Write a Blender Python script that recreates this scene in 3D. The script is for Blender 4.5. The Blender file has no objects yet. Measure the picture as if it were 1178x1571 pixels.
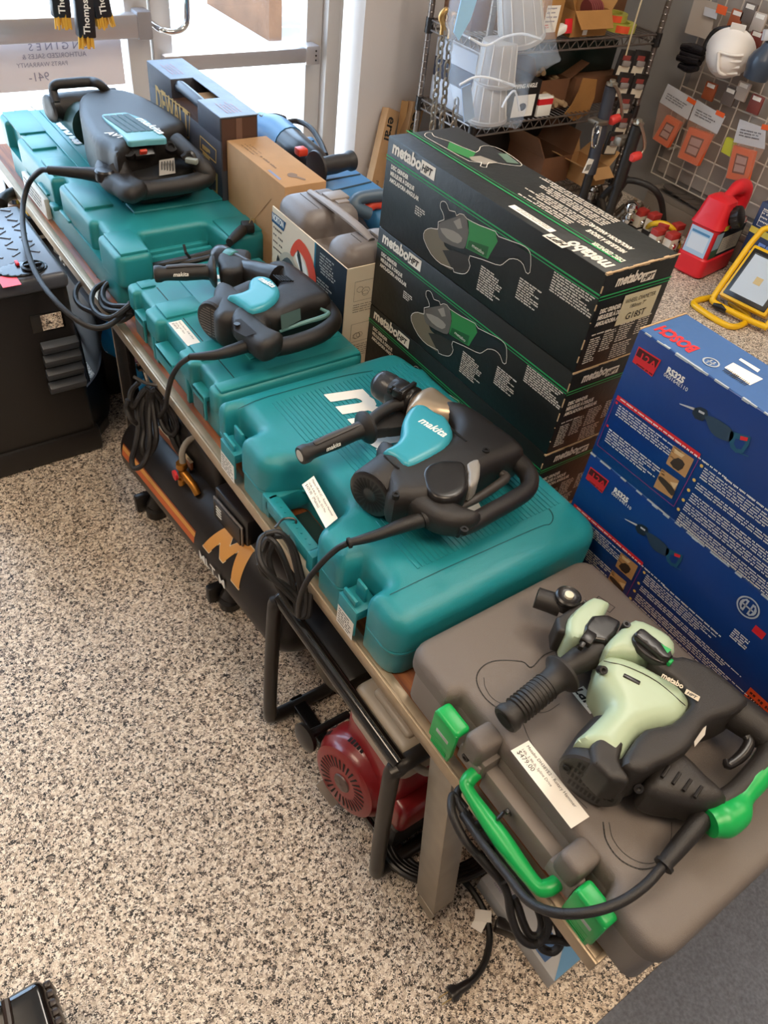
import bpy, bmesh, math, random
from mathutils import Vector, Matrix, noise
import numpy as np
random.seed(7)
SC = bpy.context.scene
COL = SC.collection
PI = math.pi

# ---------------------------------------------------------------- camera
YAW, PITCH, ROLL, FPX = 0.70607826, 0.77709521, 0.15318829, 1167.32632
CAMZ = 1.48
_f = Vector((math.sin(YAW)*math.cos(PITCH), math.cos(YAW)*math.cos(PITCH), -math.sin(PITCH)))
_r = Vector((math.cos(YAW), -math.sin(YAW), 0))
_u = _r.cross(_f)
CR = math.cos(ROLL)*_r + math.sin(ROLL)*_u
CU = -math.sin(ROLL)*_r + math.cos(ROLL)*_u
cam = bpy.data.cameras.new('camera'); camo = bpy.data.objects.new('camera', cam); COL.objects.link(camo)
camo.matrix_world = Matrix(((CR.x, CU.x, -_f.x, 0), (CR.y, CU.y, -_f.y, 0), (CR.z, CU.z, -_f.z, CAMZ), (0, 0, 0, 1)))
cam.sensor_fit = 'VERTICAL'; cam.sensor_height = 24; cam.lens = FPX/1571*24
cam.clip_start = 0.02; cam.clip_end = 200
SC.camera = camo

# ---------------------------------------------------------------- light
SC.view_settings.view_transform = 'Standard'; SC.view_settings.look = 'None'
SC.view_settings.gamma = 1; SC.view_settings.use_curve_mapping = False
SC.view_settings.exposure = 0.55
w = bpy.data.worlds.new('sky'); SC.world = w; w.use_nodes = True
bg = w.node_tree.nodes['Background']; bg.inputs[0].default_value = (0.56, 0.76, 1.0, 1); bg.inputs[1].default_value = 6.0
def sun(rot, e, col, ang):
    l = bpy.data.lights.new('sun', 'SUN'); l.energy = e; l.color = col; l.angle = ang
    o = bpy.data.objects.new('sun', l); COL.objects.link(o); o.rotation_euler = rot
sun((math.radians(-14), math.radians(22), 0), 9, (1, 0.97, 0.92), 0.02)
def area(loc, size, e, col, rot=(0, 0, 0), sy=None):
    l = bpy.data.lights.new('ceiling_lamp', 'AREA'); l.energy = e; l.color = col; l.size = size
    if sy: l.shape = 'RECTANGLE'; l.size_y = sy
    o = bpy.data.objects.new('ceiling_lamp', l); COL.objects.link(o); o.location = loc; o.rotation_euler = rot
WARM = (1.0, 0.79, 0.58)
area((0.6, -0.6, 2.85), 0.6, 26, WARM, sy=1.2)
area((-0.9, 0.9, 2.85), 0.6, 22, WARM, sy=1.2)
area((1.9, 0.9, 2.85), 0.6, 24, (1, .9, .78), sy=1.2)
area((2.6, -0.8, 2.85), 0.6, 16, WARM, sy=1.2)

# ---------------------------------------------------------------- helpers
def ray(x, y):
    d = CR*((x-589)/FPX) - CU*((y-785.5)/FPX) + _f
    return d
def W(x, y, z):
    d = ray(x, y); t = (z-CAMZ)/d.z
    return Vector((d.x*t, d.y*t, z))
def WX(x, y, X):
    d = ray(x, y); t = X/d.x
    return Vector((X, d.y*t, CAMZ+d.z*t))
def WY(x, y, Y):
    d = ray(x, y); t = Y/d.y
    return Vector((d.x*t, Y, CAMZ+d.z*t))
def lin(c):
    if isinstance(c, str):
        c = tuple(int(c[i:i+2], 16)/255 for i in (0, 2, 4))
    return tuple(x/12.92 if x <= 0.04045 else ((x+0.055)/1.055)**2.4 for x in c)+(1,)
MATS = {}
def mat(name, col, rough=0.5, metal=0.0, bump=0.0, bscale=200, var=0.0, vscale=8, emit=None, trans=0, alpha=1, coat=0, spec=0.5):
    if name in MATS: return MATS[name]
    m = bpy.data.materials.new(name); m.use_nodes = True; MATS[name] = m
    nt = m.node_tree; b = nt.nodes['Principled BSDF']
    c = lin(col); b.inputs['Base Color'].default_value = c
    b.inputs['Roughness'].default_value = rough; b.inputs['Metallic'].default_value = metal
    b.inputs['Specular IOR Level'].default_value = spec
    if coat: b.inputs['Coat Weight'].default_value = coat
    if trans: b.inputs['Transmission Weight'].default_value = trans
    if alpha < 1: b.inputs['Alpha'].default_value = alpha
    tc = nt.nodes.new('ShaderNodeTexCoord')
    if bump:
        n = nt.nodes.new('ShaderNodeTexNoise'); n.inputs['Scale'].default_value = bscale; n.inputs['Detail'].default_value = 3
        bp = nt.nodes.new('ShaderNodeBump'); bp.inputs['Strength'].default_value = bump; bp.inputs['Distance'].default_value = 0.002
        nt.links.new(tc.outputs['Object'], n.inputs['Vector']); nt.links.new(n.outputs['Fac'], bp.inputs['Height'])
        nt.links.new(bp.outputs['Normal'], b.inputs['Normal'])
    if var:
        n = nt.nodes.new('ShaderNodeTexNoise'); n.inputs['Scale'].default_value = vscale; n.inputs['Detail'].default_value = 6
        r = nt.nodes.new('ShaderNodeMix'); r.data_type = 'RGBA'
        r.inputs[6].default_value = tuple(x*(1-var) for x in c[:3])+(1,)
        r.inputs[7].default_value = tuple(min(1, x*(1+var)) for x in c[:3])+(1,)
        nt.links.new(tc.outputs['Object'], n.inputs['Vector']); nt.links.new(n.outputs['Fac'], r.inputs[0])
        nt.links.new(r.outputs[2], b.inputs['Base Color'])
    return m
def ramp(nt, stops, interp='LINEAR'):
    r = nt.nodes.new('ShaderNodeValToRGB'); cr = r.color_ramp; cr.interpolation = interp
    while len(cr.elements) < len(stops): cr.elements.new(0.5)
    for e, (p, c) in zip(cr.elements, stops): e.position = p; e.color = lin(c)
    return r

class MB:
    def __init__(s, M=None): s.v = []; s.f = []; s.mi = []; s.mats = []; s.c = 0; s.M = M; s.flat = set()
    def use(s, m):
        if m not in s.mats: s.mats.append(m)
        s.c = s.mats.index(m); return s
    def add(s, vs, fs):
        if not s.mats: raise RuntimeError('no mat')
        n = len(s.v)
        for p in vs:
            p = Vector(p); s.v.append(s.M @ p if s.M else p)
        for f in fs: s.f.append([n+i for i in f]); s.mi.append(s.c)
        return s
    def addmesh(s, bm):
        bm.verts.index_update()
        s.add([v.co.copy() for v in bm.verts], [[v.index for v in f.verts] for f in bm.faces]); bm.free(); return s
    def box(s, x0, x1, y0, y1, z0, z1, bev=0, seg=2, M=None):
        bm = bmesh.new(); bmesh.ops.create_cube(bm, size=1)
        for v in bm.verts:
            v.co = Vector(((x0+x1)/2+v.co.x*(x1-x0), (y0+y1)/2+v.co.y*(y1-y0), (z0+z1)/2+v.co.z*(z1-z0)))
        if bev: bmesh.ops.bevel(bm, geom=list(bm.edges), offset=bev, segments=seg, affect='EDGES', profile=0.5)
        if M: bm.transform(M)
        return s.addmesh(bm)
    def obox(s, c, ax, size, bev=0, seg=2):
        """box centred at c with axis frame ax=(u,v,w) and size"""
        u, v, w = [Vector(a).normalized() for a in ax]
        M = Matrix(((u.x, v.x, w.x, c[0]), (u.y, v.y, w.y, c[1]), (u.z, v.z, w.z, c[2]), (0, 0, 0, 1)))
        a, b, d = size[0]/2, size[1]/2, size[2]/2
        return s.box(-a, a, -b, b, -d, d, bev, seg, M)
    def loft(s, rings, closed=True, cap0=True, cap1=True):
        n = len(rings[0]); vs = [p for r in rings for p in r]; fs = []
        for k in range(len(rings)-1):
            for i in range(n if closed else n-1):
                j = (i+1) % n
                fs.append((k*n+i, k*n+j, (k+1)*n+j, (k+1)*n+i))
        if cap0: fs.append(tuple(range(n-1, -1, -1)))
        if cap1: fs.append(tuple((len(rings)-1)*n+i for i in range(n)))
        return s.add(vs, fs)
    def tube(s, pts, r, n=10, smooth=0, flat=1.0, cap=True, up=None):
        pts = [Vector(p) for p in pts]
        R = list(r) if isinstance(r, (list, tuple)) else [r]*len(pts)
        if smooth: pts, R = crom(pts, R, smooth)
        rings = []; t0 = (pts[1]-pts[0]).normalized()
        a = Vector(up) if up else (Vector((0, 0, 1)) if abs(t0.z) < 0.9 else Vector((1, 0, 0)))
        nv = (a - t0*a.dot(t0)).normalized()
        for i, p in enumerate(pts):
            t = (pts[min(i+1, len(pts)-1)]-pts[max(i-1, 0)]).normalized()
            nv = (nv - t*nv.dot(t))
            nv = nv.normalized() if nv.length > 1e-6 else Vector((0, 0, 1))
            b = t.cross(nv)
            rings.append([p + (nv*math.cos(2*PI*k/n)*flat + b*math.sin(2*PI*k/n))*R[i] for k in range(n)])
        return s.loft(rings, cap0=cap, cap1=cap)
    def cyl(s, p0, p1, r0, r1=None, n=20): return s.tube([p0, p1], [r0, r0 if r1 is None else r1], n)
    def lathe(s, p0, ax, prof, n=24, cap=True):
        """prof = [(dist along axis, radius)]"""
        p0 = Vector(p0); t = Vector(ax).normalized()
        a = Vector((0, 0, 1)) if abs(t.z) < 0.9 else Vector((1, 0, 0))
        nv = (a-t*a.dot(t)).normalized(); b = t.cross(nv)
        return s.loft([[p0+t*d+(nv*math.cos(2*PI*k/n)+b*math.sin(2*PI*k/n))*max(r, 1e-5) for k in range(n)] for d, r in prof], cap0=cap, cap1=cap)
    def pillow(s, out, z0, z1, r=0.01, seg=4, rb=None, closed_bottom=True, bulge=0):
        """closed 2D outline (Vectors xy) extruded z0..z1 with edges rounded by r (top) and rb (bottom)"""
        out = ccw([Vector((p[0], p[1])) for p in out]); rb = r if rb is None else rb
        nm = onorm(out); rings = []
        def ring(d, z): return [Vector((p.x-m.x*d, p.y-m.y*d, z)) for p, m in zip(out, nm)]
        if rb > 0:
            for k in range(seg+1):
                a = PI/2*k/seg; rings.append(ring(rb*(1-math.sin(a)), z0+rb*(1-math.cos(a))))
        else: rings.append(ring(0, z0))
        if r > 0:
            for k in range(seg+1):
                a = PI/2*k/seg; rings.append(ring(r*(1-math.cos(a)), z1-r*(1-math.sin(a))))
        else: rings.append(ring(0, z1))
        return s.loft(rings, cap0=closed_bottom)
    # planar decals ------------------------------------------------
    def poly(s, pts): s.add(pts, [tuple(range(len(pts)))]); return s
    def text(s, txt, pl, a, b, size, shear=0.0, off=0.0, h=0.0006, align='LEFT', sx=1.0, sp=1.0, ext=0.0):
        cu = bpy.data.curves.new('t', 'FONT'); cu.body = txt; cu.size = size; cu.shear = shear; cu.offset = off
        cu.align_x = align; cu.space_character = sp; cu.resolution_u = 2; cu.extrude = ext; cu.space_line = 0.95
        o = bpy.data.objects.new('t', cu); me = bpy.data.meshes.new_from_object(o)
        s.add([pl(a+v.co.x*sx, b+v.co.y, h+v.co.z+ext) for v in me.vertices], [tuple(p.vertices) for p in me.polygons])
        bpy.data.objects.remove(o); bpy.data.meshes.remove(me); bpy.data.curves.remove(cu); return s
    def rect(s, pl, a0, a1, b0, b1, h=0.0005):
        return s.poly([pl(a0, b0, h), pl(a1, b0, h), pl(a1, b1, h), pl(a0, b1, h)])
    def lines(s, pl, a, b, wdt, n, lh, th=0.45, h=0.0007, seed=1, ragged=0.25, fs=1.0):
        """rows of tiny illegible print: word-length dashes"""
        rr = random.Random(seed)
        for i in range(n):
            y = b-i*lh; x = a; end = a+wdt*(1-ragged*rr.random())
            while x < end:
                wl = min(end-x, lh*fs*(0.9+2.6*rr.random()))
                if wl < lh*0.3: break
                k = max(1, int(wl/(lh*0.42*fs)))
                for q in range(k):
                    cw = wl/k; hh = lh*th*(1 if rr.random() < .7 else 1.25)
                    s.rect(pl, x+q*cw, x+q*cw+cw*0.72, y-hh, y, h)
                x += wl+lh*0.4*fs
        return s
    def stroke(s, pl, pts, wd, h=0.0007, closed=False):
        P = [Vector(p) for p in pts]
        if closed: P.append(P[0])
        for a, b in zip(P[:-1], P[1:]):
            d = (b-a)
            if d.length < 1e-6: continue
            d.normalize(); n = Vector((-d.y, d.x))*wd/2; e = d*wd*0.4
            q = [a-e+n, a-e-n, b+e-n, b+e+n]
            s.poly([pl(p.x, p.y, h) for p in q])
        return s
    def build(s, name, parent=None, sharp=38, m=None, origin=None):
        me = bpy.data.meshes.new(name)
        org = Vector(origin) if origin is not None else None
        vs = s.v
        if parent is not None and parent.get('_org') is not None:
            o0 = Vector(parent['_org']); vs = [v-o0 for v in vs]
        elif org is not None: vs = [v-org for v in vs]
        me.from_pydata([tuple(v) for v in vs], [], s.f)
        for mm in s.mats: me.materials.append(mm)
        me.polygons.foreach_set('material_index', s.mi)
        me.polygons.foreach_set('use_smooth', [True]*len(me.polygons))
        me.update(); me.set_sharp_from_angle(angle=math.radians(sharp))
        o = bpy.data.objects.new(name, me); COL.objects.link(o)
        if parent is not None:
            o.parent = parent
            if parent.get('_org') is not None: o['_org'] = parent['_org']
        elif org is not None: o.location = org
        return o
def ccw(P):
    a = sum(P[i].x*P[(i+1) % len(P)].y-P[(i+1) % len(P)].x*P[i].y for i in range(len(P)))
    return P if a > 0 else P[::-1]
def onorm(P):
    n = len(P); out = []
    for i in range(n):
        a = (P[i]-P[i-1]); b = (P[(i+1) % n]-P[i])
        a = a.normalized() if a.length > 1e-9 else b.normalized(); b = b.normalized() if b.length > 1e-9 else a
        na = Vector((a.y, -a.x)); nb = Vector((b.y, -b.x)); m = na+nb
        if m.length < 1e-4: m = na
        m.normalize(); c = max(0.45, m.dot(na)); out.append(m/c)
    return out
def crom(pts, R, k):
    P = [pts[0]*2-pts[1]]+pts+[pts[-1]*2-pts[-2]]; o = []; r = []
    for i in range(1, len(P)-2):
        for j in range(k):
            t = j/k; a, b, c, d = P[i-1], P[i], P[i+1], P[i+2]
            o.append(0.5*((2*b)+(c-a)*t+(2*a-5*b+4*c-d)*t*t+(3*b-a-3*c+d)*t**3))
            u = t*t*(3-2*t); r.append(R[i-1]*(1-u)+R[i]*u)
    o.append(pts[-1]); r.append(R[-1]); return o, r
def smooth2(pts, k=4):
    """closed Catmull-Rom through 2D/3D points"""
    P = [Vector(p) for p in pts]; n = len(P); o = []
    for i in range(n):
        a, b, c, d = P[i-1], P[i], P[(i+1) % n], P[(i+2) % n]
        for j in range(k):
            t = j/k
            o.append(0.5*((2*b)+(c-a)*t+(2*a-5*b+4*c-d)*t*t+(3*b-a-3*c+d)*t**3))
    return o
def rounded(pts, r, seg=5):
    """polygon with its corners rounded; each pt may be (x,y) or (x,y,r)"""
    n = len(pts); o = []
    for i in range(n):
        p = Vector(pts[i][:2]); rr = pts[i][2] if len(pts[i]) > 2 else r
        a = Vector(pts[i-1][:2])-p; b = Vector(pts[(i+1) % n][:2])-p
        la, lb = a.length, b.length; a.normalize(); b.normalize()
        ang = math.acos(max(-1, min(1, a.dot(b))))
        if rr <= 0 or ang > 3.0: o.append(p); continue
        d = min(rr/math.tan(ang/2), la*0.48, lb*0.48)
        p0 = p+a*d; p1 = p+b*d
        for k in range(seg+1):
            t = k/seg; o.append(p0*(1-t)**2+p*2*t*(1-t)+p1*t*t)
    return o
def rrect(x0, x1, y0, y1, r, seg=6): return rounded([(x0, y0), (x1, y0), (x1, y1), (x0, y1)], r, seg)
def plane(P, u, v):
    P = Vector(P); u = Vector(u).normalized(); v = Vector(v).normalized(); n = u.cross(v)
    def f(a, b, h=0.0): return P+u*a+v*b+n*h
    f.P, f.u, f.v, f.n = P, u, v, n
    def uv(x, y):
        d = ray(x, y); o = Vector((0, 0, CAMZ)); t = (P-o).dot(n)/d.dot(n); q = o+d*t-P
        return Vector((q.dot(u), q.dot(v)))
    f.uv = uv
    return f
def thing(name, label, cat, loc=(0, 0, 0), rz=0, group=None, world=True):
    o = bpy.data.objects.new(name, None); COL.objects.link(o); o.empty_display_size = 0.02
    o.location = loc; o.rotation_euler = (0, 0, rz)
    o['label'] = label; o['category'] = cat
    if group: o['group'] = group
    if world: o['_org'] = tuple(loc)
    return o
def tag(o, label, cat, group=None, kind=None):
    o['label'] = label; o['category'] = cat
    if group: o['group'] = group
    if kind: o['kind'] = kind
    return o
def struct(o): o['kind'] = 'structure'; return o
def copytree(o, parent=None):
    c = o.copy(); COL.objects.link(c)
    if parent is not None: c.parent = parent
    for ch in [x for x in bpy.data.objects if x.parent == o and x != c]: copytree(ch, c)
    return c
TT = 0.48          # table top
from mathutils.geometry import delaunay_2d_cdt
def resample(P, step):
    o = []
    for i in range(len(P)):
        a, b = P[i], P[(i+1) % len(P)]; n = max(1, int(math.ceil((b-a).length/step)))
        for k in range(n): o.append(a+(b-a)*(k/n))
    return o
def dome(mb, out, z0, z1, r, rb=0.0, step=0.007, seg=4, crown=0.0):
    """outline extruded z0..z1; top edge rounded by r, bottom by rb, by true distance to the outline"""
    out = ccw(resample([Vector((p[0], p[1])) for p in out], step)); n = len(out)
    A = np.array([(p.x, p.y) for p in out]); B = np.roll(A, -1, 0); D = B-A; L2 = (D**2).sum(1)+1e-12
    def dist(Q):
        w = Q[:, None, :]-A[None]; t = np.clip((w*D[None]).sum(2)/L2, 0, 1); return np.sqrt(((w-t[..., None]*D[None])**2).sum(2)).min(1)
    def inside(Q):
        x, y = Q[:, 0:1], Q[:, 1:2]; c = ((A[None, :, 1] > y) != (B[None, :, 1] > y)) & (x < (B[None, :, 0]-A[None, :, 0])*(y-A[None, :, 1])/(B[None, :, 1]-A[None, :, 1]+1e-15)+A[None, :, 0])
        return c.sum(1) % 2 == 1
    pts = []
    R = max(r, rb); nm = onorm(out)
    for k in range(1, seg+1):
        d = R*(1-math.cos(PI/2*k/seg))
        q = np.array([(p.x-m.x*d, p.y-m.y*d) for p, m in zip(out, nm)])
        q = q[inside(q)]
        if len(q): q = q[dist(q) > d*0.93]; pts.append(q)
    g = max(step*1.6, R*0.6); mn, mx = A.min(0), A.max(0)
    gx, gy = np.meshgrid(np.arange(mn[0], mx[0], g), np.arange(mn[1], mx[1], g)); q = np.c_[gx.ravel(), gy.ravel()]
    q = q[inside(q)]
    if len(q): q = q[dist(q) > R*1.15+1e-4]; pts.append(q)
    Q = np.vstack([A]+pts) if pts else A
    # thin out duplicates
    key = {}; keep = []
    for i, p in enumerate(Q):
        k = (round(p[0]/(step*0.22)), round(p[1]/(step*0.22)))
        if i < n or k not in key: key[k] = 1; keep.append(i)
    Q = Q[keep]
    vs, es, fs, ov, oe, of = delaunay_2d_cdt([Vector(p) for p in Q], [(i, (i+1) % n) for i in range(n)], [], 1, 1e-7)
    V = np.array([(v.x, v.y) for v in vs]); dd = dist(V)
    C = V[np.array(fs)].mean(1) if fs else np.zeros((0, 2)); ok = inside(C) if len(C) else []
    def hz(d, r_, s_, zz):
        if r_ <= 0: return zz
        t = min(1, d/r_); return zz - s_*r_*(1-math.sqrt(max(0, 1-(1-t)**2)))
    dmax = max(dd.max(), 1e-6)
    top = [Vector((p[0], p[1], hz(d, r, 1, z1)+crown*math.sin(min(1, d/dmax)*PI/2))) for p, d in zip(V, dd)]
    bot = [Vector((p[0], p[1], hz(d, rb, -1, z0))) for p, d in zip(V, dd)]
    F = [tuple(f) for f, k in zip(fs, ok) if k]
    N = len(top)
    # boundary edges
    cnt = {}
    for f in F:
        for i in range(len(f)):
            a, b = f[i], f[(i+1) % len(f)]; cnt[(a, b)] = 1
    bd = [(a, b) for (a, b) in cnt if (b, a) not in cnt]
    faces = F+[tuple(N+i for i in reversed(f)) for f in F]+[(b, a, N+a, N+b) for a, b in bd]
    mb.add(top+bot, faces); return mb
MB.dome = dome
def cropf(ox, oy, s): return lambda x, y, z: W(ox+x/s, oy+y/s, z)
# ================================================================ the room
def floor_mat(name, scale, stops, tint_noise=True):
    m = bpy.data.materials.new(name); m.use_nodes = True; nt = m.node_tree; b = nt.nodes['Principled BSDF']
    tc = nt.nodes.new('ShaderNodeTexCoord')
    ns = nt.nodes.new('ShaderNodeTexNoise'); ns.inputs['Scale'].default_value = scale*1.1; ns.inputs['Detail'].default_value = 2
    mx = nt.nodes.new('ShaderNodeVectorMath'); mx.operation = 'MULTIPLY_ADD'; mx.inputs[1].default_value = (0.014,)*3
    nt.links.new(tc.outputs['Object'], ns.inputs['Vector'])
    nt.links.new(ns.outputs['Color'], mx.inputs[0]); nt.links.new(tc.outputs['Object'], mx.inputs[2])
    v = nt.nodes.new('ShaderNodeTexVoronoi'); v.inputs['Scale'].default_value = scale
    nt.links.new(mx.outputs[0], v.inputs['Vector'])
    sp = nt.nodes.new('ShaderNodeSeparateColor'); nt.links.new(v.outputs['Color'], sp.inputs[0])
    r = ramp(nt, stops, 'CONSTANT'); nt.links.new(sp.outputs[0], r.inputs[0])
    nt.links.new(r.outputs[0], b.inputs['Base Color'])
    b.inputs['Roughness'].default_value = 0.42
    return m
MF = floor_mat('terrazzo_chips', 265, [(0, '14100e'), (.16, '3f342d'), (.24, '85766a'), (.36, 'b8a793'), (.54, 'd9c9b6'), (.8, 'efe4d4')])
fl = struct(MB().use(MF).box(-3.5, 3.6, -0.045, 3.2, -0.1, 0).build('floor'))
MC = mat('blue_grey_carpet', '676c76', 0.95, bump=1.0, bscale=300, var=0.6, vscale=170)
struct(MB().use(MC).box(-3.5, 3.6, -3.0, -0.0452, -0.1, 0.004).build('floor_carpet'))
MW = mat('wall_paint', 'cfc8c4', 0.8, bump=0.15, bscale=120)
MCEIL = mat('ceiling_white', 'd8d4cc', 0.9)
wb = MB().use(MW)
wb.box(2.05, 3.6, 3.0, 3.2, 0, 2.9)
struct(wb.build('wall_back'))
struct(MB().use(MW).box(-3.5, -0.9, 3.0, 3.2, 0, 2.9).build('wall_back.001'))
struct(MB().use(MW).box(-0.9, 2.05, 3.0, 3.2, 2.3, 2.9).build('wall_back.002'))
struct(MB().use(mat('wall_paint_grey', '8e8a86', 0.8)).box(3.45, 3.6, -3.0, 3.0, 0, 2.9).build('wall_right'))
struct(MB().use(MW).box(-3.6, -3.5, -3.0, 3.2, 0, 2.9).build('wall_left'))
struct(MB().use(MW).box(-3.6, 3.6, -3.1, -3.0, 0, 2.9).build('wall_front'))
struct(MB().use(MCEIL).box(-3.6, 3.6, -3.1, 3.2, 2.9, 3.0).build('ceiling'))
# outside ground
og = struct(MB().use(mat('outside_concrete', 'd8d2c8', 0.9, bump=0.3, bscale=60, var=0.06, vscale=4)).box(-12, 14, 3.2, 22, -0.12, -0.02).build('ground_outside'))
# doors: aluminium frames
MA = mat('painted_aluminium', 'c4c0bd', 0.45, metal=0.15)
MG = bpy.data.materials.new('door_glass'); MG.use_nodes = True; nt = MG.node_tree; nt.nodes.clear()
_o = nt.nodes.new('ShaderNodeOutputMaterial'); _m = nt.nodes.new('ShaderNodeMixShader'); _t = nt.nodes.new('ShaderNodeBsdfTransparent'); _g = nt.nodes.new('ShaderNodeBsdfGlossy')
_g.inputs['Roughness'].default_value = 0.02; _t.inputs[0].default_value = (.96, .98, 1, 1); _m.inputs[0].default_value = 0.05
nt.links.new(_t.outputs[0], _m.inputs[1]); nt.links.new(_g.outputs[0], _m.inputs[2]); nt.links.new(_m.outputs[0], _o.inputs[0])
def door(name, x0, x1, st=0.11, bottom=0.16):
    e = bpy.data.objects.new(name, None); COL.objects.link(e); e.location = ((x0+x1)/2, 3.1, 0); e['_org'] = tuple(e.location); struct(e)
    m = MB().use(MA)
    m.box(x0, x0+st, 3.08, 3.13, 0.01, 2.2, 0.004); m.box(x1-st, x1, 3.08, 3.13, 0.01, 2.2, 0.004)
    m.box(x0+st, x1-st, 3.082, 3.128, 0.01, bottom, 0.004); m.box(x0+st, x1-st, 3.082, 3.128, 2.09, 2.2, 0.004)
    m.build('door_frame', e)
    MB().use(MG).box(x0+st, x1-st, 3.1, 3.106, bottom, 2.09).build('glass_pane', e)
    return e
door('door_1', -0.05, 1.165, 0.085)
door('door_2', 1.175, 1.90, 0.075)
MB().use(MA).box(1.90, 1.96, 3.04, 3.14, 0, 2.3, 0.004).box(1.965, 1.985, 3.06, 3.14, 0, 2.3, 0.003).box(-0.12, -0.05, 3.04, 3.14, 0, 2.3, 0.004).box(-0.12, 1.985, 3.04, 3.14, 2.21, 2.3, 0.004).build('trim_1')
bpy.data.objects['trim_1']['kind'] = 'structure'
struct(MB().use(MA).box(-0.85, -0.12, 3.08, 3.13, 0, 0.12).box(-0.89, -0.82, 3.08, 3.13, 0.12, 2.3).use(MG).box(-0.82, -0.12, 3.1, 3.106, 0.12, 2.3).build('window_1'))
# push bars and pull handle
MBAR = mat('brushed_bar', 'b4b0b2', 0.35, metal=0.5)
t = thing('push_bar', 'wide aluminium push bar across the left glass door, papers below it', 'door bar', (0.55, 3.05, 0.70))
MB().use(MBAR).box(0.0, 1.14, 3.02, 3.065, 0.67, 0.745, 0.006).build('bar', t)
MB().use(mat('end_cap_grey', '8b878a', 0.5)).box(1.10, 1.155, 3.015, 3.079, 0.665, 0.755, 0.008).build('end_cap', t)
t = thing('push_bar', 'aluminium push bar across the right glass door behind the tall blue carton', 'door bar', (1.5, 3.05, 0.56))
MB().use(MBAR).box(1.19, 1.80, 3.02, 3.06, 0.555, 0.61, 0.006).build('bar', t)
m = MB().use(MBAR).box(1.79, 1.855, 3.015, 3.079, 0.548, 0.617, 0.006)
m.use(mat('black_gloss', '141414', 0.25))
for k in range(3): m.cyl((1.835, 3.0155, 0.565+k*0.017), (1.835, 3.0135, 0.565+k*0.017), 0.0035, n=10)
m.build('end_cap', t)
tag(MB().use(mat('chrome', 'd8d8d8', 0.08, metal=1)).tube([(1.18, 3.079, 0.70), (1.18, 3.01, 0.70), (1.215, 2.99, 0.695), (1.26, 2.985, 0.71), (1.275, 2.985, 0.76), (1.275, 2.985, 0.95), (1.27, 3.0, 1.0), (1.23, 3.02, 1.01), (1.21, 3.079, 1.01)], 0.011, smooth=5).build('pull_handle', origin=(1.2, 3.07, 0.7)), 'bent chrome pull handle on the right glass door', 'door handle')
# translucent notice with mirrored lettering on the left door
MPAP = mat('sun_bleached_paper', 'd9d2d6', 0.8, trans=0)
pn = plane((1.06, 3.094, 0.505), (-1, 0, 0), (0, 0, 1))
m = MB().use(MPAP).box(0.42, 1.06, 3.095, 3.099, 0.505, 0.665)
m.use(mat('faded_ink', '8f8a9a', 0.8))
pl = plane((1.06, 3.0945, 0.505), (1, 0, 0), (0, 0, 1))
pm = lambda a, b, h=0: pl(-a, b, -h)   # mirrored print, seen from behind
m.text('ENGINES', pm, 0.12, 0.125, 0.032, sp=1.6, h=-.0006, sx=1.1)
m.text('AUTHORIZED SALES &', pm, 0.13, 0.10, 0.022, h=-.0006)
m.text('PARTS WARRANTY', pm, 0.2, 0.075, 0.02, h=-.0006)
m.text('941-', pm, 0.27, 0.03, 0.04, h=-.0006)
tag(m.build('window_notice', origin=(0.7, 3.097, 0.505)), 'faded paper notice with mirrored lettering taped to the left glass door', 'sign')
m = MB().use(mat('sign_red', 'c0293a', 0.5)).add([(p.x, 3.092, p.y) for p in rrect(0.97, 1.07, 0.33, 0.425, 0.02)]+[(p.x, 3.097, p.y) for p in rrect(0.97, 1.07, 0.33, 0.425, 0.02)], [tuple(range(28))] + [(i, (i+1) % 28, 28+(i+1) % 28, 28+i) for i in range(28)])
tag(m.build('window_sticker', origin=(1.02, 3.095, 0.33)), 'red rounded sticker low on the left glass door', 'sticker')
# pallet boards outside
t = thing('timber_ramp', 'weathered brown timber boards sloping up outside the right door', 'ramp', (4.0, 5.2, 0))
mt = mat('weathered_timber', '6e4a30', 0.8, var=0.35, vscale=6)
m = MB().use(mt)
for k in range(4): m.obox((3.9, 5.4+k*0.32, 0.42+k*0.1), ((1, 0, 0), (0, 1, .35), (0, -.35, 1)), (2.3, 0.29, 0.04), 0.004)
for sx in (2.9, 4.9): m.box(sx, sx+.1, 5.4, 6.4, -0.02, 0.42)
m.build('boards', t)

# ================================================================ table
MWOOD = bpy.data.materials.new('table_wood'); MWOOD.use_nodes = True
nt = MWOOD.node_tree; b = nt.nodes['Principled BSDF']; tc = nt.nodes.new('ShaderNodeTexCoord'); mp = nt.nodes.new('ShaderNodeMapping')
mp.inputs['Scale'].default_value = (30, 2.2, 30); wv = nt.nodes.new('ShaderNodeTexNoise'); wv.inputs['Scale'].default_value = 2.5; wv.inputs['Detail'].default_value = 7
nt.links.new(tc.outputs['Object'], mp.inputs[0]); nt.links.new(mp.outputs[0], wv.inputs['Vector'])
rr = ramp(nt, [(.3, '5f3018'), (.5, '8f5028'), (.7, 'b06c3a')]); nt.links.new(wv.outputs['Fac'], rr.inputs[0]); nt.links.new(rr.outputs[0], b.inputs['Base Color'])
b.inputs['Roughness'].default_value = 0.4
t = thing('display_table', 'long low wooden display table with metal edge carrying the tool cases', 'table', (0.9, 1.3, 0))
MB().use(MWOOD).box(0.458, 1.42, 0.018, 2.72, 0.456, TT-0.0002, 0.002).build('tabletop', t)
MEDGE = mat('worn_metal_edge', 'b9a68c', 0.38, metal=0.55, var=0.25, vscale=30)
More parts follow.
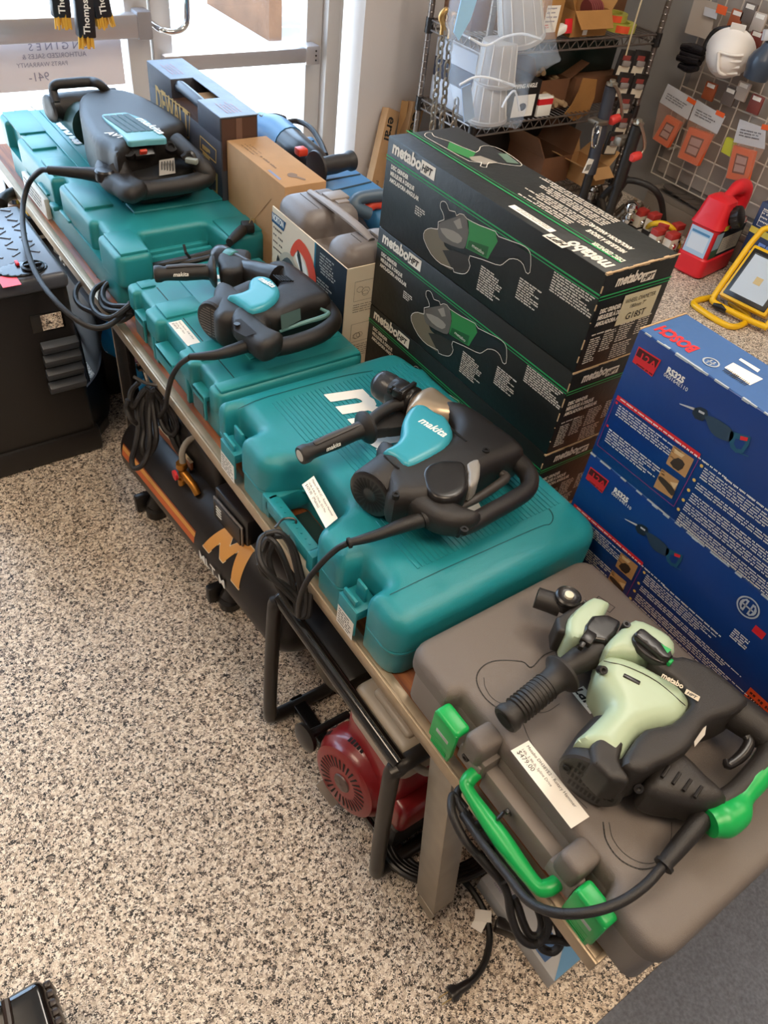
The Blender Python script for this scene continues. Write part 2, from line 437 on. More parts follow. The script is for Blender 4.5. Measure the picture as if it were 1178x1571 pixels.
MB().use(MEDGE).box(0.4515, 0.4585, 0.012, 2.725, 0.452, TT+0.0002, 0.002).box(0.455, 0.4715, 0.012, 2.725, 0.474, TT+0.0002, 0.001).box(0.456, 1.42, 0.012, 0.0185, 0.446, TT+0.001, 0.001).build('edge_strip', t, m=None)
MGALV = mat('galvanised_steel', 'a39a8c', 0.45, metal=0.6, var=0.3, vscale=18)
def angle_leg(p1, p0, wd, mt):
    p1 = Vector(p1); p0 = Vector(p0); d = (p0-p1).normalized(); a = Vector((0, 1, 0)); a = (a-d*a.dot(d)).normalized(); c = d.cross(a)
    L = (p0-p1).length; mid = (p0+p1)/2
    m = MB().use(mt).obox(mid, (a, c, d), (wd, 0.004, L), 0.001)
    s = 1 if c.x > 0 else -1
    m.obox(mid+a*(-wd/2+0.002)+c*s*0.022, (a, c, d), (0.004, 0.044, L), 0.001)
    return m
m = angle_leg((0.462, 0.325, 0.45), (0.462, 0.262, 0.03), 0.052, MGALV); m.obox((0.462, 0.258, 0.017), ((0, 1, 0), (1, 0, 0), (0, .2, -1)), (0.044, 0.006, 0.032), 0.001)
m.build('leg', t)
MDK = mat('dark_painted_leg', '26221f', 0.35, metal=0.3)
m = MB().use(MDK).box(0.458, 0.464, 1.555, 1.64, 0, 0.45, 0.001).box(0.464, 0.50, 1.634, 1.64, 0, 0.45, 0.001).use(mat('leg_bright_edge', 'b8ae9f', 0.4, metal=.5)).box(0.4565, 0.4579, 1.637, 1.641, 0.01, 0.45)
m.build('leg', t)
MB().use(MDK).box(1.36, 1.40, 0.30, 0.34, 0, 0.451, 0.003).build('leg', t)
MB().use(MDK).box(1.36, 1.40, 1.6, 1.64, 0, 0.451, 0.003).build('leg', t)
MB().use(MDK).box(0.47, 0.5, 2.6, 2.64, 0, 0.451, 0.003).build('leg', t)

# ================================================================ teal cases
TEAL = mat('teal_plastic', '1f8791', 0.34, bump=0.25, bscale=900)
TEALD = mat('teal_plastic_dull', '26898f', 0.36, bump=0.25, bscale=900)
DARKIN = mat('dark_recess', '15302f', 0.6)
WHITEP = mat('white_print', 'f0efe8', 0.5)
PAPER = mat('label_paper', 'efeae0', 0.6)
INK = mat('black_ink', '1b1b1b', 0.6)
BLK = mat('black_rubber', '1c1a1a', 0.5, bump=0.3, bscale=700)
def sticker(name, pl, w_, h_, lines, parent, price=None, h=0.0008):
    m = MB().use(PAPER).poly([pl(0, 0, h), pl(w_, 0, h), pl(w_, h_, h), pl(0, h_, h)])
    m.use(INK)
    y = h_-0.0085
    for s_, size in lines:
        m.text(s_, pl, 0.005, y, size, h=h+0.0003); y -= size*1.25+.0008
    return m.build(name, parent)

t = thing('tool_case', 'large teal tool case with ribbed lid and price sticker, beside the dark grey case', 'tool case', (0.67, 0.745, TT))
lid = rounded([(.462, 1.062, .035), (.462, 1.03, .006), (.492, 1.026, .008), (.492, .955, .008), (.452, .95, .02), (.452, .862, .035), (.535, .835, .03), (.535, .715, .03), (.455, .695, .035), (.455, .612, .02),
               (.492, .607, .008), (.492, .55, .008), (.455, .545, .02), (.455, .462, .05), (.885, .462, .05), (.885, .945, .01), (.888, .965, .008), (.888, .985, .008), (.878, .99, .01), (.868, 1.062, .045)], .03, 6)
base = rounded([(.464, 1.060, .03), (.464, 1.03, .004), (.494, 1.026, .004), (.494, .955, .004), (.458, .95, .01), (.458, .87, .01), (.535, .85, .02), (.535, .70, .02), (.458, .68, .01), (.458, .612, .01), (.494, .607, .004), (.494, .55, .004), (.459, .545, .01), (.459, .465, .04), (.882, .465, .04), (.882, 1.055, .03)], .03, 5)
MB().use(TEAL).dome(base, TT+.0003, 0.535, 0.0, 0.006).dome(lid, .5345, .5430, .0022, .0022).build('case_base', t)
m = MB().use(TEAL).dome(lid, 0.5455, 0.613, 0.028, 0.0, seg=6)
m.build('lid', t)
# lid relief: ribs, channel and moulded lettering
ZT = 0.6132
m = MB().use(TEAL)
for k in range(34):
    x = 0.548+k*0.0091
    y0, y1 = 0.545, 1.005
    if x < 0.58: y0, y1 = (0.88, 1.005)
    m.box(x, x+0.0052, y0, y1, ZT-0.001, ZT+0.0012, 0.0004, 1)
    if x < 0.58: m.box(x, x+0.0052, 0.545, 0.66, ZT-0.001, ZT+0.0012, 0.0004, 1)
m.build('ribs', t)
GRV = mat('teal_groove', '0f5058', .5)
def strokepx(m, z, pts, wd):
    pl = plane((0, 0, z), (1, 0, 0), (0, 1, 0)); P, _ = crom([Vector((*W(x, y, z).xy, 0)) for x, y in pts], [1]*len(pts), 4); m.stroke(pl, [(p.x, p.y) for p in P], wd, .0004)
m = MB().use(GRV); C2 = lambda x, y: (307+x/1.9217, 521+y/1.9217)
strokepx(m, ZT, [C2(*p) for p in ((112, 205), (180, 175), (300, 140), (420, 108), (508, 92))], .0022); m.build('panel_groove', t)
m = MB().use(GRV); strokepx(m, ZT, [C2(*p) for p in ((560, 752), (700, 685), (850, 618), (1000, 552), (1030, 545), (1040, 520), (1020, 490), (975, 452))], .0016); m.build('panel_groove', t)
pl = plane((0, 0, ZT+0.0013), (0, -1, 0), (1, 0, 0))
m = MB().use(WHITEP); m.text('makita', pl, -0.985, 0.652, 0.145, shear=0.22, off=0.006, sx=1.02)
m.build('lettering', t)
m = MB().use(TEAL)
m.box(.452, .478, .70, .855, .515, .545, 0.006)
m.box(.452, .54, .84, .866, .50, .545, 0.005).box(.452, .54, .69, .712, .50, .545, 0.005)
for k in range(9): m.cyl((.465, .72+k*.014, .5445), (.465, .72+k*.014, .5462), .0022, n=8)
m.build('handle', t)
m = MB().use(DARKIN).box(.48, .534, .712, .84, .4805, .484); m.build('handle_hole_shade', t)  # dark plate paints the shade inside the handle hole
for y0, y1 in ((.962, 1.02), (.553, .603)):
    l = MB().use(TEAL).box(.450, .492, y0, y1, .535, .556, .003).box(.452, .458, y0+.01, y1-.005, .556, .57, .002).box(.470, .476, y0+.012, y1-.012, .55, .588, .003).box(.448, .452, y0, y1, .497, .556, .002).build('latch', t)
    pl = plane((.4478, y1, .484), (0, -1, 0), (0, 0, 1))
    q = MB().use(PAPER).rect(pl, .002, y1-y0-.002, .002, .045).use(INK).lines(pl, .006, .04, y1-y0-.01, 6, .006, seed=int(y0*99)); q.build('label', t)
px_, py_ = W(465, 742, ZT), W(497, 795, ZT)
pl = plane((.505, .862, .6155), (0.1, -1, 0), (1, 0.1, 0.0))
m = sticker('price_sticker', plane(W(463, 744, .6135), W(492, 797, .6135)-W(463, 744, .6135), W(478, 733, .6135)-W(463, 744, .6135)), .105, .030, [('Makita HR4013C - Rotary Hammer', .0062), ('14.4lb, 8.4ft-lb, 2 Mode, SDS Max', .0055), ('$439.00   (Makita)', .0078)], t)

# middle teal case
t = thing('tool_case', 'teal tool case under the middle rotary hammer, with a white price sticker by its handle', 'tool case', (0.64, 1.3, TT))
lid = rounded([(.475, 1.545, .02), (.475, 1.50, .008), (.49, 1.497, .006), (.49, 1.435, .006), (.472, 1.43, .01), (.472, 1.37, .01), (.492, 1.365, .006), (.492, 1.262, .006), (.472, 1.258, .01), (.472, 1.20, .01), (.49, 1.195, .006), (.49, 1.13, .006), (.475, 1.125, .01), (.475, 1.082, .02), (.81, 1.082, .03), (.81, 1.545, .03)], .02, 5)
base = rounded([(.482, 1.53), (.482, 1.09), (.80, 1.09), (.80, 1.53)], .02, 5)
MB().use(TEALD).dome(base, TT+.0003, .55, 0, .008).build('case_base', t)
MB().use(TEALD).dome(lid, .548, .598, .010, .003).build('lid', t)
m = MB().use(TEALD)
def plate(m, x0, x1, y0, y1, z, h=.004, b=.002): m.box(x0, x1, y0, y1, z-.002, z+h, b, 2)
plate(m, .53, .80, 1.36, 1.36+.0, .598) if 0 else None
plate(m, .497, .53, 1.505, 1.535, .598); plate(m, .497, .585, 1.37, 1.43, .598, .005); plate(m, .497, .56, 1.20, 1.258, .598, .005)
plate(m, .585, .80, 1.165, 1.535, .598, .003); plate(m, .485, .80, 1.088, 1.118, .598, .006, .003)
m.build('lid_panels', t)
m = MB().use(DARKIN)
for a in ((.529, 1.44, 1.50), (.529, 1.265, 1.362), (.529, 1.125, 1.195)): MB().use(DARKIN).box(a[0], a[0]+.002, a[1], a[2], .5978, .5986).build('groove', t)
MB().use(TEALD).box(.462, .492, 1.27, 1.36, .545, .556, .003).box(.462, .466, 1.27, 1.36, .52, .556, .002).build('handle', t)
for y0, y1 in ((1.44, 1.492), (1.135, 1.19)):
    MB().use(TEALD).box(.470, .492, y0, y1, .55, .562, .003).box(.470, .476, y0, y1, .505, .56, .002).use(mat('latch_grey', '4a5654', .5)).box(.4685, .4705, y0+.005, y1-.005, .51, .545).build('latch', t)
m = MB().use(TEALD)
for y in (1.40, 1.385, 1.225): m.box(.474, .485, y, y+.012, .485, .55, .003)
m.add([(.474, 1.205, .55), (.474, 1.25, .55), (.49, 1.228, .485), (.486, 1.205, .55), (.486, 1.25, .55)], [(0, 1, 2), (3, 4, 2), (0, 3, 2), (1, 4, 2)])
m.build('corner_ribs', t)
sticker('price_sticker', plane((.495, 1.355, .5985), (0, -1, 0), (1, 0, 0)), .095, .028, [('Rotary Hammer, 15.4lb, 5 Mode', .0055), ('SDS Max, AVT, Makita', .005), ('$349.95', .0075)], t)
pl = plane((0, 0, .6018), (0, -1, 0), (1, 0, 0))
MB().use(WHITEP).text('makita', pl, -1.50, .655, .115, shear=.22, off=.004).build('lettering', t)

# far long teal case
t = thing('tool_case', 'long green-teal hammer case at the far end of the table nearest the door', 'tool case', (0.66, 2.08, TT))
lid = rounded([(.485, 2.56, .03), (.485, 2.48, .008), (.505, 2.475, .006), (.505, 2.36, .006), (.482, 2.355, .012), (.482, 2.06, .012), (.515, 2.055, .01), (.515, 2.03, .01), (.488, 2.025, .015), (.488, 1.80, .015),
               (.505, 1.79, .006), (.505, 1.735, .006), (.482, 1.73, .02), (.482, 1.60, .025), (.565, 1.60, .02), (.575, 1.705, .015), (.74, 1.705, .015), (.75, 1.60, .02), (.86, 1.60, .03), (.86, 2.45, .03), (.80, 2.56, .04)], .02, 5)
base = rounded([(.485, 2.5), (.485, 1.62), (.57, 1.62), (.575, 1.70), (.74, 1.70), (.75, 1.62), (.85, 1.62), (.85, 2.5)], .03, 5)
MB().use(TEALD).dome(base, TT+.0003, .555, 0, .008).build('case_base', t)
MB().use(TEALD).dome(lid, .545, .625, .013, .012).build('lid', t)
m = MB().use(TEALD)
plate(m, .497, .57, 2.37, 2.545, .625, .005); plate(m, .495, .56, 2.25, 2.345, .625, .006); plate(m, .495, .56, 2.075, 2.18, .625, .006)
plate(m, .50, .57, 1.86, 2.01, .625, .006); plate(m, .495, .558, 1.61, 1.72, .625, .006); plate(m, .758, .85, 1.61, 1.70, .625, .004)
m.box(.566, .571, 1.86, 2.54, .624, .630, .002); m.box(.60, .605, 1.9, 2.54, .624, .628, .002); plate(m, .60, .84, 1.80, 1.86, .625, .006, .004)
m.box(.58, .735, 1.655, 1.668, .545, .585, .004); m.box(.575, .74, 1.69, 1.706, .545, .58, .003)
m.box(.474, .483, 1.93, 2.0, .565, .572, .002).box(.474, .483, 2.1, 2.18, .565, .572, .002)
m.box(.470, .488, 2.04, 2.075, .55, .562, .003)
m.build('lid_panels', t)
MB().use(TEALD).box(.59, .73, 1.61, 1.64, .54, .562, .008).build('handle', t)
pl = plane((0, 0, .6262), (0, -1, 0), (1, 0, 0))
MB().use(WHITEP).text('makita', pl, -2.50, .615, .09, shear=.22, off=.003).build('lettering', t)
pl = plane((.4705, 2.33, .495), (0, -1, 0), (0, 0, 1))
MB().use(PAPER).box(.471, .484, 2.13, 2.33, .49, .545, .002).use(INK).lines(pl, .02, .045, .16, 4, .011).build('label', t)

# grey case ------------------------------------------------------
GREYC = mat('grey_plastic', '6c645e', 0.5, bump=0.35, bscale=1200)
GREYB = mat('grey_plastic_base', '827a74', 0.5, bump=0.3, bscale=1200)
GREEN = mat('green_plastic', '10a24e', 0.35)
t = thing('tool_case', 'dark grey plastic tool case with green latches and handle, at the near end', 'tool case', (0.63, 0.2, TT))
ZG = .600
lid = rounded([(.460, .445, .035), (.460, .352, .008), (.482, .345, .008), (.482, .060, .008), (.460, .052, .008), (.460, -.030, .035), (.822, -.030, .035), (.822, .445, .035)], .03, 6)
base = rounded([(.470, .437, .02), (.470, .352, .005), (.482, .345, .005), (.482, .060, .005), (.470, .052, .005), (.470, -.024, .02), (.815, -.024, .03), (.815, .437, .03)], .02, 5)
MB().use(GREYB).dome(base, TT+.0003, .565, 0, .004).use(GREYC).box(.455, .484, .255, .30, .53, .567, .002).build('case_base', t)
MB().use(GREYC).dome(lid, .566, ZG, .016, 0, seg=5).build('lid', t)
for y0 in (.262, .085): MB().use(GREYC).box(.447, .49, y0, y0+.035, .552, .600, .009, 3).build('hinge_cover', t)
m = MB().use(GREYB).box(.452, .475, .258, .302, .525, .556, .003).box(.452, .475, .082, .125, .525, .556, .003).box(.462, .483, .125, .258, .50, .545, .003)
m.use(BLK).lathe((.4515, .285, .548), (-1, 0, 0), [(0, .006), (.003, .006), (.003, .003), (.0015, .003)], 16)
m.build('hinge_block', t)
for y0, y1 in ((.300, .352), (.055, .082+.002)) if 0 else ((.302, .350), (.030, .080)):
    l = MB().use(GREEN).box(.440, .466, y0, y1, .572, .586, .006, 3).box(.440, .448, y0, y1, .522, .582, .003, 2).box(.443, .449, y0+.004, y1-.004, .505, .535, .002)
    l.use(mat('latch_slot', 'a8aaa0', .5)).box(.4395, .442, y0+.010, y1-.012, .548, .556, .001)
    l.use(GREEN)
    for k in range(4): l.box(.4398, .4415, y0+.008, y1-.008, .515+k*.006, .5175+k*.006)
    l.build('latch', t)
m = MB().use(GREEN).tube([(.458, .265, .535), (.440, .262, .533), (.432, .250, .531), (.430, .18, .528), (.430, .118, .528), (.438, .105, .53), (.458, .102, .533)], [.010, .0105, .0085, .0125, .0095, .0105, .010], n=14, smooth=6)
m.build('handle', t)
# relief grooves on the lid
pl = plane((0, 0, ZG), (1, 0, 0), (0, 1, 0))
def pix(pl, pts): return [pl.uv(*p) for p in pts]
def groove(m, pl, pts, wd=.0018, closed=False, k=5, h=.0004):
    P = [Vector((p.x, p.y, 0)) for p in pix(pl, pts)]
    if closed: P = [Vector((q.x, q.y, 0)) for q in smooth2(P, k)]
    else: P, _ = crom(P, [1]*len(P), k)
    return m.stroke(pl, [(p.x, p.y) for p in P], wd, h, closed)
m = MB().use(mat('moulded_groove', '35322f', .6))
groove(m, pl, [(862, 995), (835, 1005), (815, 1024), (800, 1015), (760, 1014), (738, 1025), (731, 1045), (745, 1072), (775, 1095)])
groove(m, pl, [(742, 1040), (745, 1056), (760, 1075), (800, 1090), (835, 1093), (858, 1080)], .001)
groove(m, pl, [(800, 1105), (815, 1140), (850, 1190), (900, 1240)], .001)
groove(m, pl, [(925, 1262), (930, 1290), (950, 1318), (980, 1333), (1005, 1330), (1020, 1320)])
groove(m, pl, [(934, 1262), (940, 1287), (958, 1310), (985, 1324), (1010, 1320), (1028, 1290), (1030, 1262)], .001)
groove(m, pl, [(918, 915), (943, 932), (935, 940), (912, 923)], .0014, closed=True, k=1)
m.build('moulded_grooves', t)
sticker('price_sticker', plane(W(783, 1152, ZG), W(845, 1232, ZG)-W(783, 1152, ZG), (W(808, 1138, ZG)-W(783, 1152, ZG))), .115, .030, [('Metabo DH38YE2 - Rotary Hammer', .0062), ('14lb, 5.9ft-lb, Spline Drive', .0055), ('$479.00', .0095)], t)
# ================================================================ hammers
TBLK = mat('tool_black', '221f1e', 0.42, bump=0.35, bscale=1500)
TBLK2 = mat('tool_black_smooth', '1d1b1b', 0.3)
TTEAL = mat('tool_teal', '3596a8', 0.33)
SILV = mat('cast_housing', 'b7a38c', 0.32, metal=0.55)
CHUCK = mat('chuck_grey_black', '33353a', 0.28, bump=0.1, bscale=500)
def flat(c, pts, z): return [Vector(c(x, y, z).xy) for x, y in pts]
def fan_face(c0, ax, r, mt_ring, mt_slot, parent, nsl=22, kind='radial'):
    """vented end of a motor housing: disc with slots"""
    ax = Vector(ax).normalized(); up = Vector((0, 0, 1)); side = ax.cross(up).normalized()
    m = MB().use(mt_ring).lathe(c0, ax, [(0, r*.96), (.002, r), (.004, r*.93), (.0042, r*.85), (.003, 0)], 30, cap=False)
    pl = plane(Vector(c0)+ax*.0042, up.cross(ax)*1, up) if False else plane(Vector(c0)+ax*.0045, side*-1, up)
    if pl.n.dot(ax) < 0: pl = plane(Vector(c0)+ax*.0045, side, up)
    m.use(mt_slot)
    if kind == 'radial':
        for k in range(nsl):
            a = 2*PI*k/nsl; ca, sa = math.cos(a), math.sin(a)
            w0, w1 = r*.03, r*.065; q = []
            for rr_, ww in ((r*.3, -w0), (r*.78, -w1), (r*.78, w1), (r*.3, w0)): q.append(pl(ca*rr_-sa*ww, sa*rr_+ca*ww, 0))
            m.poly(q)
    else:
        for k in range(-5, 6):
            y = k*r*.15; hw = math.sqrt(max(0, (r*.8)**2-y*y))
            for sgn in (-1, 1):
                m.rect(pl, min(sgn*r*.04, sgn*hw), max(sgn*r*.04, sgn*hw), y-r*.035, y+r*.035, 0)
    return m.build('vent_cover', parent)
def grip(parent, p_end, p_fl, r, rf, mt=TBLK, ringcol=None, ribs=False, letters=True):
    """side grip from its free end to its flange"""
    p_end = Vector(p_end); p_fl = Vector(p_fl); d = p_fl-p_end; L = d.length; ax = d.normalized()
    prof = [(0, r*.55), (0, r*1.0), (L*.02, r*1.12), (L*.09, r*1.13), (L*.15, r*.95), (L*.22, r*.93), (L*.5, r*1.06), (L*.78, r*1.0), (L*.88, r*1.1), (L*.93, rf*.9), (L*.96, rf), (L*1.0, rf*.96), (L*1.015, rf*.6)]
    g = MB().use(mt).lathe(p_end, ax, prof, 26)
    if ribs:
        for k in range(10):
            q = L*(.2+.055*k); g.lathe(p_end, ax, [(q-.0016, r*.9), (q, r*1.1), (q+.0016, r*.9)], 22, cap=False)
    side = ax.cross(Vector((0, 0, 1))).normalized()
    if letters:
        g.use(WHITEP); upv = (Vector((0, 0, 1))*.75+side*.66).normalized()
        if upv.dot(Vector((0,0,1))) < 0: upv = -upv
        n2 = (Vector((0, 0, 1))*.35+side*.93).normalized(); lt = plane(p_end+ax*L*.30+n2*r*1.03, ax, n2.cross(ax)*1)
        g.text('makita', lt, 0, -r*.3, r*.75, shear=.25, off=.0002, h=.0006)
    o = g.build('side_grip', parent, sharp=45)
    if ringcol:
        q = MB().use(ringcol).lathe(p_end-ax*.0006, ax, [(0, 0), (0, r*.68), (.0005, r*.72)], 20, cap=False); q.build('end_plug', o)
    if letters:
        q = MB().use(mat('grip_panel', '3a3532', .5)); ml = []
        n = Vector((0, 0, 1))
        for a_, b_ in ((.2, .85),):
            q.tube([p_end+ax*L*a_+n*r*.93, p_end+ax*L*(a_+.03)+n*r*.99, p_end+ax*L*.5+n*r*1.07, p_end+ax*L*b_+n*r*1.02], [r*.3, r*.42, r*.45, r*.3], 10, smooth=4, flat=.35, up=(0, 0, 1))
        q.build('grip_panel', o)
    return o

# ---- large teal and black hammer
c = cropf(430, 550, 2.945); z = .658
t = thing('rotary_hammer', 'black rotary hammer with teal cover and silver gear housing, lying on the ribbed teal case', 'power tool', (.7, .72, .6145), group=None)
ax = Vector((.30, -.954, 0)).normalized(); lat = Vector((-.954, -.30, 0)).normalized()
# motor
mc = c(408, 612, .658)
MB().use(TBLK).lathe(mc+lat*.0, -lat, [(0, .040), (.004, .0425), (.05, .0425), (.075, .0415), (.12, .039)], 34).build('motor_housing', t)
fan_face(mc-lat*0, lat, .0405, TBLK2, mat('vent_slot', '050505', .7), t)
body = flat(c, [(430, 455), (500, 448), (572, 515), (660, 475), (735, 430), (772, 380), (768, 330), (700, 262), (800, 262), (890, 310), (970, 370), (1050, 430), (1085, 480), (1010, 520), (950, 545), (900, 575), (860, 600), (800, 622), (740, 632), (700, 640), (690, 680), (640, 700), (560, 700), (480, 690)], z)
MB().use(TBLK).dome(smooth2(body, 3), .625, .699, .022, .02, step=.006).build('body', t)
teal = flat(c, [(600, 232), (650, 232), (695, 262), (745, 288), (775, 345), (768, 390), (735, 432), (655, 478), (572, 512), (515, 472), (462, 438), (515, 405), (545, 360), (548, 310), (565, 268)], .69)
MB().use(TTEAL).dome(smooth2(teal, 3), .63, .705, .012, .01, step=.006).build('cover', t)
sil = flat(c, [(575, 250), (575, 215), (598, 178), (650, 150), (700, 152), (770, 205), (840, 250), (920, 300), (1000, 380), (960, 385), (900, 345), (800, 290), (700, 275), (640, 260)], .675)
MB().use(SILV).dome(smooth2(sil, 3), .625, .695, .024, .02, step=.006).build('gear_housing', t)
ch = c(440, 108, .665)
MB().use(CHUCK).lathe(ch-ax*.004, ax, [(0, .006), (0, .017), (.003, .020), (.008, .0255), (.014, .0275), (.034, .0280), (.038, .0262), (.040, .0262), (.044, .0280), (.060, .0280), (.064, .024), (.09, .022)], 34).build('chuck', t)
m = MB().use(TBLK2).lathe(ch+ax*.064, ax, [(0, .026), (.002, .0275), (.018, .0275), (.020, .026)], 26)
m.obox(c(545, 128, .690), (ax, lat, (0, 0, 1)), (.020, .03, .012), .002).obox(c(575, 140, .692), (ax, lat, (0, 0, 1)), (.008, .044, .012), .001).obox(c(535, 160, .688), (ax, lat, (0, 0, 1)), (.022, .012, .016), .002)
m.lathe(c(508, 140, .684), lat, [(0, .007), (.008, .007), (.008, .004), (.012, .004)], 6)
m.build('handle_clamp', t)
MB().use(TBLK).tube([c(585, 190, .665), c(500, 215, .665), c(420, 262, .664), c(385, 300, .663)], [.016, .013, .0115, .013], 16, smooth=3).box(*[v for a in [(0, .001)]*3 for v in a]).build('handle_arm', t) if False else MB().use(TBLK).tube([c(600, 185, .668), c(500, 218, .666), c(430, 262, .664), c(398, 300, .663)], [.014, .0115, .0105, .0115], 16, smooth=3).build('handle_arm', t)
pts = flat(c, [(440, 300), (560, 240), (575, 300), (555, 330), (430, 345), (425, 320)], .64)
MB().use(TBLK).dome(pts, .63, .652, .002, .002).build('depth_bracket', t)
grip(t, c(88, 440, .655), c(396, 308, .662), .0145, .0300, ringcol=mat('grip_plug', 'c9c3b8', .5))
# D handle
hp = [(880, 350), (985, 400), (1080, 475), (1122, 530), (1118, 590), (1050, 640), (960, 690), (860, 745), (790, 765)]
MB().use(TBLK).tube([c(x, y, .662) for x, y in hp], [.014, .016, .017, .016, .0145, .0150, .0150, .0150, .016], 16, smooth=5).build('rear_handle', t)
arm = flat(c, [(540, 560), (600, 535), (690, 605), (760, 670), (830, 705), (900, 735), (870, 770), (790, 782), (700, 765), (640, 730), (590, 700), (540, 640)], .665)
MB().use(TBLK).dome(smooth2(arm, 3), .645, .690, .018, .014, step=.006).build('handle_bridge', t)
MB().use(mat('trigger_dark', '3b3735', .5)).tube([c(1000, 520, .665), c(1015, 545, .665), c(900, 625, .662), c(815, 672, .66)], [.007, .008, .0075, .006], 10, smooth=4).build('trigger', t)
MB().use(TBLK2).dome(smooth2(flat(c, [(640, 520), (665, 475), (740, 455), (830, 465), (850, 530), (845, 590), (790, 628), (720, 632), (670, 600)], .70), 3), .66, .7006, .008, step=.005).build('motor_bulge', t)
MB().use(mat('rating_plate', '8d8983', .45)).dome(smooth2(flat(c, [(840, 475), (870, 455), (900, 455), (905, 500), (895, 550), (862, 580), (848, 560), (850, 510)], .70), 2), .67, .7006, .006, step=.004).build('rating_plate', t)
for x, y, zz in ((522, 612, .702), (930, 412, .7015), (832, 770, .692)): MB().use(mat('vent_slot', '050505', .7)).lathe(c(x, y, zz), (0, 0, 1), [(-.008, .0062), (.0, .0062), (0, .003), (-.002, .003)], 12).build('screw_boss', t)
def groove_t(pts, r=.0012, zz=.700): return MB().use(TBLK2).tube([c(x, y, zz) for x, y in pts], r, 8, smooth=3)
groove_t([(700, 275), (760, 310), (840, 375)], .0022, .699).build('seam', t)
groove_t([(470, 440), (500, 470), (535, 497)], .002, .700).build('seam', t)
p0, p1 = c(622, 283, .7045), c(742, 358, .7045); d = p1-p0
lp = plane(p0, d, Vector((-d.y, d.x, 0)))
MB().use(WHITEP).text('makita', lp, 0, -.001, .024, shear=.2, off=.0006, sx=d.length/.066).build('lettering', t)
m = MB().use(BLK).tube([c(680, 715, .664), c(655, 722, .664), c(640, 728, .663)], [.0155, .0165, .0155], 18, smooth=2).tube([c(640, 728, .663), c(560, 752, .659), (c(430, 800, .651)), c(305, 834, .645)], [.0125, .0115, .0085, .0062], 16, smooth=4)
m.lathe(c(318, 831, .645), c(300, 836, .644)-c(340, 824, .645), [(0, .0062), (0, .0085), (.004, .0085), (.005, .006)], 14).build('cord_sleeve', t)
def Q(x, y, z): return W(x, y, z)
m = MB().use(BLK).tube([c(305, 834, .645), Q(517, 842, .630), Q(495, 862, .60), Q(470, 893, .56), Q(459, 925, .50), Q(458, 945, .45)], .0048, 10, smooth=6)
m.build('cord', t)
# wrapped bundle hanging off the case handle
def bundle(name, parent, cen, ax1, ax2, L, wd, n, r, drop=(0, 0, -1), seed=3, tie=None):
    """hank of cord: n elongated loops hanging down from cen"""
    rr = random.Random(seed); m = MB().use(BLK); cen = Vector(cen); a1 = Vector(ax1).normalized(); a2 = Vector(ax2).normalized(); dn = Vector(drop).normalized()
    for k in range(n):
        l = L*(.82+.3*rr.random()); w_ = wd*(.5+.7*rr.random()); off = a2*(rr.random()-.5)*wd*.6+a1*(rr.random()-.5)*wd*.35; tw = (rr.random()-.5)*.5
        pts = []
        for j in range(11):
            a = 2*PI*j/10; s_ = math.sin(a); c_ = (1-math.cos(a))/2
            pts.append(cen+off*(.4+.6*c_)+dn*l*c_+(a1*math.cos(tw)+a2*math.sin(tw))*w_*s_*(.55+.45*c_))
        m.tube(pts, r, 8, smooth=3)
    return m.build(name, parent)
m = MB().use(BLK); H = lambda x, y, z: W(138+x/2.134, 583+y/2.134, z)
for pts in ([(590, 500, .545), (560, 520, .54), (552, 570, .53), (565, 610, .52), (600, 650, .50), (650, 700, .47), (690, 745, .44), (700, 780, .42)],
            [(600, 510, .55), (640, 515, .54), (670, 560, .52), (690, 630, .49), (705, 700, .46), (700, 770, .43), (670, 760, .43), (630, 700, .46), (600, 640, .49), (585, 580, .52), (600, 530, .545)],
            [(575, 505, .55), (620, 500, .55), (655, 540, .53), (675, 610, .50), (690, 690, .46), (695, 760, .43), (715, 770, .43), (722, 700, .46)],
            [(560, 560, .53), (580, 520, .545), (610, 540, .54), (640, 600, .51), (665, 680, .47), (680, 770, .43)],
            [(555, 600, .52), (575, 640, .50), (620, 660, .49), (660, 690, .47), (690, 730, .45)]):
    m.tube([H(*p) for p in pts], .0055, 8, smooth=5)
m.build('cord_hank', t)
MB().use(TBLK2).tube([(.430, .775, .550), (.452, .785, .552), (.470, .775, .549), (.455, .765, .53), (.43, .77, .53)], .002, 6, smooth=3).build('zip_tie', t)

# ---- middle hammer
c = cropf(220, 360, 3.681)
t = thing('rotary_hammer', 'rotary hammer with teal body and coiled cord, lying on the middle teal case', 'power tool', (.62, 1.28, .602))
mc = c(392, 492, .648)
p_a = c(430, 100, .655); p_b = c(930, 330, .655); ax = (p_b-p_a).normalized(); lat = Vector((ax.y, -ax.x, 0)); lat = lat if lat.x < 0 else -lat
MB().use(TBLK).lathe(mc, -lat, [(0, .038), (.004, .0415), (.05, .0415), (.09, .040), (.13, .038)], 34).build('motor_housing', t)
fan_face(mc, lat, .0395, TBLK2, mat('vent_slot_grey', '6b6661', .6), t, kind='bars')
body = flat(c, [(400, 380), (440, 345), (500, 360), (575, 408), (640, 430), (720, 390), (765, 340), (740, 280), (700, 235), (800, 225), (890, 275), (980, 345), (1040, 400), (1050, 440), (960, 465), (880, 500), (780, 545), (720, 550), (700, 590), (640, 600), (560, 560), (450, 560), (400, 520)], .65)
MB().use(TBLK).dome(smooth2(body, 3), .612, .690, .022, .02, step=.007).build('body', t)
teal = flat(c, [(596, 268), (612, 245), (650, 233), (715, 245), (766, 300), (762, 350), (718, 395), (655, 424), (600, 428), (560, 402), (515, 372), (472, 345), (520, 332), (565, 318), (592, 300)], .697)
MB().use(TTEAL).dome(smooth2(teal, 3), .62, .700, .010, .01, step=.006).build('cover', t)
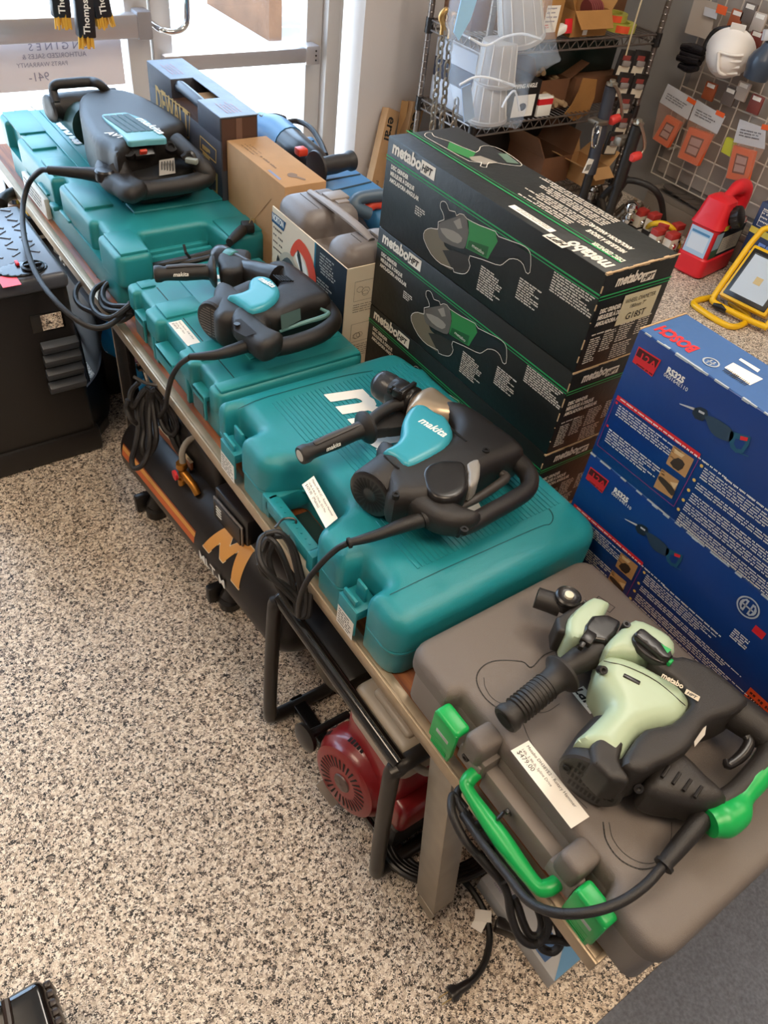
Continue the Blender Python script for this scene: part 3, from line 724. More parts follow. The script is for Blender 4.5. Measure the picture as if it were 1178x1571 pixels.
MB().use(TBLK2).tube([c(555, 200, .655), c(640, 225, .66), c(760, 265, .665)], [.024, .028, .034], 22, smooth=3).build('gear_housing', t)
ch = c(405, 105, .66)
m = MB().use(CHUCK).lathe(ch, ax, [(0, .008), (0, .016), (.006, .022), (.02, .0255), (.034, .0245)], 28).use(mat('chuck_ring_teal', '3b7a78', .35)).lathe(ch, ax, [(.034, .0235), (.036, .0245), (.056, .0245), (.058, .022)], 28, cap=False).use(CHUCK).lathe(ch, ax, [(.056, .022), (.10, .019)], 24)
m.build('chuck', t)
m = MB().use(TBLK).dome(smooth2(flat(c, [(430, 150), (520, 130), (600, 140), (600, 175), (560, 250), (450, 260), (430, 220)], .655), 3), .635, .680, .012, .01)
m.build('handle_arm', t)
grip(t, c(62, 222, .655), c(408, 208, .660), .0158, .0335, ringcol=mat('grip_plug', 'c9c3b8', .5))
hp = [(900, 290), (1000, 365), (1065, 440), (1072, 500), (1000, 560), (900, 600), (800, 628), (700, 640)]
MB().use(TBLK).tube([c(x, y, .655) for x, y in hp], [.012, .014, .0155, .0165, .0175, .0175, .0175, .019], 16, smooth=5).build('rear_handle', t)
arm = flat(c, [(500, 450), (585, 432), (650, 495), (715, 550), (790, 588), (750, 635), (680, 658), (625, 635), (570, 580), (505, 520)], .675)
MB().use(TBLK).dome(smooth2(arm, 3), .645, .6915, .016, .014, step=.006).build('handle_bridge', t)
MB().use(mat('trigger_teal', '5f8a88', .45)).tube([c(1000, 418, .672), c(1045, 445, .668), c(1000, 470, .668), c(900, 500, .664), (c(770, 548, .66))], [.003, .005, .005, .0045, .003], 8, smooth=4).build('trigger', t)
m = MB().use(mat('switch_red', 'c8402c', .4)).obox(c(660, 432, .685), (ax, lat, (0, 0, 1)), (.012, .008, .012), .002); m.build('indicator', t)
m = MB().use(mat('rating_print', '6f8a88', .5)); pl = plane(c(790, 530, .664), c(890, 480, .664)-c(790, 530, .664), (c(790, 440, .69)-c(790, 530, .664)))
m.build
def quadpix(m, c, pts, n_): m.add([c(*p) for p in pts], [tuple(range(len(pts)))])
m = MB().use(mat('rating_plate_teal', '47605e', .5)); quadpix(m, c, [(775, 455, .693), (885, 415, .693), (890, 480, .672), (780, 540, .667)], 0)
m.build('rating_plate', t)
m = MB().use(mat('vent_slot', '050505', .7))
for k in range(6): m.tube([c(735+k*14, 228+k*1, .6905), c(775+k*14, 262+k*0, .692)], .0016, 6)
m.build('vent_slots', t)
m = MB().use(TBLK2); quadpix(m, c, [(520, 480, .692), (550, 475, .693), (640, 555, .692), (575, 575, .688), (510, 540, .685)], 0); m.lathe(c(528, 510, .690), (0, 0, 1), [(0, .006), (.003, .006), (.003, .003)], 12)
m.build('screw_boss', t)
p0, p1 = c(650, 250, .7012), c(735, 300, .7012); d = p1-p0
MB().use(WHITEP).text('makita', plane(p0, d, Vector((-d.y, d.x, 0))), 0, -.002, .020, shear=.2, off=.0004, sx=d.length/.055).build('lettering', t)
m = MB().use(BLK).tube([c(640, 612, .655), c(610, 618, .655), c(590, 625, .655)], [.017, .018, .0165], 18, smooth=2).tube([c(600, 622, .655), c(500, 655, .650), c(400, 680, .645), c(262, 690, .635)], [.0135, .012, .0095, .0065], 16, smooth=4)
m.build('cord_sleeve', t)
m = MB().use(BLK).tube([c(262, 692, .635), Q(275, 560, .60), Q(263, 580, .57), Q(256, 610, .50), Q(254, 625, .45), Q(245, 640, .40)], .0052, 10, smooth=6); m.build('cord', t)
m = MB().use(BLK); H = lambda x, y, z: W(160+x/3.57, 560+y/3.57, z)
for pts in ([(235, 125, .45), (200, 160, .43), (180, 240, .40), (185, 340, .37), (170, 440, .34), (150, 520, .31), (165, 565, .30), (210, 545, .31), (240, 480, .33), (250, 400, .36), (245, 300, .39), (250, 200, .42), (260, 140, .45)],
            [(245, 120, .45), (220, 170, .43), (205, 260, .40), (215, 360, .36), (205, 440, .34), (225, 490, .32), (262, 470, .33), (285, 400, .36), (275, 300, .39), (262, 200, .42), (262, 140, .45)],
            [(250, 120, .45), (300, 160, .43), (330, 250, .40), (345, 330, .37), (370, 400, .35), (400, 460, .33), (440, 520, .31), (470, 570, .29)],
            [(260, 125, .45), (285, 180, .42), (300, 270, .39), (330, 350, .37), (375, 380, .36), (400, 330, .38), (370, 250, .40), (330, 180, .43)],
            [(230, 130, .45), (190, 180, .43), (160, 230, .41), (140, 200, .42), (150, 140, .44), (190, 95, .46)],
            [(255, 130, .45), (320, 200, .42), (375, 300, .38), (405, 400, .35), (430, 480, .32), (480, 590, .29)],
            [(240, 130, .45), (225, 220, .41), (235, 330, .37), (260, 420, .34), (240, 470, .33)],
            [(130, 190, .43), (120, 240, .41), (150, 300, .39), (190, 330, .37)]):
    m.tube([H(*p) for p in pts], .0062, 8, smooth=5)
m.build('cord_hank', t)
MB().use(TBLK2).tube([Q(205, 578, .47), Q(225, 588, .462), Q(250, 592, .46), Q(262, 588, .47)], .004, 6, smooth=3).tube([Q(222, 600, .44), Q(240, 585, .455), Q(275, 570, .47)], .003, 6).build('zip_tie', t)

# ---- far demolition hammer
c = cropf(60, 110, 4.207)
t = thing('demolition_hammer', 'black demolition hammer with front loop handle on the farthest long teal case', 'power tool', (.68, 2.1, .632))
out = flat(c, [(278, 320), (330, 278), (420, 262), (560, 262), (680, 300), (780, 350), (900, 425), (960, 490), (880, 520), (780, 560), (660, 610), (580, 640), (520, 690), (460, 640), (380, 590), (320, 500), (285, 420)], .70)
MB().use(TBLK).dome(smooth2(out, 3), .632, .762, .022, .02, step=.009).build('body', t)
plate_ = flat(c, [(400, 282), (560, 268), (690, 315), (760, 370), (830, 440), (700, 448), (580, 460), (500, 380), (430, 320)], .765)
MB().use(mat('cover_pale_teal', '5f9ea8', .35)).dome(rounded([(p.x, p.y) for p in plate_], .01), .755, .768, .003).build('cover', t)
m = MB().use(mat('cover_groove', '14383c', .5))
for k in range(4):
    a = 410+k*42; e0 = 565+k*45
    m.add([c(a, 284-k*4, .7692), c(a+38, 282-k*4, .7692), c(e0+38, 385-k*3, .7692), c(e0, 390-k*3, .7692)], [(0, 1, 2, 3)])
m.build('cover_vents', t)
p0, p1 = c(630, 300, .770), c(790, 405, .770); d = p1-p0
m = MB().use(WHITEP).text('makita', plane(p0, d, Vector((-d.y, d.x, 0))), 0, -.004, .030, shear=.2, off=.0006, sx=d.length/.082)
p0, p1 = c(430, 395, .7645), c(535, 432, .7645); d = p1-p0
m.text('AVT', plane(p0, d, Vector((-d.y, d.x, 0))), 0, -.004, .026, shear=.2, off=.0010, h=.001); m.build('lettering', t)
hp = [(880, 450, .745), (980, 540, .73), (1060, 620, .715), (1085, 670, .70), (1030, 705, .69), (900, 735, .685), (750, 755, .68), (620, 760, .68), (540, 700, .69), (500, 620, .71)]
MB().use(TBLK).tube([c(*p) for p in hp], [.022, .022, .022, .021, .021, .021, .021, .024, .028, .028], 18, smooth=5).build('rear_handle', t)
out = flat(c, [(440, 580), (540, 560), (590, 640), (640, 720), (700, 760), (620, 810), (540, 800), (470, 760), (400, 720), (360, 650), (375, 600)], .69)
MB().use(TBLK).dome(smooth2(out, 3), .668, .712, .02, .018, step=.009).build('handle_bridge', t)
m = MB().use(TBLK2).lathe(c(425, 640, .712), (0, 0, 1), [(-.02, .024), (.0, .024), (.004, .02), (.004, 0)], 18, cap=False)
m.build('screw_boss', t)
for x, y in ((578, 520), (852, 488)): MB().use(TBLK2).lathe(c(x, y, .742), (-.2, -.5, .85), [(-.008, .015), (.004, .015), (.004, .009), (-.003, .009), (-.003, 0)], 14, cap=False).build('screw_boss', t)
MB().use(TBLK2).obox(c(668, 505, .742), ((1, 0, 0), (0, .85, .5), (0, -.5, .85)), (.05, .04, .014), .004).use(mat('switch_red', 'c8402c', .4)).obox(c(672, 523, .742), ((1, 0, 0), (0, .85, .5), (0, -.5, .85)), (.018, .007, .018), .002).build('switch', t)
MB().use(mat('vent_slot', '050505', .7)).dome(smooth2(flat(c, [(700, 610), (860, 545), (960, 570), (990, 620), (880, 655), (690, 690), (600, 670), (590, 640)], .70), 3), .64, .70, .01).build('rear_face', t)
m = MB().use(mat('rating_plate', '8d8983', .45)); quadpix(m, c, [(775, 572, .723), (872, 556, .723), (880, 655, .702), (775, 672, .702)], 0); m.use(INK)
for k in range(5): quadpix(m, c, [(788+k*18, 580-k*2, .7235), (796+k*18, 579-k*2, .7235), (797+k*18, 652-k*2, .7045), (788+k*18, 654-k*2, .7045)], 0)
m.build('rating_plate', t)
MB().use(TBLK2).tube([c(925, 560, .735), c(975, 530, .745), c(1015, 585, .728)], [.008, .010, .006], 8, smooth=3).use(mat('trigger_grey', '8a8f88', .5)).obox(c(985, 575, .735), ((.7, -.7, 0), (.7, .7, 0), (0, 0, 1)), (.03, .016, .012), .003).build('trigger', t)
# nose barrel and front loop handle
nd = (c(230, 280, .69)-c(480, 420, .69)).normalized()
MB().use(mat('barrel_dark_teal', '33504f', .4, metal=.3)).tube([c(330, 350, .69), c(240, 290, .69), c(150, 240, .69)], [.05, .042, .032], 24).build('barrel', t)
MB().use(TBLK).tube([c(80, 235, .715), c(180, 215, .72), c(300, 195, .72), c(420, 180, .72), c(500, 172, .72)], [.030, .031, .028, .026, .027], 20, smooth=3).build('handle_clamp', t)
MB().use(TBLK).tube([c(110, 200, .735), c(90, 120, .76), c(110, 84, .775), c(200, 74, .775), c(330, 66, .775), c(390, 82, .775), c(450, 140, .75), c(480, 180, .735)], [.011, .0115, .012, .0125, .0125, .012, .0115, .012], 14, smooth=5).build('front_handle', t)
m = MB().use(TBLK2)
for k in range(5): m.obox(c(95+k*14, 185+k*24, .72), ((1, 0, 0), (0, 1, 0), (0, 0, 1)), (.02, .012, .05), .004)
MB().use(TBLK2).lathe(c(95, 235, .715), c(80, 235, .715)-c(180, 215, .715), [(-.03, .031), (-.028, .0345), (.012, .0345), (.015, .028), (.015, .01)], 14).build('clamp_knob', t)
m = MB().use(BLK).tube([c(400, 672, .69), c(340, 662, .690), c(230, 650, .690), c(60, 635, .688)], [.018, .016, .013, .010], 16, smooth=3); m.build('cord_sleeve', t)
MB().use(BLK).tube([c(60, 635, .688), Q(62, 262, .68), Q(45, 280, .64), Q(36, 310, .60), Q(35, 345, .58), Q(42, 385, .572), Q(58, 425, .562), Q(82, 458, .555), Q(110, 485, .54), Q(140, 502, .525), Q(165, 500, .52), Q(185, 485, .52), Q(200, 465, .53)], .0065, 10, smooth=6).build('cord', t)
m = MB().use(BLK)
for pts in ([(200, 468, .54), (170, 488, .52), (148, 480, .50), (140, 460, .50), (150, 440, .50), (185, 425, .52), (240, 412, .58), (300, 400, .61), (350, 386, .614)],
            [(215, 470, .53), (185, 492, .50), (150, 482, .48), (122, 468, .45), (116, 448, .45), (130, 432, .46), (180, 424, .50), (232, 422, .56)],
            [(225, 476, .53), (195, 470, .52), (170, 468, .50), (158, 455, .50), (165, 436, .51), (200, 420, .54), (255, 405, .60), (330, 392, .612)],
            [(205, 478, .53), (182, 478, .51), (160, 472, .49), (155, 450, .49), (175, 428, .52), (215, 412, .57), (300, 393, .614), (345, 380, .614), (352, 372, .614)]):
    m.tube([Q(*p) for p in pts], .0065, 8, smooth=5)
m.build('cord_hank', t)
m = MB().use(BLK).tube([Q(352, 372, .640), Q(362, 362, .640), Q(372, 353, .640)], [.009, .012, .013], 12).obox(Q(380, 348, .640), ((.3, .9, 0), (.9, -.3, 0), (0, 0, 1)), (.03, .03, .022), .004)
m.use(mat('brass', 'c9b27a', .3, metal=.9)).obox(Q(388, 340, .640), ((.6, .8, 0), (.8, -.6, 0), (0, 0, 1)), (.03, .007, .002)).obox(Q(384, 340, .648), ((.6, .8, 0), (.8, -.6, 0), (0, 0, 1)), (.03, .002, .007))
m.build('mains_plug', t)
MB().use(TBLK2).tube([Q(282, 376, .64), Q(285, 388, .63), Q(292, 396, .618)], .0035, 6).build('zip_tie', t)

# ---- pale green hammer on the grey case
c = cropf(740, 880, 2.6895)
PALE = mat('pale_green_housing', 'a6b89c', 0.36)
TB4 = mat('warm_tool_black', '282523', .45, bump=.3, bscale=1500)
t = thing('rotary_hammer', 'pale green and black rotary hammer with a bright green rear handle, on the grey case', 'power tool', (.62, .2, ZG+.0014))
ax = (c(860, 470, .64)-c(420, 210, .64)).normalized(); lat = Vector((-abs(ax.y), -ax.x, 0)) if False else Vector((ax.y, -ax.x, 0)); lat = lat if lat.x < 0 else -lat
# nose
MB().use(TB4).tube([c(222, 98, .648), c(262, 112, .648), c(320, 130, .648)], [.0155, .0155, .017], 22).lathe(c(222, 98, .648), c(222, 98, .648)-c(262, 112, .648), [(.0, .0155), (.0005, .013), (-.006, .012)], 20, cap=False).build('tool_holder', t)
m = MB().use(TBLK2).lathe(c(340, 128, .650), (0, 0, 1), [(0, .018), (.012, .018), (.012, .0165), (.016, .0165), (.016, .0185), (.020, .0185), (.022, .016), (.020, .012), (.020, .0075)], 26, cap=False)
m.use(mat('cream_plug', 'ddd6bf', .5)).lathe(c(340, 128, .650), (0, 0, 1), [(.019, .0065), (.0235, .0065), (.0245, .004), (.0245, 0)], 16, cap=False).build('collar_knob', t)
MB().use(TB4).dome(rounded([tuple(p) for p in flat(c, [(300, 190), (420, 115), (450, 150), (350, 215), (345, 260), (305, 250)], .66)], .006), .618, .668, .006, .006).build('front_flange', t)
for x, y, zz in ((432, 128, .668), (325, 205, .655), (320, 240, .64)): MB().use(TBLK2).lathe(c(x, y, zz), ax*-1, [(-.006, .0045), (.006, .0045), (.006, .0025), (.004, 0)], 10, cap=False).build('bolt', t)
MB().use(PALE).dome(smooth2(flat(c, [(350, 205), (395, 165), (440, 138), (500, 158), (500, 180), (470, 230), (430, 290), (375, 318), (335, 290), (332, 240)], .652), 2), .612, .678, .008, .012).build('front_housing', t)
m = MB().use(TBLK2).dome(rounded([tuple(p) for p in flat(c, [(410, 240), (440, 200), (500, 195), (560, 225), (540, 270), (500, 310), (440, 300), (400, 290)], .665)], .006), .62, .682, .005, .005)
m.obox(c(435, 268, .690), (ax, lat, (0, 0, 1)), (.016, .022, .012), .003).obox(c(415, 290, .688), (ax, lat, (0, 0, 1)), (.007, .020, .010), .002)
m.build('handle_clamp', t)
MB().use(TB4).tube([c(475, 320, .655), c(420, 345, .655), c(350, 385, .655), c(310, 415, .653)], [.020, .019, .015, .016], 20, smooth=3).build('handle_arm', t)
grip(t, c(90, 606, .634), c(335, 408, .653), .0175, .0285, mt=TB4, ribs=True, letters=False)
MB().use(mat('vent_slot', '050505', .7)).lathe(c(90, 606, .634)-(c(335, 408, .653)-c(90, 606, .634)).normalized()*.0008, c(335, 408, .653)-c(90, 606, .634), [(0, 0), (0, .0125)], 18, cap=False).build('grip_hole', t)
# gear housing and body
MB().use(PALE).dome(smooth2(flat(c, [(490, 330), (540, 275), (600, 228), (680, 255), (750, 300), (775, 350), (740, 385), (640, 385), (560, 375), (490, 375)], .665), 2), .615, .694, .014, .012).build('gear_housing', t)
MB().use(PALE).dome(smooth2(flat(c, [(470, 400), (500, 355), (600, 375), (700, 425), (800, 485), (850, 545), (845, 580), (800, 640), (720, 650), (640, 680), (590, 750), (545, 800), (470, 760), (380, 705), (420, 660), (480, 600), (510, 560), (490, 510), (462, 460)], .668), 2), .612, .690, .022, .022).build('main_housing', t)
m = MB().use(TBLK2).tube([c(500, 360, .688), c(600, 385, .6905), c(720, 445, .6905), c(838, 545, .6895)], .0006, 6, smooth=4).obox(c(615, 437, .6895), ((c(640, 450, .69)-c(590, 425, .69)), (0, 0, 1), (c(640, 450, .69)-c(590, 425, .69)).cross(Vector((0, 0, 1)))), (.022, .004, .006), .001)
m.build('seam', t)
k0, k1 = c(628, 262, .694), c(758, 368, .694); kd = (k1-k0).normalized(); kc = (k0+k1)/2; kn = Vector((-kd.y, kd.x, 0))
m = MB().use(TBLK2).dome([ (kc+kd*math.cos(a)*.028+kn*math.sin(a)*.0165).xy for a in [2*PI*i/28 for i in range(28)]], .690, .700, .003).dome([(kc+kd*x+kn*y).xy for x, y in ((-.026, -.006), (-.022, -.0095), (.020, -.0095), (.027, -.004), (.027, .004), (.020, .0095), (-.022, .0095), (-.026, .006))], .70, .709, .003)
m.build('mode_knob', t)
m = MB().use(GREEN).add([kc+kd*.006+kn*.006+Vector((0, 0, .0099)), kc+kd*.020+kn*.0095+Vector((0, 0, .0099)), kc+kd*.020-kn*.000+Vector((0, 0, .0099))], [(0, 2, 1)]) 
m.v = [Vector((v.x, v.y, .7096)) for v in m.v]; m.obox(kc+kd*.028+Vector((0, 0, .004)), (kd, kn, (0, 0, 1)), (.006, .008, .010), .001)
m.build('mode_marker', t)
# rear black shell
MB().use(TB4).dome(smooth2(flat(c, [(672, 392), (752, 366), (860, 384), (960, 445), (1050, 520), (1075, 560), (1020, 600), (960, 620), (900, 650), (840, 740), (770, 790), (700, 820), (640, 850), (560, 820), (590, 745), (655, 668), (762, 645), (832, 580), (835, 542), (775, 468)], .675), 2), .612, .6955, .009, .02).build('rear_shell', t)
# motor end
mc = c(440, 855, .640); ml = (c(440, 855, .64)-c(620, 560, .64)).normalized()
MB().use(TB4).lathe(mc-ml*.075, ml, [(0, .036), (.03, .040), (.06, .041), (.075, .041), (.078, .038)], 34).dome(rounded([tuple(p) for p in flat(c, [(440, 720), (480, 665), (540, 660), (585, 700), (560, 780), (620, 880), (520, 860), (450, 790)], .68)], .01), .64, .688, .008).build('motor_cap', t)
m = MB().use(mat('vent_slot', '050505', .7)); sd = ml.cross(Vector((0, 0, 1))).normalized(); plm = plane(mc+ml*.0036, -sd, (0, 0, 1))
if plm.n.dot(ml) < 0: plm = plane(mc+ml*.0036, sd, (0, 0, 1))
for row, (y0, y1) in enumerate(((.016, .026), (.003, .010), (-.010, -.003), (-.026, -.016))):
    wd_ = .026 if row in (1, 2) else .020
    k = -wd_
    while k < wd_: m.rect(plm, k, k+.0032, y0, y1, 0); k += .0055
for sx in (-1, 1): m.lathe(plm(sx*.029, .0, 0), ml, [(0, .0052), (.001, .0052), (.001, .003), (0, .003)], 14, cap=False)
m.build('vent_slots', t)
MB().use(TB4).dome(smooth2(flat(c, [(690, 800), (740, 745), (820, 770), (900, 850), (975, 920), (985, 970), (900, 985), (800, 970), (700, 950), (650, 900)], .650), 2), .612, .676, .020, .016).build('handle_bridge', t)
for k in range(4):
    a = (740+k*45, 840+k*28); MB().use(TBLK2).tube([c(a[0], a[1], .6765), c(a[0]+30, a[1]-45, .6765)], .0022, 8).build('grip_rib', t)
MB().use(TB4).tube([c(960, 520, .660), c(1070, 590, .66), c(1165, 660, .658), c(1200, 720, .655), c(1150, 800, .652), c(1050, 900, .65), c(970, 950, .648)], [.024, .024, .022, .019, .015, .013, .013], 18, smooth=5).build('rear_handle', t)
MB().use(GREEN).tube([c(1215, 700, .650), c(1180, 770, .650), c(1120, 850, .649), c(1070, 920, .648), c(1040, 985, .646), c(990, 1015, .645), c(935, 1030, .645)], [.014, .0175, .0165, .014, .019, .021, .0165], 18, smooth=5).build('handle_cover', t)
MB().use(TBLK2).tube([c(1090, 670, .66), c(1100, 700, .658), c(1070, 750, .656), c(1015, 790, .655), (c(1005, 770, .655))], [.006, .007, .007, .006, .004], 10, smooth=4).build('trigger', t)
m = MB().use(PAPER); quadpix(m, c, [(872, 668, .676), (912, 618, .686), (925, 622, .685), (918, 665, .675), (875, 716, .662)], 0); m.build('rating_plate', t)
MB().use(TBLK2).lathe(c(640, 880, .655), (-.5, -.5, .6), [(0, .006), (.006, .006), (.006, .003), (.003, 0)], 12, cap=False).build('screw_boss', t)
MB().use(TBLK2).lathe(c(998, 575, .680), (-.3, -.5, .8), [(0, .007), (.004, .007), (.004, .0035), (.0, 0)], 12, cap=False).build('screw_boss', t)
MB().use(TBLK2).lathe(c(497, 398, .690), (-.3, -.5, .8), [(-.01, .0055), (.003, .0055), (.003, .003), (0, 0)], 12, cap=False).build('screw_boss', t)
MB().use(TBLK2).lathe(c(590, 218, .688), (0, 0, 1), [(-.01, .0055), (.006, .0055), (.006, .003), (.002, 0)], 12, cap=False).build('screw_boss', t)
p0, p1 = c(737, 424, .6962), c(834, 480, .6962); d = p1-p0; lp = plane(p0, d, Vector((-d.y, d.x, 0)))
m = MB().use(mat('print_beige', 'c9bda6', .5)).text('metabo', lp, 0, -.001, .0125, off=.0004, sx=d.length/.0420)
lp2 = plane(c(834, 492, .6962), d, Vector((-d.y, d.x, 0))); m.rect(lp2, 0, .018, -.0015, .007).use(TBLK2).text('HPT', lp2, .002, 0, .0065, shear=.25, off=.0002, h=.0009)
m.build('lettering', t)
q0 = c(440, 572, .603); q1 = c(378, 482, .603); d = (c(478, 560, .603)-c(400, 472, .603))
p_ = c(484, 558, .6035); dd = (c(408, 468, .6035)-p_); lp = plane(p_, dd, Vector((-dd.y, dd.x, 0)))
m = MB().use(WHITEP).rect(lp, 0, dd.length, -.0035, .018, .0004).use(INK).text('HPT', lp, .004, .0015, .0175, shear=.2, off=.0006, h=.0008, sx=1.12)
m.build('badge', t)
cs = Q
MB().use(BLK).tube([Q(1078, 1255, .640), Q(1060, 1277, .638), Q(1030, 1312, .634), Q(1018, 1327, .632)], [.0125, .0115, .0100, .0085], 18, smooth=2).lathe(Q(1020, 1325, .632), Q(1015, 1330, .63)-Q(1030, 1312, .634), [(0, .0085), (0, .0115), (.004, .0115), (.004, .006)], 18).build('cord_sleeve', t)
MB().use(BLK).tube([Q(1018, 1327, .632), Q(990, 1358, .626), Q(950, 1385, .618), Q(900, 1400, .610), Q(850, 1400, .59), Q(810, 1382, .56), Q(780, 1345, .54), Q(745, 1300, .52), Q(710, 1250, .50)], .0058, 12, smooth=6).build('cord', t)
m = MB().use(BLK); H = lambda x, y, z: W(640+x/3.93, 1180+y/3.93, z)
for pts in ([(290, 240, .50), (225, 160, .50), (205, 190, .50), (215, 280, .50), (290, 430, .49), (400, 560, .48), (500, 670, .46), (545, 760, .44), (565, 880, .42), (610, 1000, .40), (680, 1055, .39), (745, 1035, .39), (790, 950, .41), (770, 850, .43)],
            [(330, 330, .50), (262, 230, .50), (240, 150, .50), (270, 115, .50), (320, 150, .50), (365, 240, .50), (430, 340, .49), (480, 450, .48), (540, 570, .47), (620, 680, .45), (720, 790, .43), (800, 860, .42), (850, 960, .40), (862, 1050, .38), (820, 1100, .37), (760, 1085, .37), (725, 1040, .38)],
            [(270, 250, .50), (330, 350, .49), (430, 480, .48), (560, 620, .46), (650, 730, .44), (715, 820, .42), (750, 920, .40), (735, 1000, .39), (680, 1000, .39), (640, 930, .40), (610, 840, .42), (580, 770, .43)],
            [(400, 360, .50), (450, 430, .49), (520, 480, .48), (560, 560, .47), (640, 690, .45), (760, 820, .43), (860, 930, .41), (915, 1035, .39), (850, 1030, .39), (780, 1025, .39), (720, 1035, .39)],
            [(345, 345, .50), (390, 330, .50), (430, 360, .50), (470, 430, .49), (500, 520, .48), (540, 640, .46), (600, 700, .45)]):
    m.tube([H(*p) for p in pts], .0058, 10, smooth=5)
m.tube([H(505, 690, .467), H(545, 675, .475), H(600, 655, .47)], .0018, 6)
m.build('cord_hank', t)
MB().use(TBLK2).tube([Q(752, 1272, .50), Q(765, 1255, .545), Q(778, 1243, .548), Q(782, 1250, .53)], .0025, 6, smooth=2).obox(Q(778, 1245, .552), ((1, 0, 0), (0, 1, 0), (0, 0, 1)), (.006, .006, .006), .001).build('zip_tie', t)
# ================================================================ cartons on the table
def tf(m, pl, txt, p0, p1, size, h=.0006, **kw):
    """text fitted along u between two traced points"""
    a = pl.uv(*p0); b = pl.uv(*p1)
    cu = bpy.data.curves.new('t', 'FONT'); cu.body = txt; cu.size = size; o = bpy.data.objects.new('t', cu)
    me = bpy.data.meshes.new_from_object(o); wd = max(v.co.x for v in me.vertices); bpy.data.objects.remove(o); bpy.data.meshes.remove(me); bpy.data.curves.remove(cu)
    return m.text(txt, pl, a.x, a.y, size, h=h, sx=(b.x-a.x)/wd, **kw)
def pp(m, pl, c, pts, h=.0005, k=0):
    P = [pl.uv(*c2(c, *p)) for p in pts]
    if k: P = smooth2(P, k)
    return m.poly([pl(p.x, p.y, h) for p in P])
def c2(c, x, y): return (c[0]+x/c[2], c[1]+y/c[2])
def ps(m, pl, c, pts, wd, h=.0007, closed=False, k=0):
    P = [pl.uv(*c2(c, *p)) for p in pts]
    if k and closed: P = smooth2(P, k)
    return m.stroke(pl, P, wd, h, closed)
CBLK = mat('black_carton', '141715', .48, bump=.25, bscale=90, var=.25, vscale=9)
KRAFT = mat('kraft_cardboard', 'b08a62', .85, bump=.2, bscale=300, var=.12, vscale=20)
KRAFTE = mat('kraft_edge', 'b79b78', .9)
PW = mat('carton_white_print', 'e6ded0', .5)
PG = mat('carton_green_print', '1f9a55', .45)
HX0, HX1, HY0, HY1, HH = .877, 1.039, .623, 1.177, .171
ZB = .993-HH
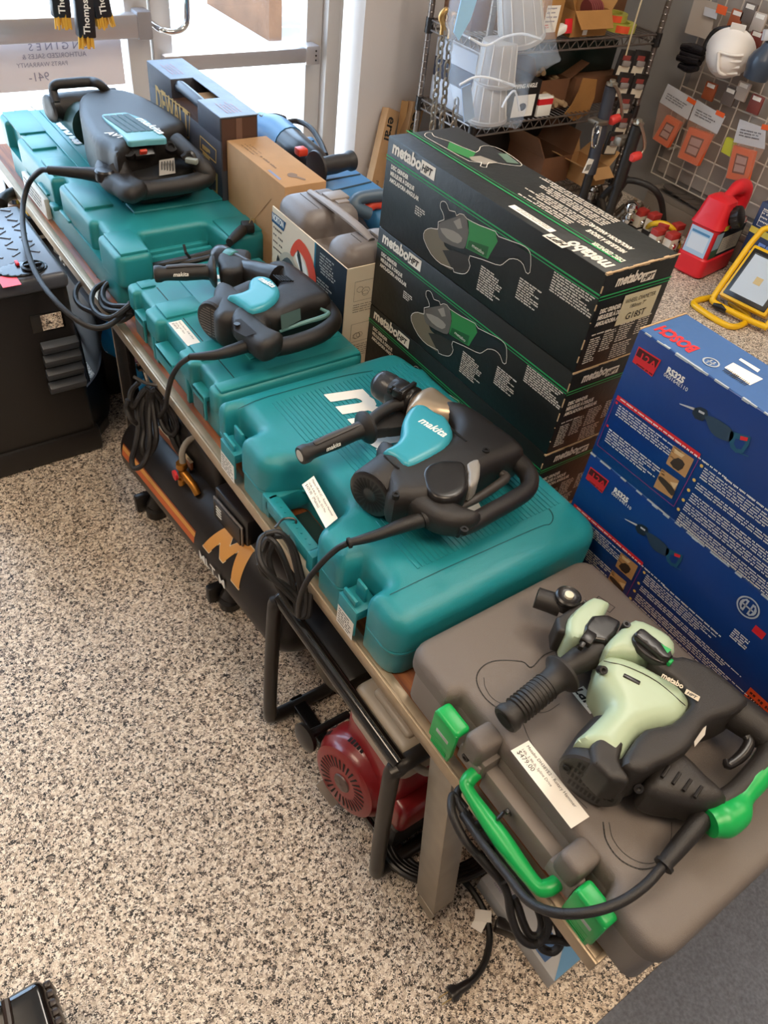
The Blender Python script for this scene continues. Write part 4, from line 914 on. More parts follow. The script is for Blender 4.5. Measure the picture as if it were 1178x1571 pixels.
def metabo_carton(z0, label):
    z1 = z0+HH
    t = thing('grinder_carton', label, 'carton', ((HX0+HX1)/2, (HY0+HY1)/2, z0), group='stack of black disc grinder cartons')
    m = MB().use(CBLK).box(HX0, HX1, HY0, HY1, z0+.0006, z1, .0025, 2)
    m.use(KRAFTE)
    # worn edges along the near end
    e = random.Random(int(z0*1000))
    for k in range(14):
        a = HX0+(HX1-HX0)*k/14; m.box(a, a+(HX1-HX0)/14*1.02, HY0-.0006, HY0+.001+.003*e.random(), z1-.001-.002*e.random(), z1+.0005)
    for k in range(5):
        a = z1-.02-k*.03; m.box(HX0-.0004, HX0+.001, HY0-.0004, HY0+.0012, a-.018*e.random(), a)
    m.build('carton_body', t)
    C = (560, 180, 2.945)
    pl = plane((HX0, HY1, ZB), (0, -1, 0), (0, 0, 1)); dz = z0-ZB
    P = MB(Matrix.Translation((0, 0, dz)))
    L = HY1-HY0
    yl = pl.uv(*c2(C, 115, 172)).y
    P.use(PG).rect(pl, 0, L, .1355, .1380).rect(pl, 0, L, .1305, .1320)
    P.use(PW); tf(P, pl, 'metabo', c2(C, 122, 157), c2(C, 250, 228), .031, shear=.1, off=.0012)
    a = pl.uv(*c2(C, 252, 235)); b_ = pl.uv(*c2(C, 312, 266)); by = pl.uv(*c2(C, 122, 157)).y; P.rect(pl, a.x, b_.x+.002, by-.0025, by+.0195)
    P.use(INK).text('HPT', pl, a.x+.002, by+.002, .0175, shear=.25, off=.0005, h=.0010, sx=.9)
    P.use(PW)
    ty = pl.uv(*c2(C, 118, 230)).y; tl = [pl.uv(*c2(C, *q)).x for q in ((118, 228), (212, 285), (250, 335), (258, 370))]
    P.text('DISC GRINDER', pl, tl[0], ty, .0105, off=.0004, sx=(tl[1]-tl[0])/.085).text('MEULEUSE À DISQUE', pl, tl[0], ty-.0118, .0105, off=.0004, sx=(tl[2]-tl[0])/.122).text('AMOLADORA ANGULAR', pl, tl[0], ty-.0236, .0105, off=.0004, sx=(tl[3]-tl[0])/.130)
    def col(x, y, n, w_, seed, lh=.0042, th=.5):
        q = pl.uv(*c2(C, x, y)); P.lines(pl, q.x, q.y, w_, n, lh, th=th, seed=seed, ragged=.45, fs=.9)
    col(230, 397, 4, .030, 1); col(527, 668, 11, .060, 2); col(702, 722, 9, .058, 3); col(857, 695, 8, .098, 4)
    # printed grinder
    G1 = mat('print_disc', '6d6350', .5); G2 = mat('print_metal', '5d5852', .5); G3 = mat('print_green', '2c7d3f', .45); G4 = mat('print_dark', '16181a', .4); G5 = mat('print_metal_light', '8e877c', .5)
    P.use(G1); pp(P, pl, C, [(272, 512), (300, 500), (340, 510), (360, 580), (400, 620), (405, 690), (340, 660), (290, 600), (265, 545)], .0003, 3)
    P.use(mat('print_disc_dark', '2b2620', .5)); pp(P, pl, C, [(350, 600), (400, 600), (470, 630), (472, 690), (435, 708), (400, 698)], .0004)
    P.use(G4); pp(P, pl, C, [(345, 385), (360, 380), (372, 392), (378, 420), (408, 428), (410, 460), (370, 475), (352, 455), (352, 420)], .0004, 2)
    P.use(G2); pp(P, pl, C, [(330, 485), (365, 465), (410, 450), (440, 438), (460, 455), (470, 500), (455, 580), (430, 592), (350, 560), (332, 530)], .0005, 2)
    P.use(G5); pp(P, pl, C, [(340, 500), (400, 512), (440, 545), (420, 570), (370, 545)], .0006, 2); pp(P, pl, C, [(400, 470), (430, 455), (440, 500), (420, 505)], .0006)
    P.use(G3); pp(P, pl, C, [(462, 462), (590, 518), (600, 560), (555, 640), (455, 590), (470, 520)], .0005)
    P.use(mat('print_green_dark', '1a5528', .45)); pp(P, pl, C, [(470, 555), (560, 585), (548, 632), (460, 590)], .00055)
    P.use(G4); pp(P, pl, C, [(592, 535), (640, 550), (705, 575), (740, 605), (748, 640), (742, 692), (728, 690), (720, 650), (690, 628), (650, 635), (560, 628), (600, 560)], .0005)
    P.use(PW); ps(P, pl, C, [(342, 388), (350, 379), (364, 382), (374, 398), (382, 420), (408, 426), (414, 444), (428, 436), (448, 440), (462, 458), (520, 488), (590, 515), (605, 538), (700, 572), (738, 596), (750, 630), (746, 700), (728, 700), (716, 665), (690, 642), (652, 640), (622, 664), (590, 664), (475, 625), (476, 670), (462, 700), (440, 707), (402, 698), (398, 682), (345, 662), (300, 618), (266, 548), (272, 512), (300, 500), (330, 505), (332, 472), (358, 462), (352, 430), (342, 410)], .0011, .0008, True, 2)
    tf(P, pl, 'metabo', c2(C, 483, 583), c2(C, 540, 605), .009, h=.0009, shear=.1)
    P.build('side_print', t)
    # near end
    C8 = (860, 380, 5.89)
    pe = plane((HX0, HY0, ZB), (1, 0, 0), (0, 0, 1)); Lx = HX1-HX0; P = MB(Matrix.Translation((0, 0, dz)))
    P.use(PG).rect(pe, 0, Lx, .1325, .1350, .0008).rect(pe, 0, Lx, .1275, .1290, .0008)
    P.use(PW); tf(P, pe, 'metabo', c2(C8, 486, 350), c2(C8, 718, 288), .025, h=.001, shear=.15, off=.001)
    a = pe.uv(*c2(C8, 722, 290)); P.rect(pe, a.x, a.x+.030, .140, .155, .001).use(INK).text('HPT', pe, a.x+.002, .1425, .013, shear=.25, off=.0004, h=.0014)
    P.use(PW).text('DISC GRINDER', pe, .012, .104, .0105, off=.0005, h=.001, sx=.66).text('MEULEUSE À DISQUE', pe, .012, .093, .0105, off=.0005, h=.001, sx=.66).text('AMOLADORA ANGULAR', pe, .012, .082, .0105, off=.0005, h=.001, sx=.66)
    P.lines(pe, .012, .068, .05, 1, .005, seed=9, h=.001); P.lines(pe, .012, .060, .025, 11, .0043, seed=10, h=.001); P.lines(pe, .042, .066, .028, 9, .0043, seed=11, h=.001)
    P.lines(pe, .075, .075, .035, 9, .0043, seed=12, h=.001); P.lines(pe, .118, .078, .03, 9, .0043, seed=13, h=.001); P.lines(pe, .075, .034, .045, 7, .0043, seed=14, h=.001)
    if abs(dz) < .001:
        P.use(mat('cream_sticker', 'cfc8a8', .55)).rect(pe, .060, .143, .071, .124, .0014).use(INK)
        P.text('WHEEL DIAMETER', pe, .065, .109, .0105, h=.0018, sx=.82).text('180mm 7"', pe, .08, .098, .010, h=.0018, sx=.9).text('G18ST', pe, .079, .078, .0165, h=.0018, off=.0002, sx=1.0)
    P.build('end_print', t)
    if abs(dz) < .001:
        pt = plane((HX0, HY0, .993), (0, 1, 0), (-1, 0, 0)); P = MB(); C = (560, 180, 2.945)
        P.use(PG); ps(P, pt, C, [(190, 62), (1150, 655)], .0035); ps(P, pt, C, [(205, 60), (1165, 648)], .0012)
        P.use(PW); tf(P, pt, 'metabo', c2(C, 1130, 672), c2(C, 945, 560), .040, shear=.1, off=.0016)
        a = pt.uv(*c2(C, 945, 590)); P.rect(pt, a.x+.006, a.x+.050, a.y+.001, a.y+.020).use(CBLK).text('HPT', pt, a.x+.009, a.y+.004, .018, shear=.25, off=.0005, h=.001)
        P.use(PW); tf(P, pt, 'DISC GRINDER', c2(C, 1178+0, 650), c2(C, 1060, 560), .0145, off=.0007); 
        tf(P, pt, 'MEULEUSE À DISQUE', c2(C, 1185, 610), c2(C, 1000, 512), .0145, off=.0007); tf(P, pt, 'AMOLADORA ANGULAR', c2(C, 1215, 595), c2(C, 1010, 487), .0145, off=.0007)
        P.use(PAPER); a0 = pt.uv(*c2(C, 862, 515)); a1 = pt.uv(*c2(C, 658, 400)); P.rect(pt, a0.x, a1.x, a0.y-.001, a0.y+.013, .0006)
        P.use(mat('faint_print', '8a857a', .5)).lines(pt, a0.x+.01, a0.y+.009, a1.x-a0.x-.02, 2, .005, h=.0009)
        P.use(PW)
        for (x, y, n, w_, sd) in ((900, 455, 3, .13, 21), (1100, 440, 5, .18, 22), (850, 290, 2, .07, 24), (760, 310, 3, .12, 25)):
            pass
        P.lines(pt, .145, -.060, .13, 3, .0062, seed=21, th=.5, ragged=.5); P.lines(pt, .13, -.082, .15, 4, .0062, seed=22, th=.5); P.lines(pt, .12, -.112, .17, 4, .0062, seed=23, th=.5)
        P.lines(pt, .12, -.14, .19, 3, .0062, seed=26, th=.5)
        # faint grinder outline
        og_ = [(268, 82), (282, 70), (302, 72), (312, 88), (380, 110), (500, 160), (520, 135), (560, 130), (620, 150), (700, 205), (700, 222), (640, 215), (560, 205), (548, 228), (520, 222), (525, 205), (470, 200), (380, 150), (290, 100)]
        P.use(mat('print_green', '2c7d3f', .45)); pp(P, pt, C, [(380, 112), (500, 160), (480, 190), (370, 145)], .0005)
        P.use(mat('print_metal_light', '8e877c', .5)); pp(P, pt, C, [(470, 180), (520, 175), (600, 205), (540, 215), (480, 195)], .0006); P.use(mat('print_disc_green', '5a7060', .5)); pp(P, pt, C, [(600, 165), (640, 165), (695, 212), (640, 205)], .0006)
        P.use(PW); ps(P, pt, C, og_, .0013, .0008, True, 2)
        P.build('top_print', t)
    return t
metabo_carton(ZB, 'top carton of the stack of three black and green disc grinder boxes')
metabo_carton(ZB-HH, 'middle carton of the stack of three black and green disc grinder boxes')
metabo_carton(ZB-2*HH, 'bottom carton of the black and green grinder boxes, half hidden behind the teal case')

# ---- blue saw cartons
BX0, BX1, BY0, BY1, BH = .887, .992, .03, .548, .2318
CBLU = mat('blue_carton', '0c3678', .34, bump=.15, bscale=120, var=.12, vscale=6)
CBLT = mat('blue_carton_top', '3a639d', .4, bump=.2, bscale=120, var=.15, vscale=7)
RED = mat('carton_red_print', 'd3232c', .45); REDD = mat('carton_red_dark', '45100f', .5)
ZBB = TT+BH
def blue_carton(z0, label):
    z1 = z0+BH; dz = z0-ZBB
    t = thing('saw_carton', label, 'carton', ((BX0+BX1)/2, (BY0+BY1)/2, z0), group='two blue reciprocating saw cartons')
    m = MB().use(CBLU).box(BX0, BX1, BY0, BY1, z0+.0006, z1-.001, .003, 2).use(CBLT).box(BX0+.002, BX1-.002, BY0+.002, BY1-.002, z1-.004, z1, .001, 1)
    e = random.Random(int(z0*77)); m.use(mat('torn_paper', 'a9b4bd', .8))
    for k in range(46):
        a = BY0+(BY1-BY0)*k/46
        if e.random() < .62: m.box(BX0-.0003, BX0+.0012+.0022*e.random(), a, a+(BY1-BY0)/46, z1-.0012-.0022*e.random(), z1+.0003)
    m.use(KRAFTE).box(BX0+.002, BX1, BY1-.002, BY1+.0005, z1-.002, z1+.0006)
    m.build('carton_body', t)
    pl = plane((BX0, BY1, ZBB), (0, -1, 0), (0, 0, 1)); C8 = (778, 330, 2.945); C7 = (878, 600, 3.927)
    P = MB(Matrix.Translation((0, 0, dz)))
    P.use(RED); pp(P, pl, C8, [(596, 592), (697, 655), (655, 730), (566, 662)], .0006)
    P.use(REDD); pp(P, pl, C8, [(598, 600), (688, 657), (670, 690), (583, 632)], .0008)
    P.use(RED); a = pl.uv(*c2(C8, 590, 632)); P.text('12A', pl, a.x+.003, a.y-.0045, .0175, off=.0003, h=.0011, sx=1.1)
    P.use(REDD).lines(pl, a.x+.004, a.y-.011, .032, 1, .005, h=.001)
    P.use(WHITEP); tf(P, pl, 'RS325', c2(C8, 718, 708), c2(C8, 797, 752), .013, off=.0006); tf(P, pl, '060164E110', c2(C8, 706, 724), c2(C8, 815, 792), .0085)
    P.use(RED); pp(P, pl, C7, [(275, 22), (775, 378), (765, 408), (265, 48)], .0007)
    P.use(WHITEP); q = pl.uv(*c2(C7, 290, 55)); P.lines(pl, q.x, q.y+.0036, .20, 1, .0045, th=.5, h=.001, seed=3, ragged=0)
    P.use(mat('magenta_rule', '8a2f6a', .5)); ps(P, pl, C7, [(768, 400), (612, 695), (150, 322), (262, 45)], .0010)
    P.use(WHITEP)
    def col(cx, cy, n, w_, seed, lh=.0042, th=.42): q = pl.uv(*c2(C7, cx, cy)); P.lines(pl, q.x, q.y, w_, n, lh, th=th, seed=seed, ragged=.35, h=.0008)
    col(285, 82, 5, .125, 31); col(225, 225, 6, .118, 32, .0045)
    P.use(RED)
    for x, y in ((268, 70), (213, 208)): q = pl.uv(*c2(C7, x, y)); P.rect(pl, q.x-.002, q.x+.002, q.y-.002, q.y+.002)
    # little photographs
    PH = mat('photo_tan', 'b58a5a', .5); PD = mat('photo_dark', '3b3028', .5); PH2 = mat('photo_light', 'd8b98c', .5)
    P.use(PH); pp(P, pl, C7, [(612, 325), (735, 410), (680, 522), (565, 435)], .0008); pp(P, pl, C7, [(540, 465), (645, 540), (600, 648), (490, 575)], .0008)
    P.use(PD); pp(P, pl, C7, [(590, 430), (640, 400), (680, 440), (640, 480)], .001, 2); pp(P, pl, C7, [(530, 510), (570, 540), (620, 600), (600, 630), (560, 580), (520, 530)], .001, 2)
    P.use(PH2); pp(P, pl, C7, [(620, 345), (680, 385), (660, 400), (615, 370)], .001); pp(P, pl, C7, [(590, 545), (640, 555), (615, 590)], .0011)
    # printed saw
    S1 = mat('saw_print_dark', '1c2c3c', .45); S2 = mat('saw_print_mid', '2a4257', .45); S3 = mat('saw_print_teal', '1c5570', .45); S4 = mat('saw_print_steel', 'b8bcc0', .4)
    P.use(S4); pp(P, pl, C7, [(645, 72), (745, 102), (742, 118), (650, 80)], .0008)
    P.use(S1); pp(P, pl, C7, [(740, 100), (775, 95), (815, 115), (820, 150), (785, 180), (740, 165), (722, 130)], .0008)
    P.use(S4); pp(P, pl, C7, [(765, 112), (800, 130), (795, 142), (762, 125)], .001)
    P.use(S2); pp(P, pl, C7, [(800, 150), (850, 155), (940, 210), (975, 255), (960, 295), (930, 300), (860, 270), (825, 225), (810, 180)], .0009, 2)
    P.use(S3); pp(P, pl, C7, [(955, 240), (1010, 255), (1078, 275), (1065, 325), (1030, 372), (985, 370), (955, 340), (945, 290)], .0009)
    P.use(CBLU); pp(P, pl, C7, [(985, 285), (1020, 290), (1045, 310), (1020, 350), (990, 345), (975, 315)], .0011)
    P.use(RED); pp(P, pl, C7, [(1015, 268), (1062, 280), (1055, 300), (1012, 292)], .0012)
    P.use(S3); ps(P, pl, C7, [(1010, 372), (1060, 392)], .0015)
    # bullets and features
    P.use(mat('bullet_yellow', 'd9b45a', .5))
    for x, y in ((780, 450), (735, 535), (702, 596), (670, 655), (640, 711)):
        q = pl.uv(*c2(C7, x, y)); P.poly([pl(q.x+.0028*math.cos(k*PI/5), q.y+.0028*math.sin(k*PI/5), .0008) for k in range(10)])
    P.use(WHITEP); col(920, 518, 1, .14, 40, th=.6)
    col(800, 460, 5, .165, 41); col(757, 550, 3, .26, 42); col(725, 612, 4, .25, 43); col(690, 668, 4, .25, 44); col(655, 728, 5, .25, 45); col(640, 800-30, 2, .15, 46)
    # ringed armature emblem, position traced on the lower carton
    q = pl.uv(*c2(C7, 1060, 1302)); ez = q.y+BH
    def ring(r0, r1, n=36):
        for k in range(n):
            a0, a1 = 2*PI*k/n, 2*PI*(k+1)/n
            P.poly([pl(q.x+r_*math.cos(a_), ez+r_*math.sin(a_), .0009) for r_, a_ in ((r0, a0), (r1, a0), (r1, a1), (r0, a1))])
    P.use(mat('emblem_silver', 'aab4bf', .35)); ring(.0155, .0180)
    for sx in (-1, 1):
        P.poly([pl(q.x+sx*x, ez+y, .0009) for x, y in ((.004, .010), (.0075, .0115), (.0125, .005), (.0135, 0), (.0125, -.005), (.0075, -.0115), (.004, -.010), (.004, -.0075), (.008, -.007), (.0095, 0), (.008, .007), (.004, .0075))][::sx])
    P.rect(pl, q.x-.009, q.x+.009, ez-.0014, ez+.0014, .001); P.rect(pl, q.x-.0055, q.x-.003, ez-.011, ez+.011, .001); P.rect(pl, q.x+.003, q.x+.0055, ez-.011, ez+.011, .001)
    P.use(WHITEP).lines(pl, q.x+.002, ez-.048, .03, 5, .0042, seed=60, th=.5); P.use(RED).rect(pl, q.x+.022, q.x+.040, ez-.030, ez-.016)
    P.build('side_print', t)
    if z0 < ZBB-.01:
        P = MB(); P.use(mat('orange_red_label', 'd2491f', .5)).rect(pl, BY1-.146, BY1-.05, .535-ZBB-.012, .548-ZBB+.012); P.use(mat('label_dark_print', '4a1c12', .5)).lines(pl, BY1-.142, .548-ZBB+.006, .09, 3, .009, th=.5, seed=4, h=.0009); P.build('warning_label', t)
    if abs(dz) < .001:
        pt = plane((BX0, BY0, z1), (0, 1, 0), (-1, 0, 0)); P = MB()
        P.use(RED); tf(P, pt, 'BOSCH', c2(C8, 870, 606), c2(C8, 682, 512), .033, off=.0016, shear=-.0)
        q = pt.uv(*c2(C8, 920, 667)); P.use(mat('emblem_silver', 'aab4bf', .35))
        for k in range(24):
            a0, a1 = 2*PI*k/24, 2*PI*(k+1)/24; P.poly([pt(q.x+r_*math.cos(a_), q.y+r_*math.sin(a_), .0009) for r_, a_ in ((.0095, a0), (.012, a0), (.012, a1), (.0095, a1))])
        P.rect(pt, q.x-.006, q.x+.006, q.y-.001, q.y+.001).rect(pt, q.x-.004, q.x-.002, q.y-.007, q.y+.007).rect(pt, q.x+.002, q.x+.004, q.y-.007, q.y+.007)
        P.use(PAPER); pp(P, pt, C8, [(980, 690), (1020, 668), (1155, 742), (1095, 770)], .0006); pp(P, pt, C8, [(1045, 655), (1055, 648), (1142, 700), (1130, 712)], .0006)
        P.use(INK); A_ = pt.uv(*c2(C8, 1100, 760)); B_ = pt.uv(*c2(C8, 995, 692)); e = random.Random(4); x = A_.x
        while x < B_.x: P.rect(pt, x, x+.0008+.0012*e.random(), A_.y+.002, A_.y+.014, .0009); x += .0028
        P.build('top_print', t)
    return t
blue_carton(ZBB, 'upper of two blue saw cartons, its top face with red lettering visible')
blue_carton(TT, 'lower of two blue saw cartons, directly behind the grey case')

# ---- saw case with printed sleeve
t = thing('saw_case', 'grey plastic carry case in a printed cardboard sleeve showing an orange cut-off saw', 'tool case', (.887, 1.335, TT))
NG = mat('case_warm_grey', '6f6865', .42, bump=.2, bscale=600); NG2 = mat('case_warm_grey_light', '8b837e', .45)
NX0, NX1, NY0, NY1, NZ = .812, .966, 1.178, 1.492, .742
m = MB().use(NG).box(NX0+.003, NX1-.003, 1.350, 1.490, .60, .775, .032, 5); m.build('case_hump', t)
m = MB().use(NG).box(NX0+.003, NX1-.003, 1.182, 1.280, .60, .775, .032, 5); m.build('case_hump', t)
m = MB().use(NG).box(NX0+.004, NX1-.004, 1.19, 1.48, TT+.001, .705, .004, 2).box(NX0+.004, NX1-.004, 1.262, 1.365, .68, .722, .012, 3); m.build('case_body', t)
MB().use(NG2).tube([(.887, 1.18+.03, .776), (.887, 1.26, .782), (.887, 1.37, .782), (.887, 1.46, .776)], [.008, .011, .011, .008], 10, smooth=3, flat=.6).build('handle', t)
for y in (1.225, 1.42):
    l = MB().use(NG2).box(.905, .955, y-.02, y+.02, .773, .780, .002).box(.915, .945, y-.035, y-.018, .772, .777, .001).build('latch', t)
m = MB().use(mat('seam_dark', '4a4541', .6))
for y0, y1 in ((1.192, 1.27), (1.36, 1.48)): m.box(.862, .8635, y0+.02, y1-.02, .7745, .7757).box(.902, .9035, y0+.02, y1-.02, .7745, .7757)
m.build('seam', t)
SLV = mat('sleeve_card', 'd9cbb4', .6); SLVD = mat('sleeve_navy', '16222e', .5); SLVT = mat('sleeve_teal', '0e6d86', .5)
m = MB().use(SLV).box(NX0-.001, NX0+.002, NY0, NY1, .483, NZ).box(NX0, NX1, NY0-.001, NY0+.002, .50, NZ).box(NX1-.002, NX1+.001, NY0, NY1, .483, NZ-.03).box(NX0, NX1, NY1-.002, NY1+.001, .483, NZ-.02)
m.build('cardboard_sleeve', t)
C = (400, 260, 5.235); pl = plane((NX0-.001, NY1, TT), (0, -1, 0), (0, 0, 1)); P = MB()
a = pl.uv(*c2(C, 436, 580)).x; P.use(SLVD).rect(pl, a+.006, NY1-NY0, .003, NZ-TT).use(SLVT).rect(pl, a, a+.006, .003, NZ-TT)
P.use(mat('navy_badge', '1f4f78', .5)); pp(P, pl, C, [(92, 335), (205, 428), (185, 498), (90, 412)], .0008)
P.use(WHITEP); tf(P, pl, 'NORTON', c2(C, 97, 395), c2(C, 185, 470), .021, h=.0012, off=.0006)
P.use(mat('faint_text', '6d6a66', .5)).lines(pl, .006, pl.uv(*c2(C, 92, 440)).y, .05, 4, .016, th=.25, seed=71, ragged=.4)
P.use(mat('orange_saw', 'd8492c', .45)); pp(P, pl, C, [(300, 560), (330, 572), (380, 640), (420, 740), (445, 860), (440, 930), (400, 950), (350, 900), (330, 860), (340, 850), (375, 880), (388, 850), (360, 740), (322, 670), (295, 650), (260, 700), (238, 665), (262, 600)], .0010, 2)
P.use(WHITEP); pp(P, pl, C, [(275, 690), (300, 655), (330, 700), (362, 780), (378, 850), (362, 880), (330, 850), (300, 760)], .0007, 2)
P.use(mat('saw_guard', 'b5ad9c', .5)); pp(P, pl, C, [(150, 700), (190, 662), (240, 680), (280, 760), (330, 850), (330, 905), (240, 860), (170, 800), (150, 760)], .0008, 2)
P.use(mat('saw_disc', '4b4b4f', .4)); pp(P, pl, C, [(160, 780), (175, 730), (215, 705), (250, 740), (280, 800), (285, 850), (230, 850), (180, 810)], .0011, 2)
P.use(INK); pp(P, pl, C, [(140, 680), (155, 720), (150, 780), (128, 790), (130, 720)], .0011); pp(P, pl, C, [(300, 640), (318, 680), (345, 850), (335, 870), (310, 760), (295, 690)], .0012); pp(P, pl, C, [(208, 800), (222, 790), (230, 820), (215, 828)], .0013)
P.use(mat('pale_text', 'b9bcb6', .5))
for x, y, n in ((480, 665, 5), (485, 790, 2), (455, 860, 3), (465, 950, 4)):
    q = pl.uv(*c2(C, x, y)); P.lines(pl, q.x, q.y, .062, n, .0068, th=.4, seed=x, h=.001)
P.build('sleeve_print', t)
pe = plane((NX0, NY0-.001, TT), (1, 0, 0), (0, 0, 1)); P = MB().use(mat('sleeve_line_art', '5f574c', .6))
for x, y in ((.020, .185), (.085, .190), (.020, .085), (.085, .090)):
    P.stroke(pe, [(x, y), (x+.05, y), (x+.05, y+.045), (x, y+.045)], .0006, closed=True)
    e = random.Random(int(x*1000+y*100))
    for k in range(3):
        cx, cy, r_ = x+.012+.026*e.random(), y+.012+.02*e.random(), .006+.006*e.random(); P.stroke(pe, [(cx+r_*math.cos(i*.9), cy+r_*math.sin(i*.9)*.8) for i in range(7)], .0007, closed=True)
    P.lines(pe, x, y-.008, .055, 4 if y > .1 else 6, .0055, th=.3, seed=int(x*999), h=.0007)
P.build('sleeve_print', t)

# ---- plain cardboard box
t = thing('cardboard_box', 'plain brown cardboard box between the tall blue carton and the grey saw case', 'carton', (.90, 1.65, TT))
m = MB().use(KRAFT).box(.846, .955, 1.500, 1.792, TT+.0006, .775, .002, 2)
pt = plane((.846, 1.5, .775), (0, 1, 0), (-1, 0, 0)); m.use(mat('faded_brown_print', '7a5f45', .7))
m.lines(pt, .19, -.02, .07, 3, .010, th=.25, seed=80); m.lines(pt, .10, -.03, .09, 1, .014, th=.35, seed=81, h=.0007)
pp(m, pt, (390, 160, 4.531), [(230, 485), (260, 478), (300, 490), (300, 502), (355, 520), (350, 530), (290, 512), (240, 505)], .0007, 2)
m.use(mat('faded_blue_tag', '7d86a0', .7)); pp(m, pt, (390, 160, 4.531), [(92, 460), (110, 458), (188, 520), (175, 528)], .0007)
m.use(mat('kraft_fold', '8a6843', .85)); ps(m, plane((.846, 1.792, TT), (0, -1, 0), (0, 0, 1)), (220, 80, 4.91), [(965, 1105), (825, 1275)], .0018)
m.build('carton_body', t)

# ---- tall blue-black carton with handle opening
t = thing('saw_carton', 'tall scuffed blue-black carton with a carry handle in its top, by the door', 'carton', (.88, 2.02, TT))
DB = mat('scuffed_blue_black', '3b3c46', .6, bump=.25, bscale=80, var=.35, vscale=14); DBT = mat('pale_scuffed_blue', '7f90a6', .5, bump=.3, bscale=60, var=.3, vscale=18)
DX0, DX1, DY0, DY1, DZ = .833, .934, 1.797, 2.245, .825
hy0, hy1 = 1.925, 2.085
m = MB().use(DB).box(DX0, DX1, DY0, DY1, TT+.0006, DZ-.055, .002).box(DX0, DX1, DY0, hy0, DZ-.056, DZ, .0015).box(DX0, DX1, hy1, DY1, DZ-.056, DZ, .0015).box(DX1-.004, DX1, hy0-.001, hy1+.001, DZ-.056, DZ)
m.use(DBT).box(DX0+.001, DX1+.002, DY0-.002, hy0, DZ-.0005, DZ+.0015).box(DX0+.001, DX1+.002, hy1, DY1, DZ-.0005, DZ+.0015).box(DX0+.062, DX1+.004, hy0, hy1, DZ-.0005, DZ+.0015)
m.use(mat('inner_brown', '4d3327', .8)).box(DX0+.002, DX1-.004, hy0, hy1, DZ-.0555, DZ-.045).box(DX0+.004, DX1-.004, DY0-.0008, DY0, .70, DZ-.004).use(KRAFT).box(DX0+.05, DX0+.09, hy0+.02, hy1-.05, DZ-.045, DZ-.02)
m.use(mat('tape_brown', '6b5044', .6)).box(DX0+.042, DX0+.058, DY0-.0016, DY0-.0008, .72, DZ-.004)
m.build('carton_body', t)
MB().use(mat('dark_plastic_handle', '2d3442', .35)).tube([(DX0+.022, hy0+.002, DZ-.018), (DX0+.020, hy0+.04, DZ-.014), (DX0+.020, hy1-.03, DZ-.012), (DX0+.022, hy1-.002, DZ-.016)], .014, 14, smooth=3).build('handle', t)
YEL = mat('faded_yellow_print', 'c9a35c', .6); pl = plane((DX0, DY1, TT), (0, -1, 0), (0, 0, 1)); P = MB(); C = (220, 80, 4.91)
P.use(YEL); ps(P, pl, C, [(97, 270), (350, 460), (345, 650), (100, 430)], .003, closed=True); pp(P, pl, C, [(97, 480), (560, 920), (560, 1070), (97, 620)], .0005); ps(P, pl, C, [(430, 630), (548, 740), (548, 835), (430, 725)], .003, closed=True)
q = pl.uv(*c2(C, 115, 415)); tf(P, pl, 'DEWALT', c2(C, 103, 420), c2(C, 345, 628), .085, off=.002)
q = pl.uv(*c2(C, 445, 690)); P.lines(pl, q.x, q.y, .055, 3, .018, th=.5, seed=5)
P.use(DB); pp(P, pl, C, [(480, 905), (548, 965), (548, 1050), (480, 1000)], .0008)
P.build('side_print', t)
pt = plane((DX0, DY0, DZ+.0016), (0, 1, 0), (-1, 0, 0)); P = MB().use(mat('faded_pink_print', 'b08a96', .6)).lines(pt, .02, -.03, .08, 5, .009, th=.35, seed=8).lines(pt, .32, -.02, .10, 4, .009, th=.35, seed=9).build('top_print', t)

# ---- blue tools and cases at the back of the table
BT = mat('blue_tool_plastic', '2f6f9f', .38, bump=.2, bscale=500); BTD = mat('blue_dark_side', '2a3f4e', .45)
def blue_case(pts, z, label, name='tool_case'):
    P_ = [W(x, y, z).xy for x, y in pts]; c_ = sum(P_, Vector((0, 0)))/len(P_)
    t = thing(name, label, 'tool case', (c_.x, c_.y, TT))
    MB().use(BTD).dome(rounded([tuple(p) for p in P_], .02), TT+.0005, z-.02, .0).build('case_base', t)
    MB().use(BT).dome(rounded([tuple(p) for p in P_], .02), z-.02, z, .012).build('lid', t)
    u = (P_[1]-P_[0])
    for k in (.32, .66):
        a = P_[0].lerp(P_[3], k); b = P_[1].lerp(P_[2], k); d_ = (b-a).normalized(); a = a+d_*.015; b = b-d_*.015
        MB().use(BTD).tube([(a.x, a.y, z), (b.x, b.y, z)], .0035, 8).build('lid_groove', t)
    return t
blue_case([(455, 268), (543, 256), (592, 290), (520, 312)], .60, 'ridged blue plastic case behind the grey saw case, long black grip above it')
blue_case([(432, 218), (480, 206), (500, 236), (448, 250)], .60, 'small blue plastic case nearest the door frame, looped cable around it')
t = thing('rotary_hammer', 'blue and black corded hammer with a long ribbed side grip, behind the cardboard box', 'power tool', (1.2, 2.0, .60))
zz = .64
MB().use(BT).tube([W(398, 190, zz), W(425, 205, zz), W(445, 222, zz)], [.035, .05, .05], 18, smooth=3).build('motor_housing', t)
MB().use(TBLK2).tube([W(445, 222, zz), W(462, 236, zz), W(480, 246, zz), W(490, 256, zz)], [.048, .046, .04, .03], 18, smooth=3).build('gear_housing', t)
MB().use(mat('switch_red', 'c8402c', .4)).obox(W(462, 232, .69), ((1, 0, 0), (0, 1, 0), (0, 0, 1)), (.03, .03, .02), .005).build('switch', t)
MB().use(TBLK2).tube([W(400, 186, .66), W(420, 184, .66), W(435, 188, .65)], [.018, .02, .02], 12, smooth=3).build('rear_handle', t)
grip(t, W(541, 246, .66), W(484, 258, .66), .024, .045, letters=False)
